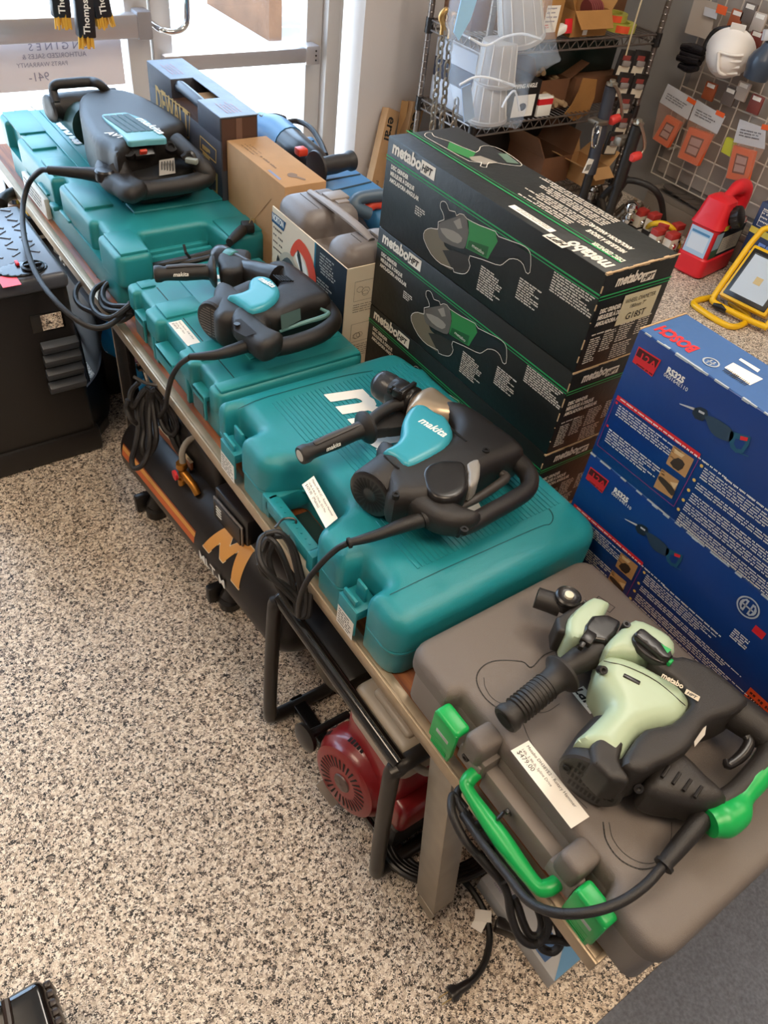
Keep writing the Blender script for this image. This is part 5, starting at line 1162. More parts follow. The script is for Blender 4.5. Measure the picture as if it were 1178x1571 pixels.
MB().use(BLK).tube([W(437, 188, .65), W(455, 186, .64), W(475, 195, .64), W(490, 215, .63), W(500, 238, .62)], .008, 8, smooth=5).build('cord', t)
t = thing('power_tool', 'blue power tool with red trigger and looped grey handle, beside the grinder cartons', 'power tool', (1.12, 1.62, TT))
MB().use(BT).tube([W(600, 345, .56), W(582, 335, .57), W(570, 326, .57)], [.04, .04, .03], 16, smooth=3).build('motor_housing', t)
MB().use(mat('handle_slate', '3f5466', .45)).tube([W(566, 328, .60), W(545, 318, .62), W(548, 306, .635), W(570, 301, .64), W(592, 299, .64)], .017, 14, smooth=4).build('rear_handle', t)
MB().use(mat('switch_red', 'c8402c', .4)).tube([W(560, 322, .605), W(572, 314, .615), W(585, 313, .615)], .014, 10, smooth=3).build('trigger', t)
MB().use(BTD).box(1.05, 1.22, 1.5, 1.72, TT+.0005, .54, .02, 3).build('base', t)
# ================================================================ under and beside the table
CB = cropf(160, 560, 3.57)
MTK = mat('compressor_black', '1c1817', .38, metal=.2); ORG = mat('stripe_orange', 'c8622c', .5); ORY = mat('stripe_amber', 'd29346', .5)
pA, pB = W(190, 708, .165), W(404, 975, .165)
dv = (pA-pB).normalized(); nr = Vector((dv.y, -dv.x, 0)); nr = nr if nr.x > 0 else -nr
TR = .098; tz = .20
cA = Vector((pA.x, pA.y, tz))+nr*TR*.92; cB = Vector((pB.x, pB.y, tz))+nr*TR*.92-dv*.04
t = thing('air_compressor', 'black air compressor with long horizontal tank and orange stripe under the table', 'compressor', (cA.x/2+cB.x/2, cA.y/2+cB.y/2, 0))
LT = (cA-cB).length
MB().use(MTK).lathe(cA, -dv, [(-.035, .02), (-.028, .05), (-.015, .078), (0, .093), (.012, TR), (LT-.012, TR), (LT, .093), (LT+.015, .078), (LT+.03, .04)], 40).build('air_tank', t)
def cylpl(a, b, h=0.0):
    """a = metres along the tank from its far end, b = height round the tank above its left side"""
    th = b/TR; return cA-dv*a+(-nr*math.cos(th)+Vector((0, 0, 1))*math.sin(th))*(TR+h)
def cyl_strip(m, a0, a1, b0, b1, h=.0006, n=14):
    for k in range(n): m.add([cylpl(a0+(a1-a0)*k/n, b0, h), cylpl(a0+(a1-a0)*(k+1)/n, b0, h), cylpl(a0+(a1-a0)*(k+1)/n, b1, h), cylpl(a0+(a1-a0)*k/n, b1, h)], [(0, 1, 2, 3)])
def atx(px_, py_):
    best = None
    for i in range(0, 200):
        a = LT*i/200
        for j in range(-40, 80):
            b = j*.0025; q = cylpl(a, b); v = q-Vector((0, 0, CAMZ)); z_ = v.dot(_f); X = 589+FPX*v.dot(CR)/z_; Y = 785.5-FPX*v.dot(CU)/z_
            e = (X-px_)**2+(Y-py_)**2
            if best is None or e < best[0]: best = (e, a, b)
    return best[1], best[2]
a0 = .02; a1 = atx(300, 846)[0]
m = MB().use(ORY); cyl_strip(m, a0, a1, .024, .036); m.use(ORG); cyl_strip(m, a0, a1, .006, .0235); m.use(mat('stripe_rust', '9c4a22', .5)); cyl_strip(m, a0, a1, .0365, .040); m.build('stripe', t)
la, lb = atx(308, 866)
LG = [(0, 62), (0, 30), (22, 30), (22, 48), (50, 8), (62, 8), (62, 40), (100, 0), (122, 0), (122, 66), (100, 66), (100, 42), (70, 78), (48, 78), (44, 50), (26, 78), (0, 78)]
m = MB().use(mat('stripe_amber', 'd29346', .5)); S_ = .00150; lb += .046; la += .006
def big(m, pts, h, sc=1.0):
    # tesselate so that it follows the tank
    P_ = [Vector((la+.002+x*S_, lb+.018+y*S_)) for x, y in pts]
    r_ = delaunay_2d_cdt(resample(P_, .006)+[Vector((la+x*.004, lb+y*.004)) for x in range(40) for y in range(40)], [], [list(range(len(resample(P_, .006))))], 1, 1e-6)
    m.add([cylpl(v.x, v.y, h) for v in r_[0]], [tuple(f) for f in r_[2]])
MM = [(0, 0), (18, 0), (30, 34), (44, 12), (54, 12), (66, 50), (82, 0), (104, 0), (84, 72), (60, 72), (48, 44), (36, 66), (20, 66)]
big(m, [(x*.95, y*.8) for x, y in MM], .0010)
m.use(mat('logo_cream', 'd8c3a0', .5))
P_ = [Vector((la+.002+x*.95*S_, lb+.018+y*.8*S_)) for x, y in MM]
for i in range(len(P_)):
    a_, b_ = P_[i], P_[(i+1) % len(P_)]; d_ = (b_-a_).normalized(); n_ = Vector((-d_.y, d_.x))*.0012
    m.add([cylpl(q.x, q.y, .0014) for q in (a_-n_, b_-n_, b_+n_, a_+n_)], [(0, 1, 2, 3)])
m.build('emblem', t)
MB().use(WHITEP).text('MI-T-M', cylpl, la-.008, lb-.026, .038, off=.0006, sx=.95, h=.0035).build('lettering', t)
m = MB().use(PAPER); a_, b_ = atx(369, 942); cyl_strip(m, a_-.012, a_+.008, b_-.006, b_+.006); m.build('sticker', t)
for px_, py_ in ((232, 778), (345, 918)):
    q = W(px_, py_, .03); MB().use(TBLK2).tube([(q.x+.06, q.y+.0, .12), (q.x+.03, q.y+.0, .07), (q.x+.012, q.y, .03)], [.018, .020, .024], 14, smooth=2).lathe((q.x+.012, q.y, 0.001), (0, 0, 1), [(0, .026), (.022, .027), (.03, .02)], 16).obox((q.x-.006, q.y+.03, .03), ((1, 0, 0), (0, 1, 0), (0, 0, 1)), (.05, .02, .05), .004).build('rubber_foot', t)
for k in (.15, .8):
    q = cA.lerp(cB, k)+nr*.09; MB().use(TBLK2).box(q.x-.02, q.x+.02, q.y-.02, q.y+.02, .001, .16, .004).build('rubber_foot', t)
BR = mat('brass_valve', 'a9722e', .35, metal=.8)
q = W(280, 728, .30)
m = MB().use(BR).lathe((q.x, q.y, .27), (0, 0, 1), [(0, .012), (.02, .012), (.022, .008), (.05, .009), (.052, .013), (.065, .012)], 12).tube([(q.x, q.y, .31), (q.x+.006, q.y-.045, .30), (q.x+.008, q.y-.06, .285)], [.010, .009, .008], 10)
m.use(RED).lathe((q.x-.014, q.y, .305), (-1, 0, 0), [(0, .012), (.006, .012)], 12); m.build('brass_valve', t)
MB().use(mat('hose_grey', '8d8578', .5)).tube([(q.x+.003, q.y, .33), (q.x+.01, q.y+.01, .36), (q.x+.04, q.y+.02, .375), (q.x+.09, q.y+.0, .36)], .0075, 10, smooth=4).build('air_hose', t)
c0 = W(350, 790, .33)
MB().use(TBLK2).obox(c0+Vector((.03, 0, -.03)), (dv, nr, (0, 0, 1)), (.13, .05, .12), .006).build('control_box', t)
m = MB().use(mat('panel_silver_frame', '8e8780', .4, metal=.5)).obox(c0+Vector((.0, 0, -.02)), (dv, nr, (0, 0, 1)), (.115, .004, .06), .001).use(mat('panel_dark', '2c2826', .4)).obox(c0+Vector((-.003, 0, -.02)), (dv, nr, (0, 0, 1)), (.105, .004, .05), .001)
m.use(WHITEP)
for k in range(4): m.obox(c0+Vector((-.0055, 0, -.005-k*.008))+dv*.03, (dv, nr, (0, 0, 1)), (.02, .001, .003))
m.build('label_panel', t)
MB().use(mat('engine_dark', '2a2725', .5, metal=.3)).obox(cA.lerp(cB, .35)+nr*.05+Vector((0, 0, .13)), (dv, nr, (0, 0, 1)), (.22, .14, .10), .015, 3).obox(cA.lerp(cB, .35)+nr*.06+Vector((0, 0, .185)), (dv, nr, (0, 0, 1)), (.14, .10, .03), .01).build('pump', t)
m = MB().use(mat('belt_guard_rust', 'a0603c', .5)).obox(W(262, 690, .31)+Vector((.012, 0, 0)), (dv, nr, (0, 0, 1)), (.15, .006, .022), .001).use(mat('logo_cream', 'd8c3a0', .5)).obox(W(262, 690, .31)+Vector((.012, 0, .012)), (dv, nr, (0, 0, 1)), (.15, .007, .003)); m.build('belt_guard', t)
MB().use(mat('chrome', 'd8d8d8', .08, metal=1)).lathe(W(405, 893, .25), (-.2, -.1, 1), [(-.02, .010), (-.004, .012), (-.004, .017), (.004, .017), (.006, .012), (.006, .0)], 20, cap=False).build('filler_cap', t)
t0 = t
# generator
G = cropf(400, 900, 3.14)
FRM = mat('frame_dusty_black', '2b2724', .35, metal=.3); FRG = mat('frame_gloss_black', '111010', .15, coat=.4)
t = thing('generator', 'portable generator with tubular black frame, red engine cover and beige fuel tank, under the table', 'generator', (.5, .55, 0))
L0 = W(414, 1102, .016); T0 = W(421, 922, .40); L1 = W(575, 1338, .016); T1 = W(603, 1180, .39)
MB().use(FRM).tube([T0+Vector((.25, 0, .0)), T0+Vector((.05, 0, 0)), T0+Vector((.01, 0, -.008)), T0+Vector((0, 0, -.04)), L0+Vector((0, 0, .04)), L0+Vector((.01, 0, .006)), L0+Vector((.05, 0, 0)), L0+Vector((.28, 0, 0))], .014, 14, smooth=4).build('frame_hoop', t)
MB().use(FRM).tube([T1+Vector((.25, 0, 0)), T1+Vector((.05, 0, 0)), T1+Vector((.01, 0, -.008)), T1+Vector((0, 0, -.04)), L1+Vector((0, 0, .04)), L1+Vector((.01, 0, .006)), L1+Vector((.05, 0, 0)), L1+Vector((.28, 0, 0))], .014, 14, smooth=4).build('frame_hoop', t)
MB().use(FRG).tube([T0+Vector((.012, 0, .000)), T1+Vector((.012, 0, .004))], .0135, 14).build('top_rail', t)
for y in (.70, .40): MB().use(FRM).tube([(.66, y, .016), (.66, y, .39)], .013, 10).build('rear_post', t)
MB().use(FRG).obox((.47, .55, .018), ((0, 1, 0), (1, 0, 0), (0, 0, 1)), (.40, .03, .02), .003).build('base_rail', t)
MB().use(mat('tray_black', '151413', .35)).box(.432, .68, .540, .735, .345, .392, .006).use(mat('chrome', 'd8d8d8', .08, metal=1)).lathe((.49, .63, .3955), (0, 0, 1), [(0, .004), (.002, .003)], 8).build('control_tray', t)
BEI = mat('beige_tank', 'a39684', .4, bump=.1, bscale=60)
m = MB().use(BEI).box(.436, .64, .375, .532, .30, .402, .026, 5).box(.46, .62, .40, .50, .395, .409, .008, 3); m.build('fuel_tank', t)
m = MB().use(mat('faint_tank_print', '5f5648', .6)); plt = plane((.50, .50, .4095), (.2, -1, 0), (1, .2, 0)); m.lines(plt, .01, .02, .06, 4, .008, th=.35, seed=6); m.build('tank_print', t)
REDE = mat('engine_red', '86191d', .3, coat=.2); rc = W(522, 1203, .15); rax = Vector((-.97, -.16, .10)).normalized()
m = MB().use(REDE).lathe(rc-rax*.07, rax, [(0, .088), (.03, .090), (.045, .084), (.05, .078), (.062, .074), (.066, .066), (.0665, .02), (.064, 0)], 40, cap=False)
m.use(mat('vent_slot', '050505', .7)); sd = rax.cross(Vector((0, 0, 1))).normalized(); up_ = sd.cross(rax); pr = plane(rc-rax*.0030, sd, up_)
if pr.n.dot(rax) < 0: pr = plane(rc-rax*.0030, -sd, up_)
for k in range(30):
    a = 2*PI*k/30; ca, sa = math.cos(a), math.sin(a); m.poly([pr(ca*r_-sa*w_, sa*r_+ca*w_, 0) for r_, w_ in ((.034, -.0012), (.058, -.0024), (.058, .0024), (.034, .0012))])
for gk in range(6):
    ga = 2*PI*gk/6+.4
    for k in range(5):
        a = ga+(k-2)*.09; ca, sa = math.cos(a), math.sin(a)
        q0 = rc+(sd*ca+up_*sa)*.0865-rax*.026; q1 = rc+(sd*ca+up_*sa)*.0915-rax*.052; tn = (-sd*sa+up_*ca)*.0028
        m.add([q0-tn, q0+tn, q1+tn, q1-tn], [(0, 1, 2, 3)])
m.use(mat('hub_grey', '6a5a55', .4, metal=.6)).lathe(rc-rax*.004, rax, [(0, .020), (.003, .018), (.004, .006), (.006, 0)], 20, cap=False); m.build('recoil_cover', t)
m = MB().use(REDE).box(.452, .60, .39, .55, .09, .295, .02, 3).box(.455, .55, .36, .42, .12, .20, .015, 3); m.build('engine_shroud', t)
MB().use(mat('black_plastic_sheet', '1b1918', .5)).box(.46, .66, .37, .56, .03, .10, .01, 2).build('engine_base', t)
MB().use(mat('warning_yellow', 'd9b92c', .5)).box(.535, .575, .345, .3465, .09, .14).build('warning_label', t)
q = W(474, 1128, .13); MB().use(TBLK2).tube([q+Vector((.09, 0, .0)), q+Vector((.03, .0, .0)), q], [.008, .008, .010], 10).lathe(q, (-1, -.1, .1), [(0, .012), (.004, .030), (.012, .031), (.016, .02)], 20).build('choke_knob', t)
OLV = mat('olive_grey_cover', '5b5548', .5); q = W(485, 1030, .20); MB().use(OLV).lathe(q+Vector((.12, 0, 0)), (-1, 0, 0), [(0, .085), (.06, .088), (.085, .075), (.10, .05), (.105, .0)], 28, cap=False).build('alternator_cover', t)
q0, q1, q2, q3 = W(484, 1205, .09), W(505, 1188, .10), W(522, 1228, .04), W(510, 1240, .02)
MB().use(mat('pale_tag', '9f968c', .7)).add([q0, q1, q2, q3, q0+Vector((.002, .001, 0)), q1+Vector((.002, .001, 0)), q2+Vector((.002, .001, 0)), q3+Vector((.002, .001, 0))], [(0, 1, 2, 3), (7, 6, 5, 4), (0, 4, 5, 1), (1, 5, 6, 2), (2, 6, 7, 3), (3, 7, 4, 0)]).build('paper_tag', t)
MB().use(mat('hose_grey', '8d8578', .5)).tube([(.46, .40, .36), (.475, .36, .35), (.52, .345, .345), (.56, .35, .33)], .007, 10, smooth=4).build('fuel_hose', t)
# black jobsite box with diamond plate top
DP = bpy.data.materials.new('diamond_plate_black'); DP.use_nodes = True; b = DP.node_tree.nodes['Principled BSDF']; b.inputs['Base Color'].default_value = lin('4b4e56'); b.inputs['Roughness'].default_value = .3
t = thing('portable_power_station', 'black plastic box with diamond plate top, red sticker and round dial, left of the table', 'equipment box', (.2, 1.92, 0))
m = MB().use(mat('hard_black_plastic', '1a1818', .38)).box(.02, .401, 1.745, 2.12, .05, .525, .018, 3).box(-.01, .41, 1.735, 2.13, .0, .075, .012, 2); m.use(DP).box(.005, .404, 1.735, 2.125, .505, .545, .012, 3); m.build('housing', t)
m = MB().use(DP)
for i in range(9):
    for j in range(9):
        x, y = .03+i*.042, 1.86+j*.030
        if x > .385 or y > 2.1: continue
        s_ = 1 if (i+j) % 2 else -1
        m.obox((x, y, .5455), ((.8, .6*s_, 0), (-.6*s_, .8, 0), (0, 0, 1)), (.026, .006, .003), .001, 1)
m.build('tread_pattern', t)
q = W(42, 412, .5455)
m = MB().use(mat('dial_black', '141416', .25)).dome([(q.x+.055*math.cos(a)-.01, q.y+.035*math.sin(a)) for a in [2*PI*k/26 for k in range(26)]], .5445, .549, .002).lathe((q.x+.012, q.y-.004, .548), (0, 0, 1), [(0, .026), (.006, .026), (.008, .021), (.004, .019), (.004, 0)], 26, cap=False).box(q.x-.008, q.x+.032, q.y-.008, q.y, .55, .558, .003); m.build('dial', t)
MB().use(RED).box(q.x-.02, q.x-.012, q.y+.012, q.y+.03, .549, .556, .002).build('rocker_switch', t)
q = W(16, 432, .5455); MB().use(RED).box(q.x-.022, q.x+.018, q.y-.022, q.y+.03, .545, .546).build('red_sticker', t)
fy = 1.745
for k in range(4):
    q0 = WY(62+k*4, 532+k*20, fy); q1 = WY(118+k*4, 522+k*20, fy)
    zc = (q0.z+q1.z)/2; MB().use(mat('louvre_slate', '3c4148', .4)).obox(((q0.x+q1.x)/2, fy-.008, zc), ((1, 0, 0), (0, .9, .45), (0, -.45, .9)), (q1.x-q0.x, .022, .028), .002).build('louvre', t)
q0 = WY(52, 500, fy); q1 = WY(94, 485, fy)
m = MB().use(mat('hard_black_gloss', '0e0d0d', .2)).box(q0.x-.006, q1.x+.006, fy-.002, fy+.004, q0.z-.020, q1.z+.018, .001).use(MF).box(q0.x+.018, q1.x, fy-.004, fy-.0022, q0.z-.016, q1.z+.014); m.build('hand_slot', t)
MB().use(mat('hard_black_gloss', '0e0d0d', .2)).tube([(.10, fy-.001, .50), (.12, fy-.001, .30), (.13, fy-.001, .08)], .0025, 6).build('panel_seam', t)
# curved black guard and block
t = thing('guard_shield', 'curved black plastic guard standing on the floor between the black box and the table leg', 'guard', (.40, 1.70, 0))
arc = [W(x, y, .17) for x, y in ((150, 512), (153, 540), (148, 568), (130, 594), (104, 612), (78, 618))]
ar2, _ = crom(arc, [1]*6, 5); m = MB().use(mat('guard_black', '121112', .3))
r0 = [Vector((p.x, p.y, .001)) for p in ar2]; n_ = len(ar2)
cen = sum(ar2, Vector())/n_+Vector((-.05, .06, 0)); off = [Vector((p.x-cen.x, p.y-cen.y, 0)).normalized()*.006 for p in ar2]
vs = [Vector((p.x, p.y, .17)) for p in ar2]+r0+[Vector((p.x, p.y, .17))+o for p, o in zip(ar2, off)]+[p+o for p, o in zip(r0, off)]
fs = []
for i in range(n_-1):
    fs += [(i, i+1, n_+i+1, n_+i), (2*n_+i+1, 2*n_+i, 3*n_+i, 3*n_+i+1), (i+1, i, 2*n_+i, 2*n_+i+1), (n_+i, n_+i+1, 3*n_+i+1, 3*n_+i)]
fs += [(0, n_, 3*n_, 2*n_), (n_-1, 3*n_-1, 4*n_-1, 2*n_-1)]
m.add(vs, fs).build('shell', t)
q = W(125, 660, .03); MB().use(TBLK2).obox(q+Vector((.01, .02, -.012)), ((.7, .7, 0), (-.7, .7, 0), (0, 0, 1)), (.12, .10, .036), .004).build('foot_plate', t)
# blue pump behind the leg
BP = mat('pump_blue', '1f77ae', .25, coat=.3)
t = thing('blue_pump', 'blue painted pump and motor with a pink lever under the table, behind the dark leg', 'pump', (.56, 1.75, 0))
q = W(190, 520, .25); MB().use(BP).lathe(q+Vector((.0, .04, 0)), (.4, -1, 0), [(0, .05), (.01, .07), (.11, .07), (.12, .05)], 26).build('motor', t)
q2 = W(205, 573, .20); MB().use(BP).tube([q2+Vector((-.02, 0, 0)), q2+Vector((.09, .02, 0))], .042, 22).tube([q2+Vector((-.03, -.04, -.05)), q2+Vector((.0, -.05, -.01)), q2+Vector((.05, -.05, .01))], .014, 12, smooth=4).build('pump_head', t)
MB().use(mat('pump_base_blue', '1c5f8c', .35)).box(q.x-.02, q.x+.16, q2.y-.03, q.y+.06, .0, .13, .015, 2).build('base', t)
q3 = W(190, 533, .30); MB().use(mat('lever_pink', 'c98a98', .4)).tube([q3+Vector((0, .02, .02)), q3, q3+Vector((.012, -.05, -.01))], [.008, .010, .009], 10, smooth=3).use(mat('chrome', 'd8d8d8', .08, metal=1)).obox(q3+Vector((.02, -.07, -.02)), ((1, 0, 0), (0, 1, 0), (0, 0, 1)), (.03, .02, .02), .003).tube([q3+Vector((.02, -.07, -.02)), q3+Vector((.03, -.075, -.09))], .006, 8).build('lever', t)
# pressure washer at the far end
t = thing('pressure_washer', 'pressure washer with bent black tube handle under the far end of the table', 'pressure washer', (.45, 2.35, 0))
H0 = W(10, 350, .35)
MB().use(FRM).tube([(H0.x, H0.y, .02), H0, W(3, 312, .45), W(12, 300, .46), W(38, 290, .46)], .016, 12, smooth=4).tube([W(38, 290, .46), W(50, 300, .40), (H0.x+.14, H0.y+.0, .02)], .016, 10).build('tube_handle', t)
q = W(25, 318, .38); MB().use(mat('cast_tan', 'a58d7c', .4, metal=.4)).box(q.x-.03, q.x+.03, q.y-.03, q.y+.03, .30, .40, .006).use(mat('chrome_dull', 'a8aab0', .2, metal=1)).lathe((q.x, q.y, .40), (0, 0, 1), [(0, .026), (.012, .024), (.014, .012), (.01, 0)], 18, cap=False).build('pump_block', t)
q = W(58, 345, .33); m = MB().use(TBLK2).box(q.x-.04, q.x+.05, q.y-.05, q.y+.04, .06, .36, .01); m.use(mat('bright_blue_bit', '6f9fd0', .4)).box(q.x-.03, q.x+.0, q.y-.02, q.y+.03, .36, .385, .004).use(mat('light_strip', 'b8b4aa', .5)).box(q.x-.02, q.x+.03, q.y-.052, q.y-.05, .31, .32); m.build('engine', t)
e = random.Random(5)
for (x, y, z_, s_) in ((92, 385, .30, .022), (100, 400, .30, .020), (104, 412, .28, .018), (118, 432, .26, .016), (90, 398, .27, .014)):
    q = W(x, y, z_); MB().use(mat('fitting_steel', '8a8175', .35, metal=.6)).lathe(q, (e.random()-.5, -.6, e.random()), [(0, s_*.6), (s_*.4, s_), (s_*1.2, s_*.9), (s_*1.4, s_*.5)], 8).build('fitting', t)
MB().use(mat('yellow_bit', 'd9a92c', .5)).obox(W(46, 322, .40), ((1, 0, 0), (0, 1, 0), (0, 0, 1)), (.03, .05, .02), .005).build('cap', t)
MB().use(BLK).tube([W(110, 440, .24), W(124, 447, .22), W(132, 462, .20), W(128, 470, .18)], .008, 8, smooth=4).tube([W(66, 365, .30), W(80, 390, .24), W(95, 425, .2), (.46, 2.0, .012)], .010, 8, smooth=4).build('hose', t)
MB().use(mat('engine_dark', '2a2725', .5, metal=.3)).box(.50, .80, 1.95, 2.45, .001, .30, .02).build('base', t)
# cord coil, plug and pamphlet carton
t = thing('extension_cord', 'black cord coiled on the speckled floor with a white tag and a plug', 'cord', W(700, 1320, 0))
m = MB().use(mat('cord_gloss_black', '121111', .35)); e = random.Random(8); cc = W(690, 1312, .02)
for k in range(5):
    r_ = .10+.010*k; m.tube([(cc.x+.045+r_*1.15*math.cos(a), cc.y+.05+r_*.8*math.sin(a), .012+.010*k+.003*math.sin(3*a+k)) for a in [2*PI*j/14 for j in range(15)]], .0062, 8, smooth=3)
m.tube([W(668, 1330, .02), W(704, 1345, .008), W(728, 1372, .007), W(745, 1405, .007), W(751, 1440, .007), W(744, 1475, .007), W(728, 1500, .007), W(712, 1513, .009)], .0062, 8, smooth=5)
m.build('cord', t)
q = W(741, 1405, .014); MB().use(PAPER).obox(q, ((.75, -.65, .1), (.65, .75, 0), (0, 0, 1)), (.030, .020, .0012)).obox(q+Vector((-.014, -.006, -.004)), ((.4, -.9, .1), (.9, .4, .2), (0, 0, 1)), (.022, .022, .0012)).build('paper_tag', t)
q0, q1 = W(712, 1513, .010), W(690, 1527, .010); d_ = (q1-q0).normalized(); m = MB().use(TBLK2).tube([q0-d_*.01, q0+d_*.012, q0+d_*.02, q1], [.0075, .009, .014, .0125], 12, flat=.75, up=(0, 0, 1)); m.use(mat('brass', 'c9b27a', .3, metal=.9))
sd = Vector((-d_.y, d_.x, 0))
for s_ in (-1, 1): m.obox(q1+d_*.010+sd*.0055*s_, (d_, sd, (0, 0, 1)), (.018, .0016, .006))
m.build('plug', t)
q0 = W(512 if 0 else 772, 1432, .012)
t = thing('black_clip', 'small black plastic clip lying beside the pale blue carton under the table', 'clip', (q0.x, q0.y, 0))
MB().use(TBLK2).obox(q0+Vector((.012, 0, .003)), ((.6, -.8, 0), (.8, .6, 0), (0, 0, 1)), (.05, .022, .03), .004).build('clip_body', t)
bx0 = W(845, 1512, 0); bx1 = W(735, 1368, 0)
t = thing('flat_carton', 'pale blue and white flat carton on the floor under the near end of the table', 'carton', (bx0.x+.1, (bx0.y+bx1.y)/2, 0))
X0 = (bx0.x+bx1.x)/2-.004; hz = .045
m = MB().use(mat('pale_carton', 'a7a9ab', .5, var=.1, vscale=20)).box(X0, X0+.20, bx0.y, bx1.y+.01, .0005, hz, .001)
pt = plane((X0, bx1.y+.01, hz), (0, -1, 0), (1, 0, 0)); m.use(mat('carton_sky', '5f93bd', .45)); Lc = bx1.y+.01-bx0.y
m.poly([pt(Lc, 0, .0006), pt(Lc, .20, .0006), pt(Lc-.03, .20, .0006), pt(Lc-.03, .05, .0006)]).poly([pt(0, .09, .0006), pt(0, .2, .0006), pt(.12, .2, .0006), pt(.06, .10, .0006)]).use(mat('carton_deep', '3d5f8c', .45)).poly([pt(Lc-.075, .006, .0008), pt(Lc-.03, .006, .0008), pt(Lc-.03, .045, .0008), pt(Lc-.06, .05, .0008)])
m.use(mat('faded_ink', '8f8a9a', .8)).lines(pt, .02, .05, .07, 5, .008, th=.4, seed=3)
m.build('carton_body', t)
# glossy black case at lower left, close to the camera
t = thing('black_case', 'glossy black tool housing with a toothed edge strip in the lower left corner', 'tool case', W(20, 1570, 0))
P_ = [W(x, y, .17).xy for x, y in ((10, 1526), (56, 1500), (66, 1508), (90, 1590), (110, 1680), (-60, 1720), (-70, 1560))]
MB().use(mat('piano_black', '120f0f', .12, coat=.5)).dome(rounded([tuple(p) for p in P_], .012), .001, .17, .014).build('housing', t)
m = MB().use(mat('strip_brown_black', '2e231e', .35))
for k in range(9):
    q = W(74+k*4.2, 1518+k*14, .13); m.obox(q+Vector((.002, 0, 0)), ((1, 0, 0), (0, 1, 0), (0, 0, 1)), (.012, .010, .05), .003)
m.tube([W(70, 1512, .145), W(110, 1640, .145)], .005, 8); m.build('toothed_strip', t)
MB().use(mat('strip_brown_black', '2e231e', .35)).tube([W(8, 1535, .172), W(14, 1570, .172), W(18, 1620, .172)], .006, 8).build('edge_bead', t)
# ================================================================ wire rack on the back wall
RK = mat('rack_wire', '857c76', .3, metal=.8); RKB = mat('rack_wire_bluish', '5a5f70', .3, metal=.8)
rx0, rx1, ry0, ry1 = 2.215, 3.195, 2.42, 2.78
t = thing('wire_rack', 'chrome wire shelving rack filled with boxes against the back wall', 'shelving', (2.7, 2.6, 0))
for x, y in ((rx0, ry0), (rx0, ry1), (rx1, ry0), (rx1, ry1)):
    m = MB().use(RK).cyl((x, y, 0), (x, y, 1.5), .0125, n=14)
    for k in range(0, 58): m.lathe((x, y, .03+k*.025), (0, 0, 1), [(0, .0127), (.002, .0138), (.004, .0127)], 12, cap=False)
    m.build('post', t)
def shelf(z):
    m = MB().use(RK)
    for (a, b) in (((rx0, ry0), (rx1, ry0)), ((rx0, ry1), (rx1, ry1)), ((rx0, ry0), (rx0, ry1)), ((rx1, ry0), (rx1, ry1))):
        A_, B_ = Vector((*a, z)), Vector((*b, z)); dn = Vector((0, 0, -.034)); m.cyl(A_, B_, .0042, n=8).cyl(A_+dn, B_+dn, .0042, n=8)
        n_ = int((B_-A_).length/.026); pts = [A_.lerp(B_, k/n_)+(dn if k % 2 else Vector()) for k in range(n_+1)]; m.tube(pts, .0026, 6)
    k = rx0+.03
    while k < rx1: m.cyl((k, ry0, z+.003), (k, ry1, z+.003), .0022, n=6); k += .026
    for y in (2.54, 2.66): m.cyl((rx0, y, z-.002), (rx1, y, z-.002), .004, n=8)
    o = m.build('wire_shelf', t)
    for x, y in ((rx0, ry0), (rx0, ry1), (rx1, ry0), (rx1, ry1)): MB().use(TBLK2).cyl((x, y, z-.045), (x, y, z+.008), .018, .0165, n=14).build('clamp_sleeve', o)
for z in (.15, .465, .755): shelf(z)
SA, SB, SL = .759, .469, .154
def obx(name, label, x0, x1, y0, y1, z0, z1, mt, cat='carton', group=None, top=None, flaps=None, rz=0, extra=None):
    cx, cy = (x0+x1)/2, (y0+y1)/2
    t = thing(name, label, cat, (cx, cy, z0), rz, group)
    m = MB().use(mt)
    if top == 'open':
        th = .004
        m.box(x0, x1, y0, y0+th, z0, z1).box(x0, x1, y1-th, y1, z0, z1).box(x0, x0+th, y0+th, y1-th, z0, z1).box(x1-th, x1, y0+th, y1-th, z0, z1).box(x0+th, x1-th, y0+th, y1-th, z0, z0+th)
    else: m.box(x0, x1, y0, y1, z0+.0003, z1, .0015)
    m.build('carton_body', t)
    if flaps:
        for (side, L_, ang) in flaps:
            a = math.radians(ang); 
            if side == 'f': u0, u1, d_ = Vector((x0, y0, z1)), Vector((x1, y0, z1)), Vector((0, -math.cos(a), math.sin(a)))
            if side == 'b': u0, u1, d_ = Vector((x0, y1, z1)), Vector((x1, y1, z1)), Vector((0, math.cos(a), math.sin(a)))
            if side == 'l': u0, u1, d_ = Vector((x0, y0, z1)), Vector((x0, y1, z1)), Vector((-math.cos(a), 0, math.sin(a)))
            if side == 'r': u0, u1, d_ = Vector((x1, y0, z1)), Vector((x1, y1, z1)), Vector((math.cos(a), 0, math.sin(a)))
            n_ = (u1-u0).cross(d_).normalized()*.003
            q = [u0, u1, u1+d_*L_-(u1-u0)*.06, u0+d_*L_+(u1-u0)*.06]; MB().use(mt).loft([q, [p+n_ for p in q]]).build('flap', t)
    if extra: extra(t)
    return t
K2 = mat('kraft_cardboard_worn', 'a5763f', .8, bump=.2, bscale=200, var=.15, vscale=15); K3 = mat('kraft_shadowed_brown', '6f4a30', .85, var=.15, vscale=12)
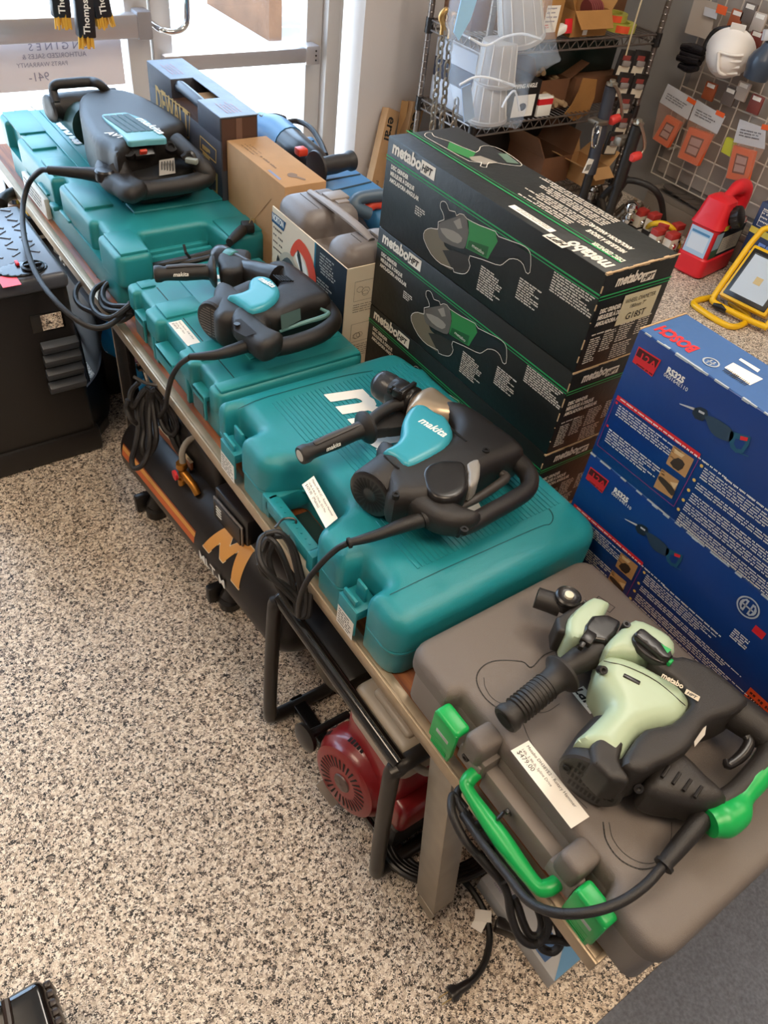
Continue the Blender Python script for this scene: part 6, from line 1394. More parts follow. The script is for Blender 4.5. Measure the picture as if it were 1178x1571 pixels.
def lab(x0, x1, z0, z1, y, red=False, rows=4):
    def f(t):
        m = MB().use(mat('label_paper', 'efeae0', .6)).box(x0, x1, y-.0015, y-.0006, z0, z1); pl = plane((x0, y-.0015, z0), (1, 0, 0), (0, 0, 1)); m.use(mat('faded_ink', '8f8a9a', .8)).lines(pl, .004, (z1-z0)*.92, (x1-x0)*.85, rows, (z1-z0)*.8/rows*.8, th=.3, seed=int(x0*1e3))
        m.use(RED); m.lines(pl, .006, (z1-z0)*.3, (x1-x0)*.35, 2, .008, th=.5, seed=3); m.build('label', t)
    return f
obx('parts_box', 'upright kraft box with a white printed label on the upper rack shelf', 2.475, 2.585, 2.43, 2.60, SA, .90, K2, extra=lab(2.495, 2.565, .785, .875, 2.43))
def fill(t):
    m = MB().use(mat('maroon_discs', '7c3b38', .5))
    for k in range(6): m.lathe((2.79+k*.012, 2.50, .84), (1, 0, .2), [(0, .035), (.008, .035)], 18)
    m.build('contents', t); MB().use(PAPER).box(2.735, 2.760, 2.438, 2.439, .765, .84).build('label', t)
obx('parts_box', 'open kraft box of maroon discs in the middle of the upper rack shelf', 2.665, 2.875, 2.44, 2.64, SA, .85, K2, top='open', flaps=[('l', .09, 60), ('r', .08, 50), ('f', .07, -50)], extra=fill)
t = thing('hang_tag', 'small red and white tag lying between the kraft boxes on the upper shelf', 'tag', (2.63, 2.45, SA)); MB().use(RED).obox((2.645, 2.44, .80), ((1, 0, 0), (0, .3, 1), (0, -1, .3)), (.04, .05, .004), .001).use(WHITEP).obox((2.605, 2.45, .785), ((1, 0, .3), (0, 1, 0), (0, 0, 1)), (.06, .04, .03), .008).build('tag_body', t)
def roll(x, y, z, r, h, mc, label):
    t = thing('tape_roll', label, 'tape', (x, y, z)); MB().use(mc).lathe((x, y, z), (0, 0, 1), [(0, r*.6), (0, r), (h, r), (h, r*.6), (0, r*.6)], 26, cap=False).build('roll', t)
    q = MB().use(mat('orange_label', 'e0512a', .5)); 
    for k in range(6): a0, a1 = -2.6+k*.14, -2.6+(k+1)*.14; q.add([(x+(r+.0006)*math.cos(a0), y+(r+.0006)*math.sin(a0), z+.002), (x+(r+.0006)*math.cos(a1), y+(r+.0006)*math.sin(a1), z+.002), (x+(r+.0006)*math.cos(a1), y+(r+.0006)*math.sin(a1), z+h-.002), (x+(r+.0006)*math.cos(a0), y+(r+.0006)*math.sin(a0), z+h-.002)], [(0, 1, 2, 3)])
    q.build('label', t)
roll(3.02, 2.50, SA, .07, .030, mat('tape_lime', 'b3b04a', .4), 'lower lime tape roll with orange label, right end of the upper rack shelf')
roll(3.00, 2.53, SA+.031, .06, .028, mat('tape_olive', 'a5a044', .4), 'upper lime tape roll resting on another roll on the upper rack shelf')
t = thing('spray_bottle', 'dark bottle with a yellow label standing by the tape rolls', 'bottle', (2.91, 2.53, SA)); MB().use(TBLK2).lathe((2.91, 2.53, SA), (0, 0, 1), [(0, .026), (.15, .026), (.17, .012), (.19, .012), (.19, .016), (.21, .016)], 20).build('bottle_body', t)
MB().use(mat('label_lime', 'c6c83a', .5)).lathe((2.91, 2.53, SA+.05), (0, 0, 1), [(0, .0265), (.06, .0265)], 20, cap=False).build('label', t)
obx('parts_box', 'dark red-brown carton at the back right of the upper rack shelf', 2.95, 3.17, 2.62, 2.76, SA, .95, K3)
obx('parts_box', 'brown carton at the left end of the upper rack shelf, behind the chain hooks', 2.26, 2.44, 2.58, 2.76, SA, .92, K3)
# middle shelf
def px_extra(t):
    pl = plane((2.40, 2.429, SB), (1, 0, 0), (0, 0, 1)); m = MB().use(WHITEP).rect(pl, .02, .14, .012, .095).text('PIPING ANGLE', pl, .012, .122, .022, off=.0008, sx=.85)
    m.use(INK); m.poly([pl(.075+.022*math.cos(k*PI/8), .05+.015*math.sin(k*PI/8), .001) for k in range(16)]); m.build('front_print', t)
obx('grinder_box', 'black open-topped carton with a white picture panel on the middle rack shelf', 2.40, 2.56, 2.43, 2.66, SB, .615, mat('black_carton_plain', '171515', .4), flaps=[('b', .10, 70), ('l', .10, 80)], extra=px_extra)
t = thing('small_box', 'small white box with a red band on the middle rack shelf', 'carton', (2.615, 2.46, SB)); MB().use(WHITEP).box(2.575, 2.655, 2.435, 2.475, SB, SB+.075, .001).use(RED).box(2.5745, 2.6555, 2.4345, 2.4755, SB+.045, SB+.068).build('carton_body', t)
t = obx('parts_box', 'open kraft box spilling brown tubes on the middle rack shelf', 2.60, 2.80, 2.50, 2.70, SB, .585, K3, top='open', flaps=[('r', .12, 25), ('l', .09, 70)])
e = random.Random(21)
tb0 = None
lbls = ['paper wrapped tube lying on top of the heap in the open kraft box', ]
for k in range(16):
    x, y, z = 2.64+.15*e.random(), 2.47+.18*e.random(), SB+.05+.09*e.random(); a = e.random()*PI; d_ = Vector((math.cos(a), math.sin(a), .5*(e.random()-.2))).normalized()
    if k < 6: y = 2.44+.03*e.random(); z = SB+.02+.02*e.random(); x = 2.66+.12*e.random()
    o = MB().use(mat('tube_tan', 'a58a68', .6)).cyl((0, 0, 0), d_*.085, .0105, n=12).use(mat('tube_end', '4a3a2c', .7)).cyl(d_*.0851, d_*.0858, .008, n=12).build('paper_tube') if tb0 is None or True else None
    o.location = (x, y, z); tag(o, 'small tan paper tube in the spilled heap on the middle rack shelf', 'tube', 'paper tubes heaped on the middle rack shelf')
t = thing('cardboard_flap', 'large curled kraft cardboard flap hanging over the middle shelf edge', 'cardboard', (2.78, 2.42, SB))
fp = [(895, 120), (916, 122), (912, 150), (902, 175), (880, 186), (866, 175), (878, 160), (888, 140)]
P_ = [WY(x, y, 2.41+.0006*(y-120)) for x, y in fp]; MB().use(K2).loft([P_, [p+Vector((0, .004, 0)) for p in P_]]).build('flap', t)
obx('grinder_carton', 'long dark green-black tool carton at the back of the middle rack shelf', 2.66, 3.12, 2.56, 2.76, SB+.115, .70, mat('dark_green_carton', '0d1f1a', .3))
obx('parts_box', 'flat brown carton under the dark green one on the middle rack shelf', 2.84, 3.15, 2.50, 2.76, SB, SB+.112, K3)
obx('white_carton', 'white carton at the left end of the middle rack shelf behind the chains', 2.25, 2.38, 2.47, 2.76, SB, .56, mat('grey_white_carton', 'b9bcc4', .6))
obx('dark_carton', 'dark carton on top of the white one behind the chains', 2.25, 2.38, 2.50, 2.76, .561, .63, mat('navy_carton', '20263a', .5))
obx('white_carton', 'thin pale carton topmost behind the chains on the middle shelf', 2.25, 2.38, 2.50, 2.76, .631, .70, mat('grey_white_carton', 'b9bcc4', .6))
# blister packs hanging at the right end
bk = mat('blister_black', '262322', .4); bw = mat('blister_label', 'd5ccb8', .5)
for k, (x, z) in enumerate(((3.00, .66), (3.09, .655), (3.02, .575), (3.12, .565), (3.06, .49), (3.08, .41), (3.05, .335))):
    o = MB().use(bk).box(-.046, .046, -.006, .006, -.05, .05, .002).use(bw).box(-.038, .036, -.0075, -.006, -.045, -.010).use(mat('blister_red', '8c3a34', .5)).box(-.03, .02, -.0075, -.006, .012, .03).use(mat('clear_blister', '8f8a88', .2)).box(-.025, .025, -.016, -.006, -.01, .012, .004).build('blister_pack')
    o.location = (x, 2.40-.004*k, z); o.rotation_euler = (0, .12, 0); tag(o, 'small black blister pack with a pale price label hanging on the rack front right', 'package', 'blister packs hanging at the rack right end')
t = thing('twine', 'length of pale twine hanging down across the right part of the rack', 'string', (3.0, 2.37, .5))
MB().use(mat('twine_cream', 'c9b998', .8)).tube([WY(988, -12, 2.37), WY(978, 20, 2.37), WY(968, 55, 2.37), WY(960, 85, 2.37)], .0035, 6, smooth=3).build('strand', t)
# chains
LINK = mat('galv_link', '9a9286', .3, metal=.8)
def chain(px0, px1, Y, label, hook=True, n=None):
    A_, B_ = WY(*px0, Y), WY(*px1, Y); t = thing('chain', label, 'chain', A_); L_ = (B_-A_).length; d_ = (B_-A_).normalized(); n = int(L_/.030); m = MB().use(LINK)
    s1 = d_.cross(Vector((0, 1, 0))).normalized(); s2 = d_.cross(s1)
    for k in range(n):
        c_ = A_+d_*(.03+k*(L_-.03)/n); sx = s1 if k % 2 else s2
        pts = [c_+d_*.019*math.sin(a)+sx*.0115*math.cos(a) for a in [2*PI*j/10 for j in range(11)]]; m.tube(pts, .0045, 6)
    m.build('chain_links', t)
    if hook: MB().use(mat('brass_hook', 'b08a52', .35, metal=.8)).tube([A_+d_*.03, A_+Vector((.0, 0, .0)), A_+Vector((-.014, 0, .025)), A_+Vector((0, -.004, .045)), A_+Vector((.016, -.004, .03)), A_+Vector((.012, -.004, .008))], [.010, .011, .011, .010, .009, .006], 10, smooth=4).build('grab_hook', t)
chain((680, 38), (662, 205), 2.40, 'leftmost of the two long chains with brass hooks at the rack corner')
chain((692, 44), (676, 205), 2.40, 'right one of the two long chains with brass hooks at the rack corner')
chain((702, 145), (694, 205), 2.38, 'short chain end hanging below the clear bag of tubs', hook=False)
# bag of tubs
TUB = mat('frosted_tub', 'c9c6c4', .35); TUB.node_tree.nodes['Principled BSDF'].inputs['Transmission Weight'].default_value = .35; TUB.node_tree.nodes['Principled BSDF'].inputs['Subsurface Weight'].default_value = 0
FILM = mat('clear_film', 'd5e4f4', .12, alpha=.17, bump=.8, bscale=18)
YB = 2.24
def tub(px0, px1, r0, r1, label):
    A_, B_ = WY(*px0, YB), WY(*px1, YB); t = thing('plastic_tub', label, 'tub', B_, group='frosted tubs stacked in the clear hanging bag'); d_ = B_-A_; L_ = d_.length
    m = MB().use(TUB).lathe(A_, d_, [(0, r0*.95), (.004, r0), (L_*.9, r1), (L_*.92, r1*1.06), (L_, r1*1.06), (L_, r1*.98)], 30)
    m.build('tub_wall', t); u = d_.normalized(); s1 = u.cross(Vector((0, 1, 0))).normalized(); s2 = u.cross(s1)
    q = MB().use(mat('tub_rib', 'e9e5df', .35))
    for k in range(12):
        a = 2*PI*k/12; e_ = s1*math.cos(a)+s2*math.sin(a); q.tube([A_+e_*(r0+.001)+d_*.02, B_+e_*(r1+.001)-d_*.10], .0018, 5)
    q.build('ribs', t)
tub((795, -25), (800, 58), .070, .080, 'topmost frosted tub in the clear hanging bag')
tub((768, 62), (758, 128), .062, .072, 'middle frosted tub in the clear hanging bag, tilted')
tub((752, 125), (745, 182), .060, .074, 'lowest frosted tub in the clear hanging bag')
t = thing('plastic_bag', 'large clear crumpled bag of stacked tubs hanging in front of the rack', 'bag', WY(750, 190, YB))
ring_px = [((715, -30), (835, -30)), ((706, 10), (830, 5)), ((697, 50), (832, 45)), ((702, 75), (838, 78)), ((704, 110), (808, 100)), ((699, 135), (800, 125)), ((703, 160), (796, 150)), ((706, 178), (797, 172)), ((712, 188), (795, 184))]
e = random.Random(12); rings = []
for i, (a, b) in enumerate(ring_px):
    A_, B_ = WY(*a, YB), WY(*b, YB); c_ = (A_+B_)/2; h_ = (B_-A_)/2; dp = h_.length*(.82 if i < 7 else .6)
    rings.append([c_+h_*math.cos(w_)*(1+.05*math.sin(5*w_+i*1.7)+.03*e.random())+Vector((0, 1, 0))*dp*math.sin(w_)*(1+.06*math.sin(7*w_+i*2.1))+Vector((0, 0, .006*math.sin(4*w_+i))) for w_ in [2*PI*k/40 for k in range(40)]])
o = MB().use(FILM).loft(rings, cap0=False, cap1=True).build('film', t)
bl = mat('daylight_patch', '9fd0f5', .4)  # blue panels paint the daylight falling on the bag's left side
P_ = [WY(x, y, YB-.11) for x, y in ((712, -20), (738, -20), (722, 30), (704, 62), (696, 50))]; MB().use(bl).loft([P_, [p+Vector((0, .003, 0)) for p in P_]]).build('daylight_patch', t)
P_ = [WY(x, y, YB-.10) for x, y in ((708, 135), (722, 128), (728, 180), (712, 188))]; MB().use(mat('daylight_patch_dim', '9db6d6', .4)).loft([P_, [p+Vector((0, .003, 0)) for p in P_]]).build('daylight_patch', t)
for pts in ([(720, 58), (745, 70), (770, 58), (800, 52), (830, 60)], [(705, 130), (730, 118), (760, 122), (790, 132)], [(770, 165), (778, 150), (790, 140), (797, 170)]):
    MB().use(mat('film_fold', 'eef4fb', .2, alpha=.75)).tube([WY(x, y, YB-.12) for x, y in pts], .004, 6, smooth=4).build('film_fold', t)
# lower shelf and floor things by the rack
obx('parts_box', 'open brown box with curled flaps on the low rack shelf, left one', 2.72, 2.90, 2.46, 2.70, SL, .27, K3, top='open', flaps=[('l', .10, 60), ('r', .10, 70)])
obx('parts_box', 'open tan box with folded flaps at the front of the low rack shelf', 2.92, 3.06, 2.36, 2.56, SL, .235, mat('kraft_light', 'c0935f', .8), top='open', flaps=[('l', .07, 20), ('r', .08, 40), ('f', .06, -30), ('b', .08, 70)])
obx('dark_carton', 'long black carton along the back of the low rack shelf', 2.3, 3.15, 2.70, 2.77, SL, .40, mat('black_carton_plain', '171515', .4))
t = thing('steel_drum', 'round brushed steel lid-shaped part standing at the back of the low shelf', 'part', (2.95, 2.60, .155))
q = WY(870, 222, 2.60); MB().use(mat('brushed_steel', '8f8a80', .3, metal=.8)).lathe(q, (-.3, -1, .35), [(-.03, .062), (-.005, .066), (0, .066), (.004, .060), (.004, .045), (.008, .040), (.010, .015), (.016, .010), (.016, 0)], 32, cap=False).cyl((q.x, q.y+.03, .155), (q.x, q.y+.02, q.z-.03), .02, n=12).build('drum', t)
# trailer jacks
def jack(top, bot, Y, colr, label, crank, knob):
    A_, B_ = WY(*top, Y), WY(*bot, Y); t = thing('trailer_jack', label, 'trailer jack', Vector((B_.x, B_.y, 0)))
    Cb = Vector((B_.x+.0, B_.y, .002)); MB().use(colr).tube([A_, B_], .026, 16).use(TBLK2).tube([B_, Cb], .020, 14).lathe(Cb, (0, 0, 1), [(0, .05), (.008, .05), (.012, .03)], 18).build('tube', t)
    MB().use(mat('crank_steel', 'a8a090', .3, metal=.8)).tube([WY(*p, Y-.03) for p in crank], .007, 10, smooth=4).lathe(A_-(B_-A_).normalized()*.004, A_-B_, [(0, .024), (.008, .024), (.012, .014), (.02, .012)], 14).build('crank', t)
    a, b = WY(*knob[0], Y-.03), WY(*knob[1], Y-.03); MB().use(mat('knob_red', 'd23b36', .45)).lathe(a, b-a, [(0, .010), (.006, .017), ((b-a).length*.8, .020), ((b-a).length, .014)], 14).build('knob', t)
    return t, A_, B_
t, A_, B_ = jack((938, 132), (905, 265), 2.26, mat('jack_slate', '3a3d47', .4), 'slate coloured trailer jack with chain and barcode label, nearer the rack', [(938, 130), (944, 132), (951, 150), (954, 178), (948, 182)], [(950, 180), (936, 186)])
MB().use(mat('chrome', 'd8d8d8', .08, metal=1)).tube([WY(914, 188, 2.22), WY(910, 200, 2.22), WY(908, 222, 2.22), WY(913, 226, 2.22), WY(919, 208, 2.22), WY(922, 194, 2.22)], .004, 8, smooth=4).lathe(WY(915, 198, 2.23), (0, -1, 0), [(0, .016), (.004, .018), (.008, .016), (.004, .013)], 18, cap=False).build('safety_chain', t)
q = WY(902, 255, 2.21); m = MB().use(PAPER).obox(q, ((.95, 0, -.25), (0, 1, 0), (.25, 0, .95)), (.036, .003, .06)); m.use(INK)
for k in range(7): m.obox(q+Vector((-.012+k*.004, -.002, -.005)), ((1, 0, 0), (0, 1, 0), (.25, 0, .95)), (.0016, .001, .026))
m.build('barcode_label', t)
MB().use(mat('bracket_steel', '8a8276', .35, metal=.7)).obox(WY(918, 186, 2.26), ((1, 0, 0), (0, 1, 0), (0, 0, 1)), (.065, .06, .02), .004).build('bracket', t)
t, A_, B_ = jack((978, 192), (948, 285), 2.10, TBLK2, 'black trailer jack with red crank knob, nearer the wire grid', [(978, 188), (982, 190), (988, 212), (988, 228), (980, 240)], [(982, 238), (968, 242)])
MB().use(mat('bracket_steel', '8a8276', .35, metal=.7)).obox(WY(955, 215, 2.14), ((1, 0, 0), (0, 1, 0), (0, 0, 1)), (.07, .04, .035), .006).build('bracket', t)
CHR = mat('chrome', 'd8d8d8', .08, metal=1)
for i, (x, y, lb) in enumerate(((911, 288, 'chrome hitch ball nearest the tan box'), (965, 330, 'chrome hitch ball in front of the boxed parts'))):
    q = W(x, y, .12); t = thing('hitch_ball', lb, 'hitch ball', (q.x, q.y, 0)); MB().use(CHR).lathe((q.x, q.y, .06), (0, 0, 1), [(0, .02), (.03, .02), (.035, .032), (.045, .032), (.05, .018), (.065, .016), (.072, .024), (.085, .032), (.10, .034), (.115, .028), (.124, .012), (.125, 0)], 24, cap=False).use(TBLK2).lathe((q.x, q.y, .001), (0, 0, 1), [(0, .04), (.06, .036)], 18).build('ball_mount', t)
e = random.Random(31)
for k in range(12):
    x, y = 2.96+.20*e.random(), 2.16+.22*e.random(); s_ = .02+.02*e.random(); z = .03
    o = MB().use(mat('scrap_steel_%d' % (k % 3), ['8c8070', '5d554c', 'b0a890'][k % 3], .35, metal=.7)).lathe((0, 0, 0), (e.random()-.5, e.random()-.5, .8), [(0, s_*.6), (s_*.5, s_), (s_*2, s_*.8), (s_*2.2, s_*.4), (s_*4, s_*.35)], 10).build('hitch_part')
    o.location = (x, y, z); tag(o, 'small steel trailer fitting in the heap beside the jacks', 'fitting', 'loose steel fittings on the floor by the jacks')
MB_t = thing('rubber_hose', 'thick black hose arching over the steel fittings beside the rack', 'hose', W(925, 310, 0))
MB().use(BLK).tube([W(918, 318, .10), W(930, 295, .18), W(960, 277, .25), W(995, 285, .25), W(1013, 305, .20), W(1018, 340, .06)], .014, 12, smooth=6).build('hose', MB_t)
t = thing('yellow_hose', 'yellow cable looping over the small boxes behind the red jug', 'hose', W(1010, 350, 0))
MB().use(mat('hose_yellow', 'e0b51e', .4)).tube([W(990, 352, .05), W(1000, 344, .12), W(1018, 343, .14), W(1034, 354, .12), W(1040, 372, .04), W(1040, 382, .014)], .012, 12, smooth=6).build('hose', t)
for k, (x, y) in enumerate(((985, 326), (1004, 332), (1020, 348), (1040, 348), (1010, 356), (1032, 362))):
    q = W(x, y, .13); t = thing('parts_package', ['leftmost red and white boxed part standing behind the black carton stack', 'white boxed part second from the left behind the black carton stack', 'red topped package inside the loop of the yellow cable', 'red topped package touching the red jug', 'small package low inside the yellow cable loop', 'small package half hidden under the yellow cable'][k], 'package', (q.x, q.y, 0))
    MB().use(mat('pkg_red', 'a8322c', .5)).box(q.x-.028, q.x+.028, q.y-.02, q.y+.02, .120, .145, .002).use(mat('pkg_cream', 'cfc6b6', .5)).box(q.x-.0275, q.x+.0275, q.y-.0195, q.y+.0195, .07, .12).use(mat('pkg_dark', '2a2422', .5)).box(q.x-.0285, q.x+.0285, q.y-.0205, q.y+.0205, .001, .07).use(PAPER).box(q.x-.022, q.x+.022, q.y-.022, q.y-.0206, .02, .06).use(CHR).lathe((q.x, q.y-.022, .09), (0, -1, 0), [(0, .014), (.006, .010), (.008, 0)], 12, cap=False).build('package_body', t)
# ledge of the wall unit
t = thing('gondola_base', 'grey metal wall display base shelf below the wire grid', 'display base', (3.3, 1.4, 0))
m = MB().use(mat('gondola_taupe', '8f8478', .5, metal=.2)).box(3.33, 3.435, .2, 2.30, .10, .13, .003).box(3.33, 3.34, .2, 2.30, .001, .10, .002); m.use(mat('gondola_dark', '2a2624', .7)).box(3.345, 3.435, .2, 2.30, .001, .099)
m.use(mat('channel_dark', '5f5852', .5)).box(3.34, 3.37, .3, 2.25, .1301, .134).use(mat('dash_pale', 'c8c0b4', .5))
for k in range(18): m.box(3.35, 3.36, 1.4+k*.045, 1.4+k*.045+.016, .1341, .1352)
m.build('shelf', t)
e = random.Random(44)
for k in range(5):
    o = MB().use(mat('grinding_disc', '4d4640', .6)).lathe((0, 0, 0), (0, 0, 1), [(0, .008), (0, .06), (.003, .06), (.003, .008)], 26).build('grinding_disc')
    o.location = (3.375, 1.98+.05*k, .137+.0045*k); o.rotation_euler = (.05*e.random(), .05, 0); tag(o, 'dark flat abrasive disc lying on the wall display shelf', 'disc', 'abrasive discs on the low wall shelf')
# wire grid
GW = mat('grid_wire', 'd0c6b8', .35, metal=.3)
t = thing('wire_grid', 'silver wire grid panel on the right wall hung with packages', 'display grid', (3.38, 1.8, .17))
m = MB().use(GW); y = 2.35
while y > .9: m.cyl((3.38, y, .17), (3.38, y, 1.4), .0032, n=6); y -= .078
z = .17
while z < 1.42: m.cyl((3.383, .9, z), (3.383, 2.35, z), .0032, n=6); z += .078
m.build('wires', t)
for y, z in ((2.3, 1.3), (1.2, 1.3), (2.3, .3), (1.2, .3)): MB().use(GW).cyl((3.38, y, z), (3.449, y, z), .006, n=8).build('standoff', t)
struct(MB().use(mat('peg_panel', 'a2988f', .7)).box(3.44, 3.4505, .9, 2.36, .17, 1.4).build('trim_2'))
# hangers
GX = 3.36
def q3(x, y, X=GX): return WX(x, y, X)
OR = mat('tape_measure_orange', 'e8622a', .4); CLR = mat('clear_pack', 'd9a58c', .25, alpha=.30)
def bolster(px4, card, label, k):
    """orange framed utility pack with its hang card"""
    P_ = [q3(*p) for p in px4]; c_ = sum(P_, Vector())/4; t = thing('hang_pack', label, 'package', (GX, c_.y, min(p.z for p in P_)))
    ins = [c_+(p-c_)*.60 for p in P_]; inw = [c_+(p-c_)*.58 for p in P_]; dx = Vector((-.022, 0, 0))
    m = MB().use(OR); n_ = 4
    for i in range(4):
        j = (i+1) % 4; m.add([P_[i], P_[j], ins[j]+dx, ins[i]+dx, P_[i]+dx, P_[j]+dx], [(0, 1, 5, 4), (4, 5, 2, 3)])
    m.add([p for p in P_], [(3, 2, 1, 0)]); m.build('case_frame', t)
    m = MB().use(mat('pack_maroon', '5d2620', .5)).add([p+dx*.9 for p in ins], [(0, 1, 2, 3)]); m.use(mat('pack_pale', 'b59a98', .5)).add([c_+(p-c_)*.48+dx*.95 for p in P_], [(0, 1, 2, 3)]); 
    m.use(mat('pack_maroon', '5d2620', .5)); a = (P_[0]+P_[3])/2; b = (P_[1]+P_[2])/2; a = c_+(a-c_)*.5+dx*.98; b = c_+(b-c_)*.5+dx*.98; w_ = Vector((0, 0, .003)); m.add([a-w_, b-w_, b+w_, a+w_], [(0, 1, 2, 3)]); m.build('insert', t)
    cd = [q3(*p)+Vector((-.025, 0, 0)) for p in card]; m = MB().use(mat('card_grey_white', 'c3c3c6', .55)).loft([cd, [p+Vector((.0015, 0, 0)) for p in cd]]); pl = plane(cd[0]+Vector((-.0008, 0, 0)), cd[1]-cd[0], cd[3]-cd[0]*1 if False else (cd[3]-cd[0]))
    W_, H_ = (cd[1]-cd[0]).length, (cd[3]-cd[0]).length; sg = 1 if pl.n.x < 0 else -1
    m.use(mat('card_ink', '55535a', .6)).lines(pl, W_*.12, H_*.62, W_*.7, 3, H_*.12, th=.4, h=.0008*sg, seed=k); m.use(OR); m.add([pl(a_, b_, .0009*sg) for a_, b_ in ((W_*.72, H_*.78), (W_, H_*.78), (W_, H_*1.0), (W_*.72, H_*1.0))], [(0, 1, 2, 3)])
    m.build('price_card', t)
    ov = [q3(*p)+Vector((-.027, 0, 0)) for p in (card[0], card[1], px4[2], px4[3])]
    MB().use(CLR).add(ov, [(0, 1, 2, 3)]).build('clear_pouch', t)
bolster([(1027, 176), (1048, 188), (1028, 226), (1006, 212)], [(1017, 156), (1060, 183), (1072, 152), (1030, 128)], 'orange framed pack with grey card, leftmost of three on the wire grid', 1)
bolster([(1062, 194), (1096, 206), (1074, 254), (1044, 240)], [(1062, 183), (1105, 205), (1118, 178), (1074, 152)], 'orange framed pack with grey card, middle one of three on the wire grid', 2)
bolster([(1130, 222), (1162, 232), (1150, 279), (1118, 272)], [(1130, 217), (1178, 228), (1180, 196), (1140, 182)], 'orange framed pack with grey card, directly above the red jug handle', 3)
# pack of dark safety glasses
t = thing('safety_glasses_pack', 'bagged dark safety glasses hanging at the top left of the wire grid', 'safety glasses', q3(1060, 100))
cd = [q3(*p) for p in ((1050, 50), (1088, 62), (1100, 5), (1066, -5))]; MB().use(mat('bag_cream', 'b3a698', .4)).loft([cd, [p+Vector((.003, 0, 0)) for p in cd]]).use(mat('card_grey_white', 'c3c3c6', .55)).obox(q3(1090, 20, 3.35), ((0, 1, 0), (1, 0, 0), (0, .2, 1)), (.07, .002, .03)).build('bag', t)
MB().use(OR).obox(q3(1107, 15, 3.345), ((0, 1, 0), (1, 0, 0), (0, .1, 1)), (.05, .003, .03)).build('orange_tag', t)
lens = mat('smoke_lens', '1e1d22', .15)
for pts in ([(1046, 72), (1062, 74), (1080, 80), (1078, 90), (1060, 86), (1045, 80)], [(1040, 88), (1058, 92), (1074, 95), (1070, 104), (1056, 106), (1042, 100)]):
    MB().use(lens).tube([q3(*p, 3.33) for p in (pts[0], pts[1], pts[2])], [.014, .020, .018], 12, smooth=3, flat=1).tube([q3(*p, 3.33) for p in (pts[5], pts[4], pts[3])], [.012, .016, .014], 12, smooth=3).build('lens', t)
# moulded white mask
t = thing('dust_mask', 'large white moulded cup mask hanging on the wire grid', 'mask', q3(1110, 95))
c_ = q3(1112, 94, 3.27); ax_ = Vector((-.75, -.35, -.35)).normalized(); WM = mat('mask_white', 'ebe5de', .5)
m = MB().use(WM).lathe(c_-ax_*.07, ax_, [(0, .100), (.006, .103), (.012, .096), (.04, .090), (.07, .074), (.095, .050), (.108, .026), (.112, .0)], 34, cap=False); m.build('cup', t)
s1 = ax_.cross(Vector((0, 0, 1))).normalized(); s2 = s1.cross(ax_)
for k in range(4):
    m = MB().use(WM).tube([c_-ax_*.005+(s1*a+s2*(.05-k*.026))*1.0+ax_*(.035*math.sqrt(max(0, 1-(abs(a)/.075)**2))) for a in (-.065, -.04, 0, .03)], .006, 8, smooth=3).build('mould_rib', t)
MB().use(WM).tube([c_+s1*-.07+s2*-.05-ax_*.02, c_+s2*-.02+ax_*.048, c_+s1*.03+s2*.05+ax_*.03], .007, 8, smooth=4).build('mould_rib', t)
MB().use(TBLK2).tube([c_+s1*.03+s2*.09-ax_*.07, c_+s1*.09+s2*.06-ax_*.08, c_+s1*.11-ax_*.07, c_+s1*.10+s2*-.02-ax_*.07], .010, 8, smooth=4).build('strap', t)
MB().use(PAPER).obox(c_+s2*.10-ax_*.06, (s1, ax_, s2), (.06, .003, .04)).build('label', t)
# pack at the right margin
t = thing('clear_bag_pack', 'clear bag with dark blue grey contents at the right edge of the grid', 'package', q3(1170, 100))
MB().use(mat('dark_blue_fabric', '3a4656', .3, bump=.6, bscale=40)).tube([q3(1185, 68, 3.30), q3(1170, 95, 3.30), q3(1158, 120, 3.30)], [.03, .06, .05], 16, smooth=3).build('contents', t)
MB().use(mat('card_grey_white', 'c3c3c6', .55)).tube([q3(1180, 45, 3.30), q3(1176, 62, 3.30)], .022, 8).build('header', t)
t = thing('yellow_pack', 'small lime yellow package hanging between the orange packs', 'package', q3(1120, 225))
P_ = [q3(*p, 3.375) for p in ((1110, 232), (1124, 240), (1132, 216), (1118, 210))]; MB().use(mat('label_lime', 'c6c83a', .5)).loft([P_, [p+Vector((-.02, 0, 0)) for p in P_]]).build('package_body', t)
for k, (x, y) in enumerate(((1130, 30), (1150, 20), (1165, 35), (1160, 62), (1145, 78), (1120, 148), (1140, 140), (1160, 160), (1090, 140))):
    c3 = q3(x, y, 3.372); o = MB().use(mat('peg_item_%d' % (k % 4), ['a5532c', '6a5f58', 'b9aca0', '7c3a30'][k % 4], .5)).box(-.012, 0, -.03, .03, -.035, .035, .003).use(PAPER).box(-.013, -.012, -.02, .02, .015, .03).build('peg_package')
    o.location = c3; tag(o, 'small carded part hanging on the wire grid behind the larger packs', 'package', 'small carded parts on the wire grid')
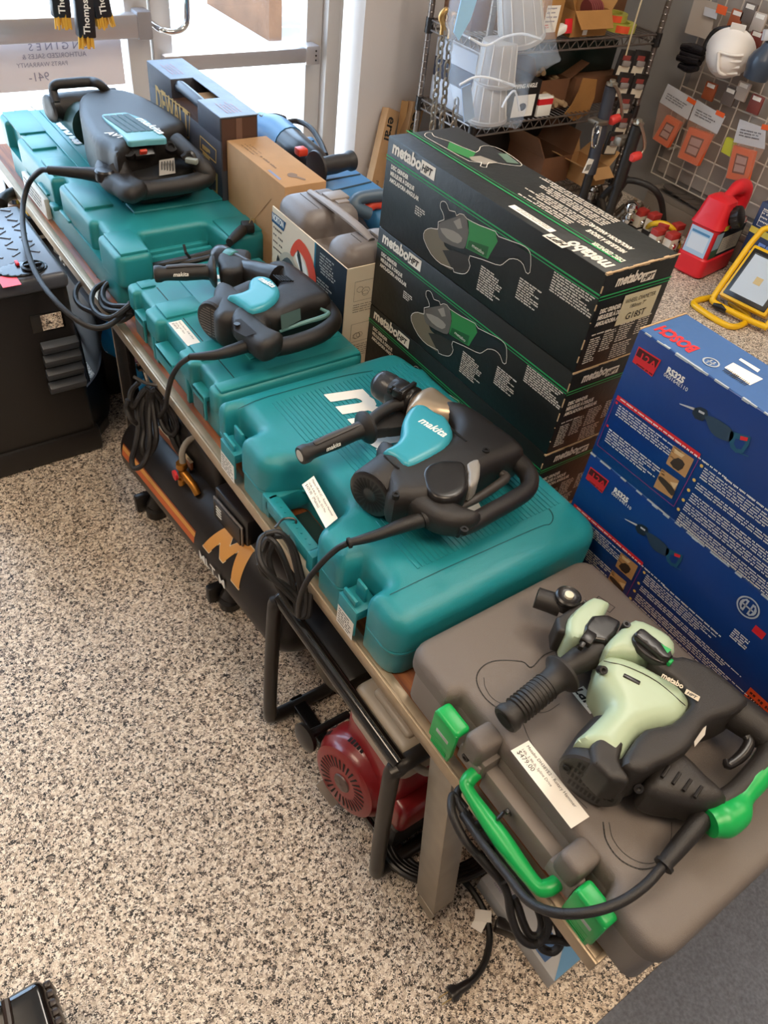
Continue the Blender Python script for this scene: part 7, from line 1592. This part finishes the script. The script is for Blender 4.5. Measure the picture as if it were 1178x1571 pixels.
# red jug
J0, JL, JR = W(1070, 432, 0), W(1037, 418, 0), W(1140, 399, 0)
uj = (JR-J0).normalized(); vj = Vector((-uj.y, uj.x, 0)); vj = vj if (JL-J0).dot(vj) > 0 else -vj; Lj = (JR-J0).length*.66; Wj = .145
t = thing('fuel_jug', 'red plastic jug with black cap and landscape label standing on the speckled floor', 'jug', (J0+uj*Lj/2+vj*Wj/2))
JM = mat('jug_red', 'd8252f', .35, bump=.1, bscale=40)
def jr(u0, u1, v0, v1, z, r=.03): return [J0+uj*p.x+vj*p.y+Vector((0, 0, z)) for p in rrect(u0, u1, v0, v1, r, 5)]
S = Lj
m = MB().use(JM).loft([jr(.01, S-.01, .01, Wj-.01, .001), jr(0, S, 0, Wj, .012), jr(0, S, 0, Wj, .085), jr(.006, S-.006, .006, Wj-.006, .092), jr(.006, S-.006, .006, Wj-.006, .215), jr(0, S*.98, 0, Wj, .222), jr(.004, S*.95, .004, Wj-.004, .235), jr(.012, S*.72, .010, Wj-.010, .262), jr(.02, S*.52, .014, Wj-.014, .30), jr(.028, S*.46, .02, Wj-.02, .325, .025), jr(.05, S*.40, .04, Wj-.04, .338, .02)])
m.build('bottle', t)
hv = vj*Wj/2
MB().use(JM).tube([J0+hv+uj*.09+Vector((0, 0, .31)), J0+hv+uj*(S*.45)+Vector((0, 0, .335)), J0+hv+uj*(S*.68)+Vector((0, 0, .352)), J0+hv+uj*(S*.88)+Vector((0, 0, .335)), J0+hv+uj*(S*.92)+Vector((0, 0, .28)), J0+hv+uj*(S*.88)+Vector((0, 0, .22))], [.024, .019, .030, .040, .040, .038], 16, smooth=5).build('carry_handle', t)
cc = W(1122, 334, .262); cax = (Vector((0, 0, .45))-vj*.9+uj*.1).normalized()
m = MB().use(TBLK2).lathe(cc-cax*.01, cax, [(0, .030), (.02, .030), (.02, .043), (.05, .043), (.053, .036), (.053, .0)], 28, cap=False)
s1 = cax.cross(uj).normalized(); s2 = cax.cross(s1)
for k in range(14): a = 2*PI*k/14; m.obox(cc+cax*.024+(s1*math.cos(a)+s2*math.sin(a))*.043, (cax, s1*math.cos(a)+s2*math.sin(a), cax.cross(s1*math.cos(a)+s2*math.sin(a))), (.028, .004, .008), .001, 1)
m.build('cap', t)
P1 = plane(J0+vj*0+Vector((0, 0, .095)), uj, (0, 0, 1)); m = MB(); sg = 1 if P1.n.dot(vj) < 0 else -1
off = lambda a, b, h=0: P1(a, b, sg*(h-.0045))
m.use(mat('label_navy', '1d2733', .5)).rect(off, .03, S-.012, 0, .118); m.use(mat('label_cream', 'c9c4b4', .5)).rect(off, .075, S-.02, .012, .085, .001).use(mat('label_green_band', '3f5e44', .5)).rect(off, .012, .07, 0, .04, .0008).use(mat('label_sky', '9db9cf', .5)).rect(off, .012, .07, .04, .112, .0008)
m.use(mat('faded_ink', '8f8a9a', .8)).lines(off, .09, .078, S*.55, 6, .010, th=.35, h=.0014, seed=2).use(PAPER).rect(off, S*.45, S*.85, .122, .150, .004).use(mat('label_lime', 'c6c83a', .5)).rect(off, .05, .085, .120, .142, .004)
P2 = plane(J0+Vector((0, 0, .095)), vj, (0, 0, 1)); sg2 = 1 if P2.n.dot(uj) < 0 else -1; of2 = lambda a, b, h=0: P2(a, b, sg2*(h-.0045))
m.use(mat('label_sky_light', 'a8c6df', .5)).rect(of2, .02, Wj-.02, 0, .115).use(mat('label_white_blue', 'cfdbe6', .5)).rect(of2, .03, Wj-.03, .02, .085, .001).use(mat('label_azure', '4d86b5', .5)).rect(of2, .03, Wj-.03, .09, .10, .001)
m.build('label', t)
# work light
t = thing('work_light', 'yellow tube framed LED work light standing on the floor right of the red jug', 'work light', W(1120, 480, 0))
YL = mat('safety_yellow', 'e6b410', .35)
fl_ = [W(x, y, .012) for x, y in ((1097, 455), (1067, 462), (1070, 472), (1117, 500), (1142, 496), (1147, 484), (1120, 463))]
MB().use(YL).tube(fl_, .0125, 12, smooth=6).build('foot_tube', t)
BL, BR_ = W(1098, 450, .055), W(1166, 484, .055); eu = (BR_-BL).normalized(); en = eu.cross(Vector((0, 0, 1))).normalized(); en = en if en.dot(Vector((-1, -.5, 0))) > 0 else -en
ev = (Vector((0, 0, 1))*.80-en*.60).normalized(); ew = eu.cross(ev); ew = ew if ew.z > 0 else -ew
Wl, Hl = .235, .235
def wl(a, b, c=0): return BL+eu*a+ev*b+ew*c
MB().use(YL).tube([wl(0, -.02), wl(-.002, .12), wl(.0, Hl+.02), wl(.03, Hl+.075), wl(Wl-.02, Hl+.085), wl(Wl+.01, Hl+.02), wl(Wl+.015, .0), wl(Wl, -.03), wl(.03, -.035), wl(0, -.02)], .0125, 12, smooth=5).build('frame_tube', t)
M_ = Matrix(((eu.x, ev.x, ew.x, BL.x), (eu.y, ev.y, ew.y, BL.y), (eu.z, ev.z, ew.z, BL.z), (0, 0, 0, 1)))
MB(M_).use(YL).box(.015, Wl-.01, .0, Hl-.005, -.035, .010, .006).use(TBLK2).box(.026, Wl-.022, .012, Hl-.018, .0102, .016, .003).build('lamp_housing', t)
rm = mat('reflector_silver', 'cfd4d8', .35, metal=.2); m = MB(M_).use(rm); o_ = [(.045, .03), (Wl-.04, .03), (Wl-.04, Hl-.04), (.045, Hl-.04)]; i_ = [(.105, .092), (.135, .092), (.135, .122), (.105, .122)]
m.add([(x, y, .0200) for x, y in o_]+[(x, y, .0166) for x, y in i_], [(0, 1, 5, 4), (1, 2, 6, 5), (2, 3, 7, 6), (3, 0, 4, 7)])
m.use(mat('led_amber', 'd9b878', .4)).box(.105, .135, .092, .122, .0162, .0178)
for f_ in (0,): pass
m.build('reflector', t)
MB(M_).use(MG).box(.040, Wl-.035, .026, Hl-.035, .0212, .0225).build('glass', t)
MB().use(TBLK2).lathe(wl(.02, -.04, .0), eu, [(0, .012), (.03, .016), (.06, .012)], 12).build('tilt_knob', t)
q = W(1160, 415, .20); t = thing('lamp_carton', 'blue and yellow LED lamp carton behind the work light at the right edge', 'carton', (3.16, 1.42, 0))
m = MB().use(mat('lamp_box_navy', '1f2d52', .4)).box(3.14, 3.30, 1.36, 1.62, .0, .36, .002); pl = plane((3.14, 1.62, 0), (0, -1, 0), (0, 0, 1)); m.use(mat('lamp_box_yellow', 'd9c24a', .45)).rect(pl, 0, .3, .235, .26); m.use(mat('lamp_box_blue_text', '6f8fd0', .4)).text('LED', pl, .02, .16, .075, off=.002, shear=.1)
m.use(PW).lines(pl, .02, .34, .2, 4, .016, th=.3, seed=5).stroke(pl, [(.02, .27), (.12, .27), (.12, .33), (.02, .33)], .002, closed=True).use(mat('lamp_picture', '8f9fb5', .5)).rect(pl, .05, .2, .02, .13); m.build('carton_body', t)
t = thing('grey_hose', 'grey corrugated pieces stacked beside the red jug handle', 'part', W(1150, 330, 0))
MB().use(mat('grey_bits', '8a857e', .5)).tube([W(1147, 345, .03), W(1155, 335, .12), W(1160, 325, .15)], .022, 12, smooth=3).build('piece', t)
# long cartons leaning on the back wall
def lean(b, tp, wd, dp, label, txt):
    B_, T_ = WY(*b, 2.86), WY(*tp, 2.965); d_ = (T_-B_).normalized(); k_ = -B_.z/d_.z; B_ = B_+d_*(k_+.012) if B_.z > 0 else B_
    t = thing('long_carton', label, 'carton', B_); L_ = (T_-B_).length; s_ = d_.cross(Vector((0, -1, 0))).normalized(); n_ = s_.cross(d_).normalized()
    n_ = n_ if n_.y < 0 else -n_
    m = MB().use(KRAFT).obox((B_+T_)/2, (d_, s_, n_), (L_, wd, dp), .002)
    pl = plane(T_+n_*(dp/2), -d_, -s_ if (-d_).cross(-s_).dot(n_) > 0 else s_)
    m.use(INK).text(txt, pl, .03, -wd*.32, wd*.95, off=.0012, h=.0008).text('parts', pl, .30, -wd*.1, wd*.35, h=.0008)
    m.build('carton_body', t)
lean((566, 318), (600, 168), .070, .045, 'left one of two long brown cartons leaning on the back wall', 'eral')
lean((600, 318), (638, 158), .070, .05, 'right one of two long brown cartons leaning on the back wall, beside the rack', 'General')
t = thing('long_carton', 'plain narrow carton standing between the two lettered cartons', 'carton', (2.3, 2.95, 0))
B_, T_ = WY(600, 300, 2.93), WY(622, 155, 2.985); MB().use(mat('kraft_light', 'c0935f', .8)).tube([Vector((B_.x, B_.y, .001)), T_], .022, 4).build('carton_body', t)
# brushes hanging over the left door
hh = mat('brush_black', '1f1e22', .4); hy = mat('bristle_yellow', 'd9a63a', .7)
YH = 2.75
for i, (xt, yt, xb, yb, wd, lb) in enumerate(((88, -25, 94, 26, .055, 'leftmost of three black sleeved yellow brushes hanging before the door'), (126, -15, 132, 57, .056, 'middle and lowest of three black sleeved yellow brushes hanging before the door'), (148, -22, 158, 26, .055, 'rightmost of three black sleeved yellow brushes hanging before the door'))):
    A_, B_ = WY(xt, yt, YH), WY(xb, yb, YH); d_ = (B_-A_).normalized(); t = thing('brush', lb, 'brush', B_)
    s_ = Vector((0, 1, 0)).cross(d_).normalized(); s_ = s_ if s_.x > 0 else -s_; n_ = Vector((0, -1, 0))
    m = MB().use(hh).obox((A_+B_)/2, (d_, s_, n_), ((B_-A_).length, wd, .035), .006, 2); m.build('sleeve', t)
    pl = plane(B_-d_*.012-s_*0+n_*.0178, -d_, s_*-1 if (-d_).cross(-s_).dot(n_) > 0 else s_)
    MB().use(WHITEP).text('Thompson', pl, .0, -.008, .028, off=.0006, h=.0006).build('lettering', t)
    m = MB().use(hy); e = random.Random(i)
    for k in range(34):
        a = (e.random()-.5)*wd*.9; b_ = (e.random()-.5)*.03; m.tube([B_+s_*a+n_*b_-d_*.01, B_+s_*a*1.1+n_*b_+d_*(.018+.014*e.random())], .0032, 5)
    m.build('bristles', t)
    MB().use(hh).tube([A_, Vector((A_.x, A_.y, 2.899))], .006, 6).build('hanging_cord', t)
# small things at the far end of the long case
t = thing('paper_pad', 'cream booklet lying behind the far long case on the table end', 'booklet', (.6, 2.6, TT))
P_ = [W(x, y, .60) for x, y in ((40, 155), (75, 148), (90, 168), (60, 172))]; MB().use(PAPER).loft([[p-Vector((0, 0, .004)) for p in P_], P_]).box(.56, .70, 2.58, 2.68, TT, .594).build('pad', t)
t = thing('small_carton', 'small dark and cream carton behind the loop handle of the far hammer', 'carton', (.85, 2.64, TT))
q = W(180, 150, .66); m = MB().use(mat('dark_label_carton', '3a332e', .5)).box(q.x-.05, q.x+.04, q.y-.03, q.y+.04, TT, .65, .002).use(PAPER).box(q.x-.045, q.x+.035, q.y-.0308, q.y-.03, .60, .64).use(INK).box(q.x-.03, q.x+.02, q.y-.0315, q.y-.0308, .61, .62); m.build('carton_body', t)
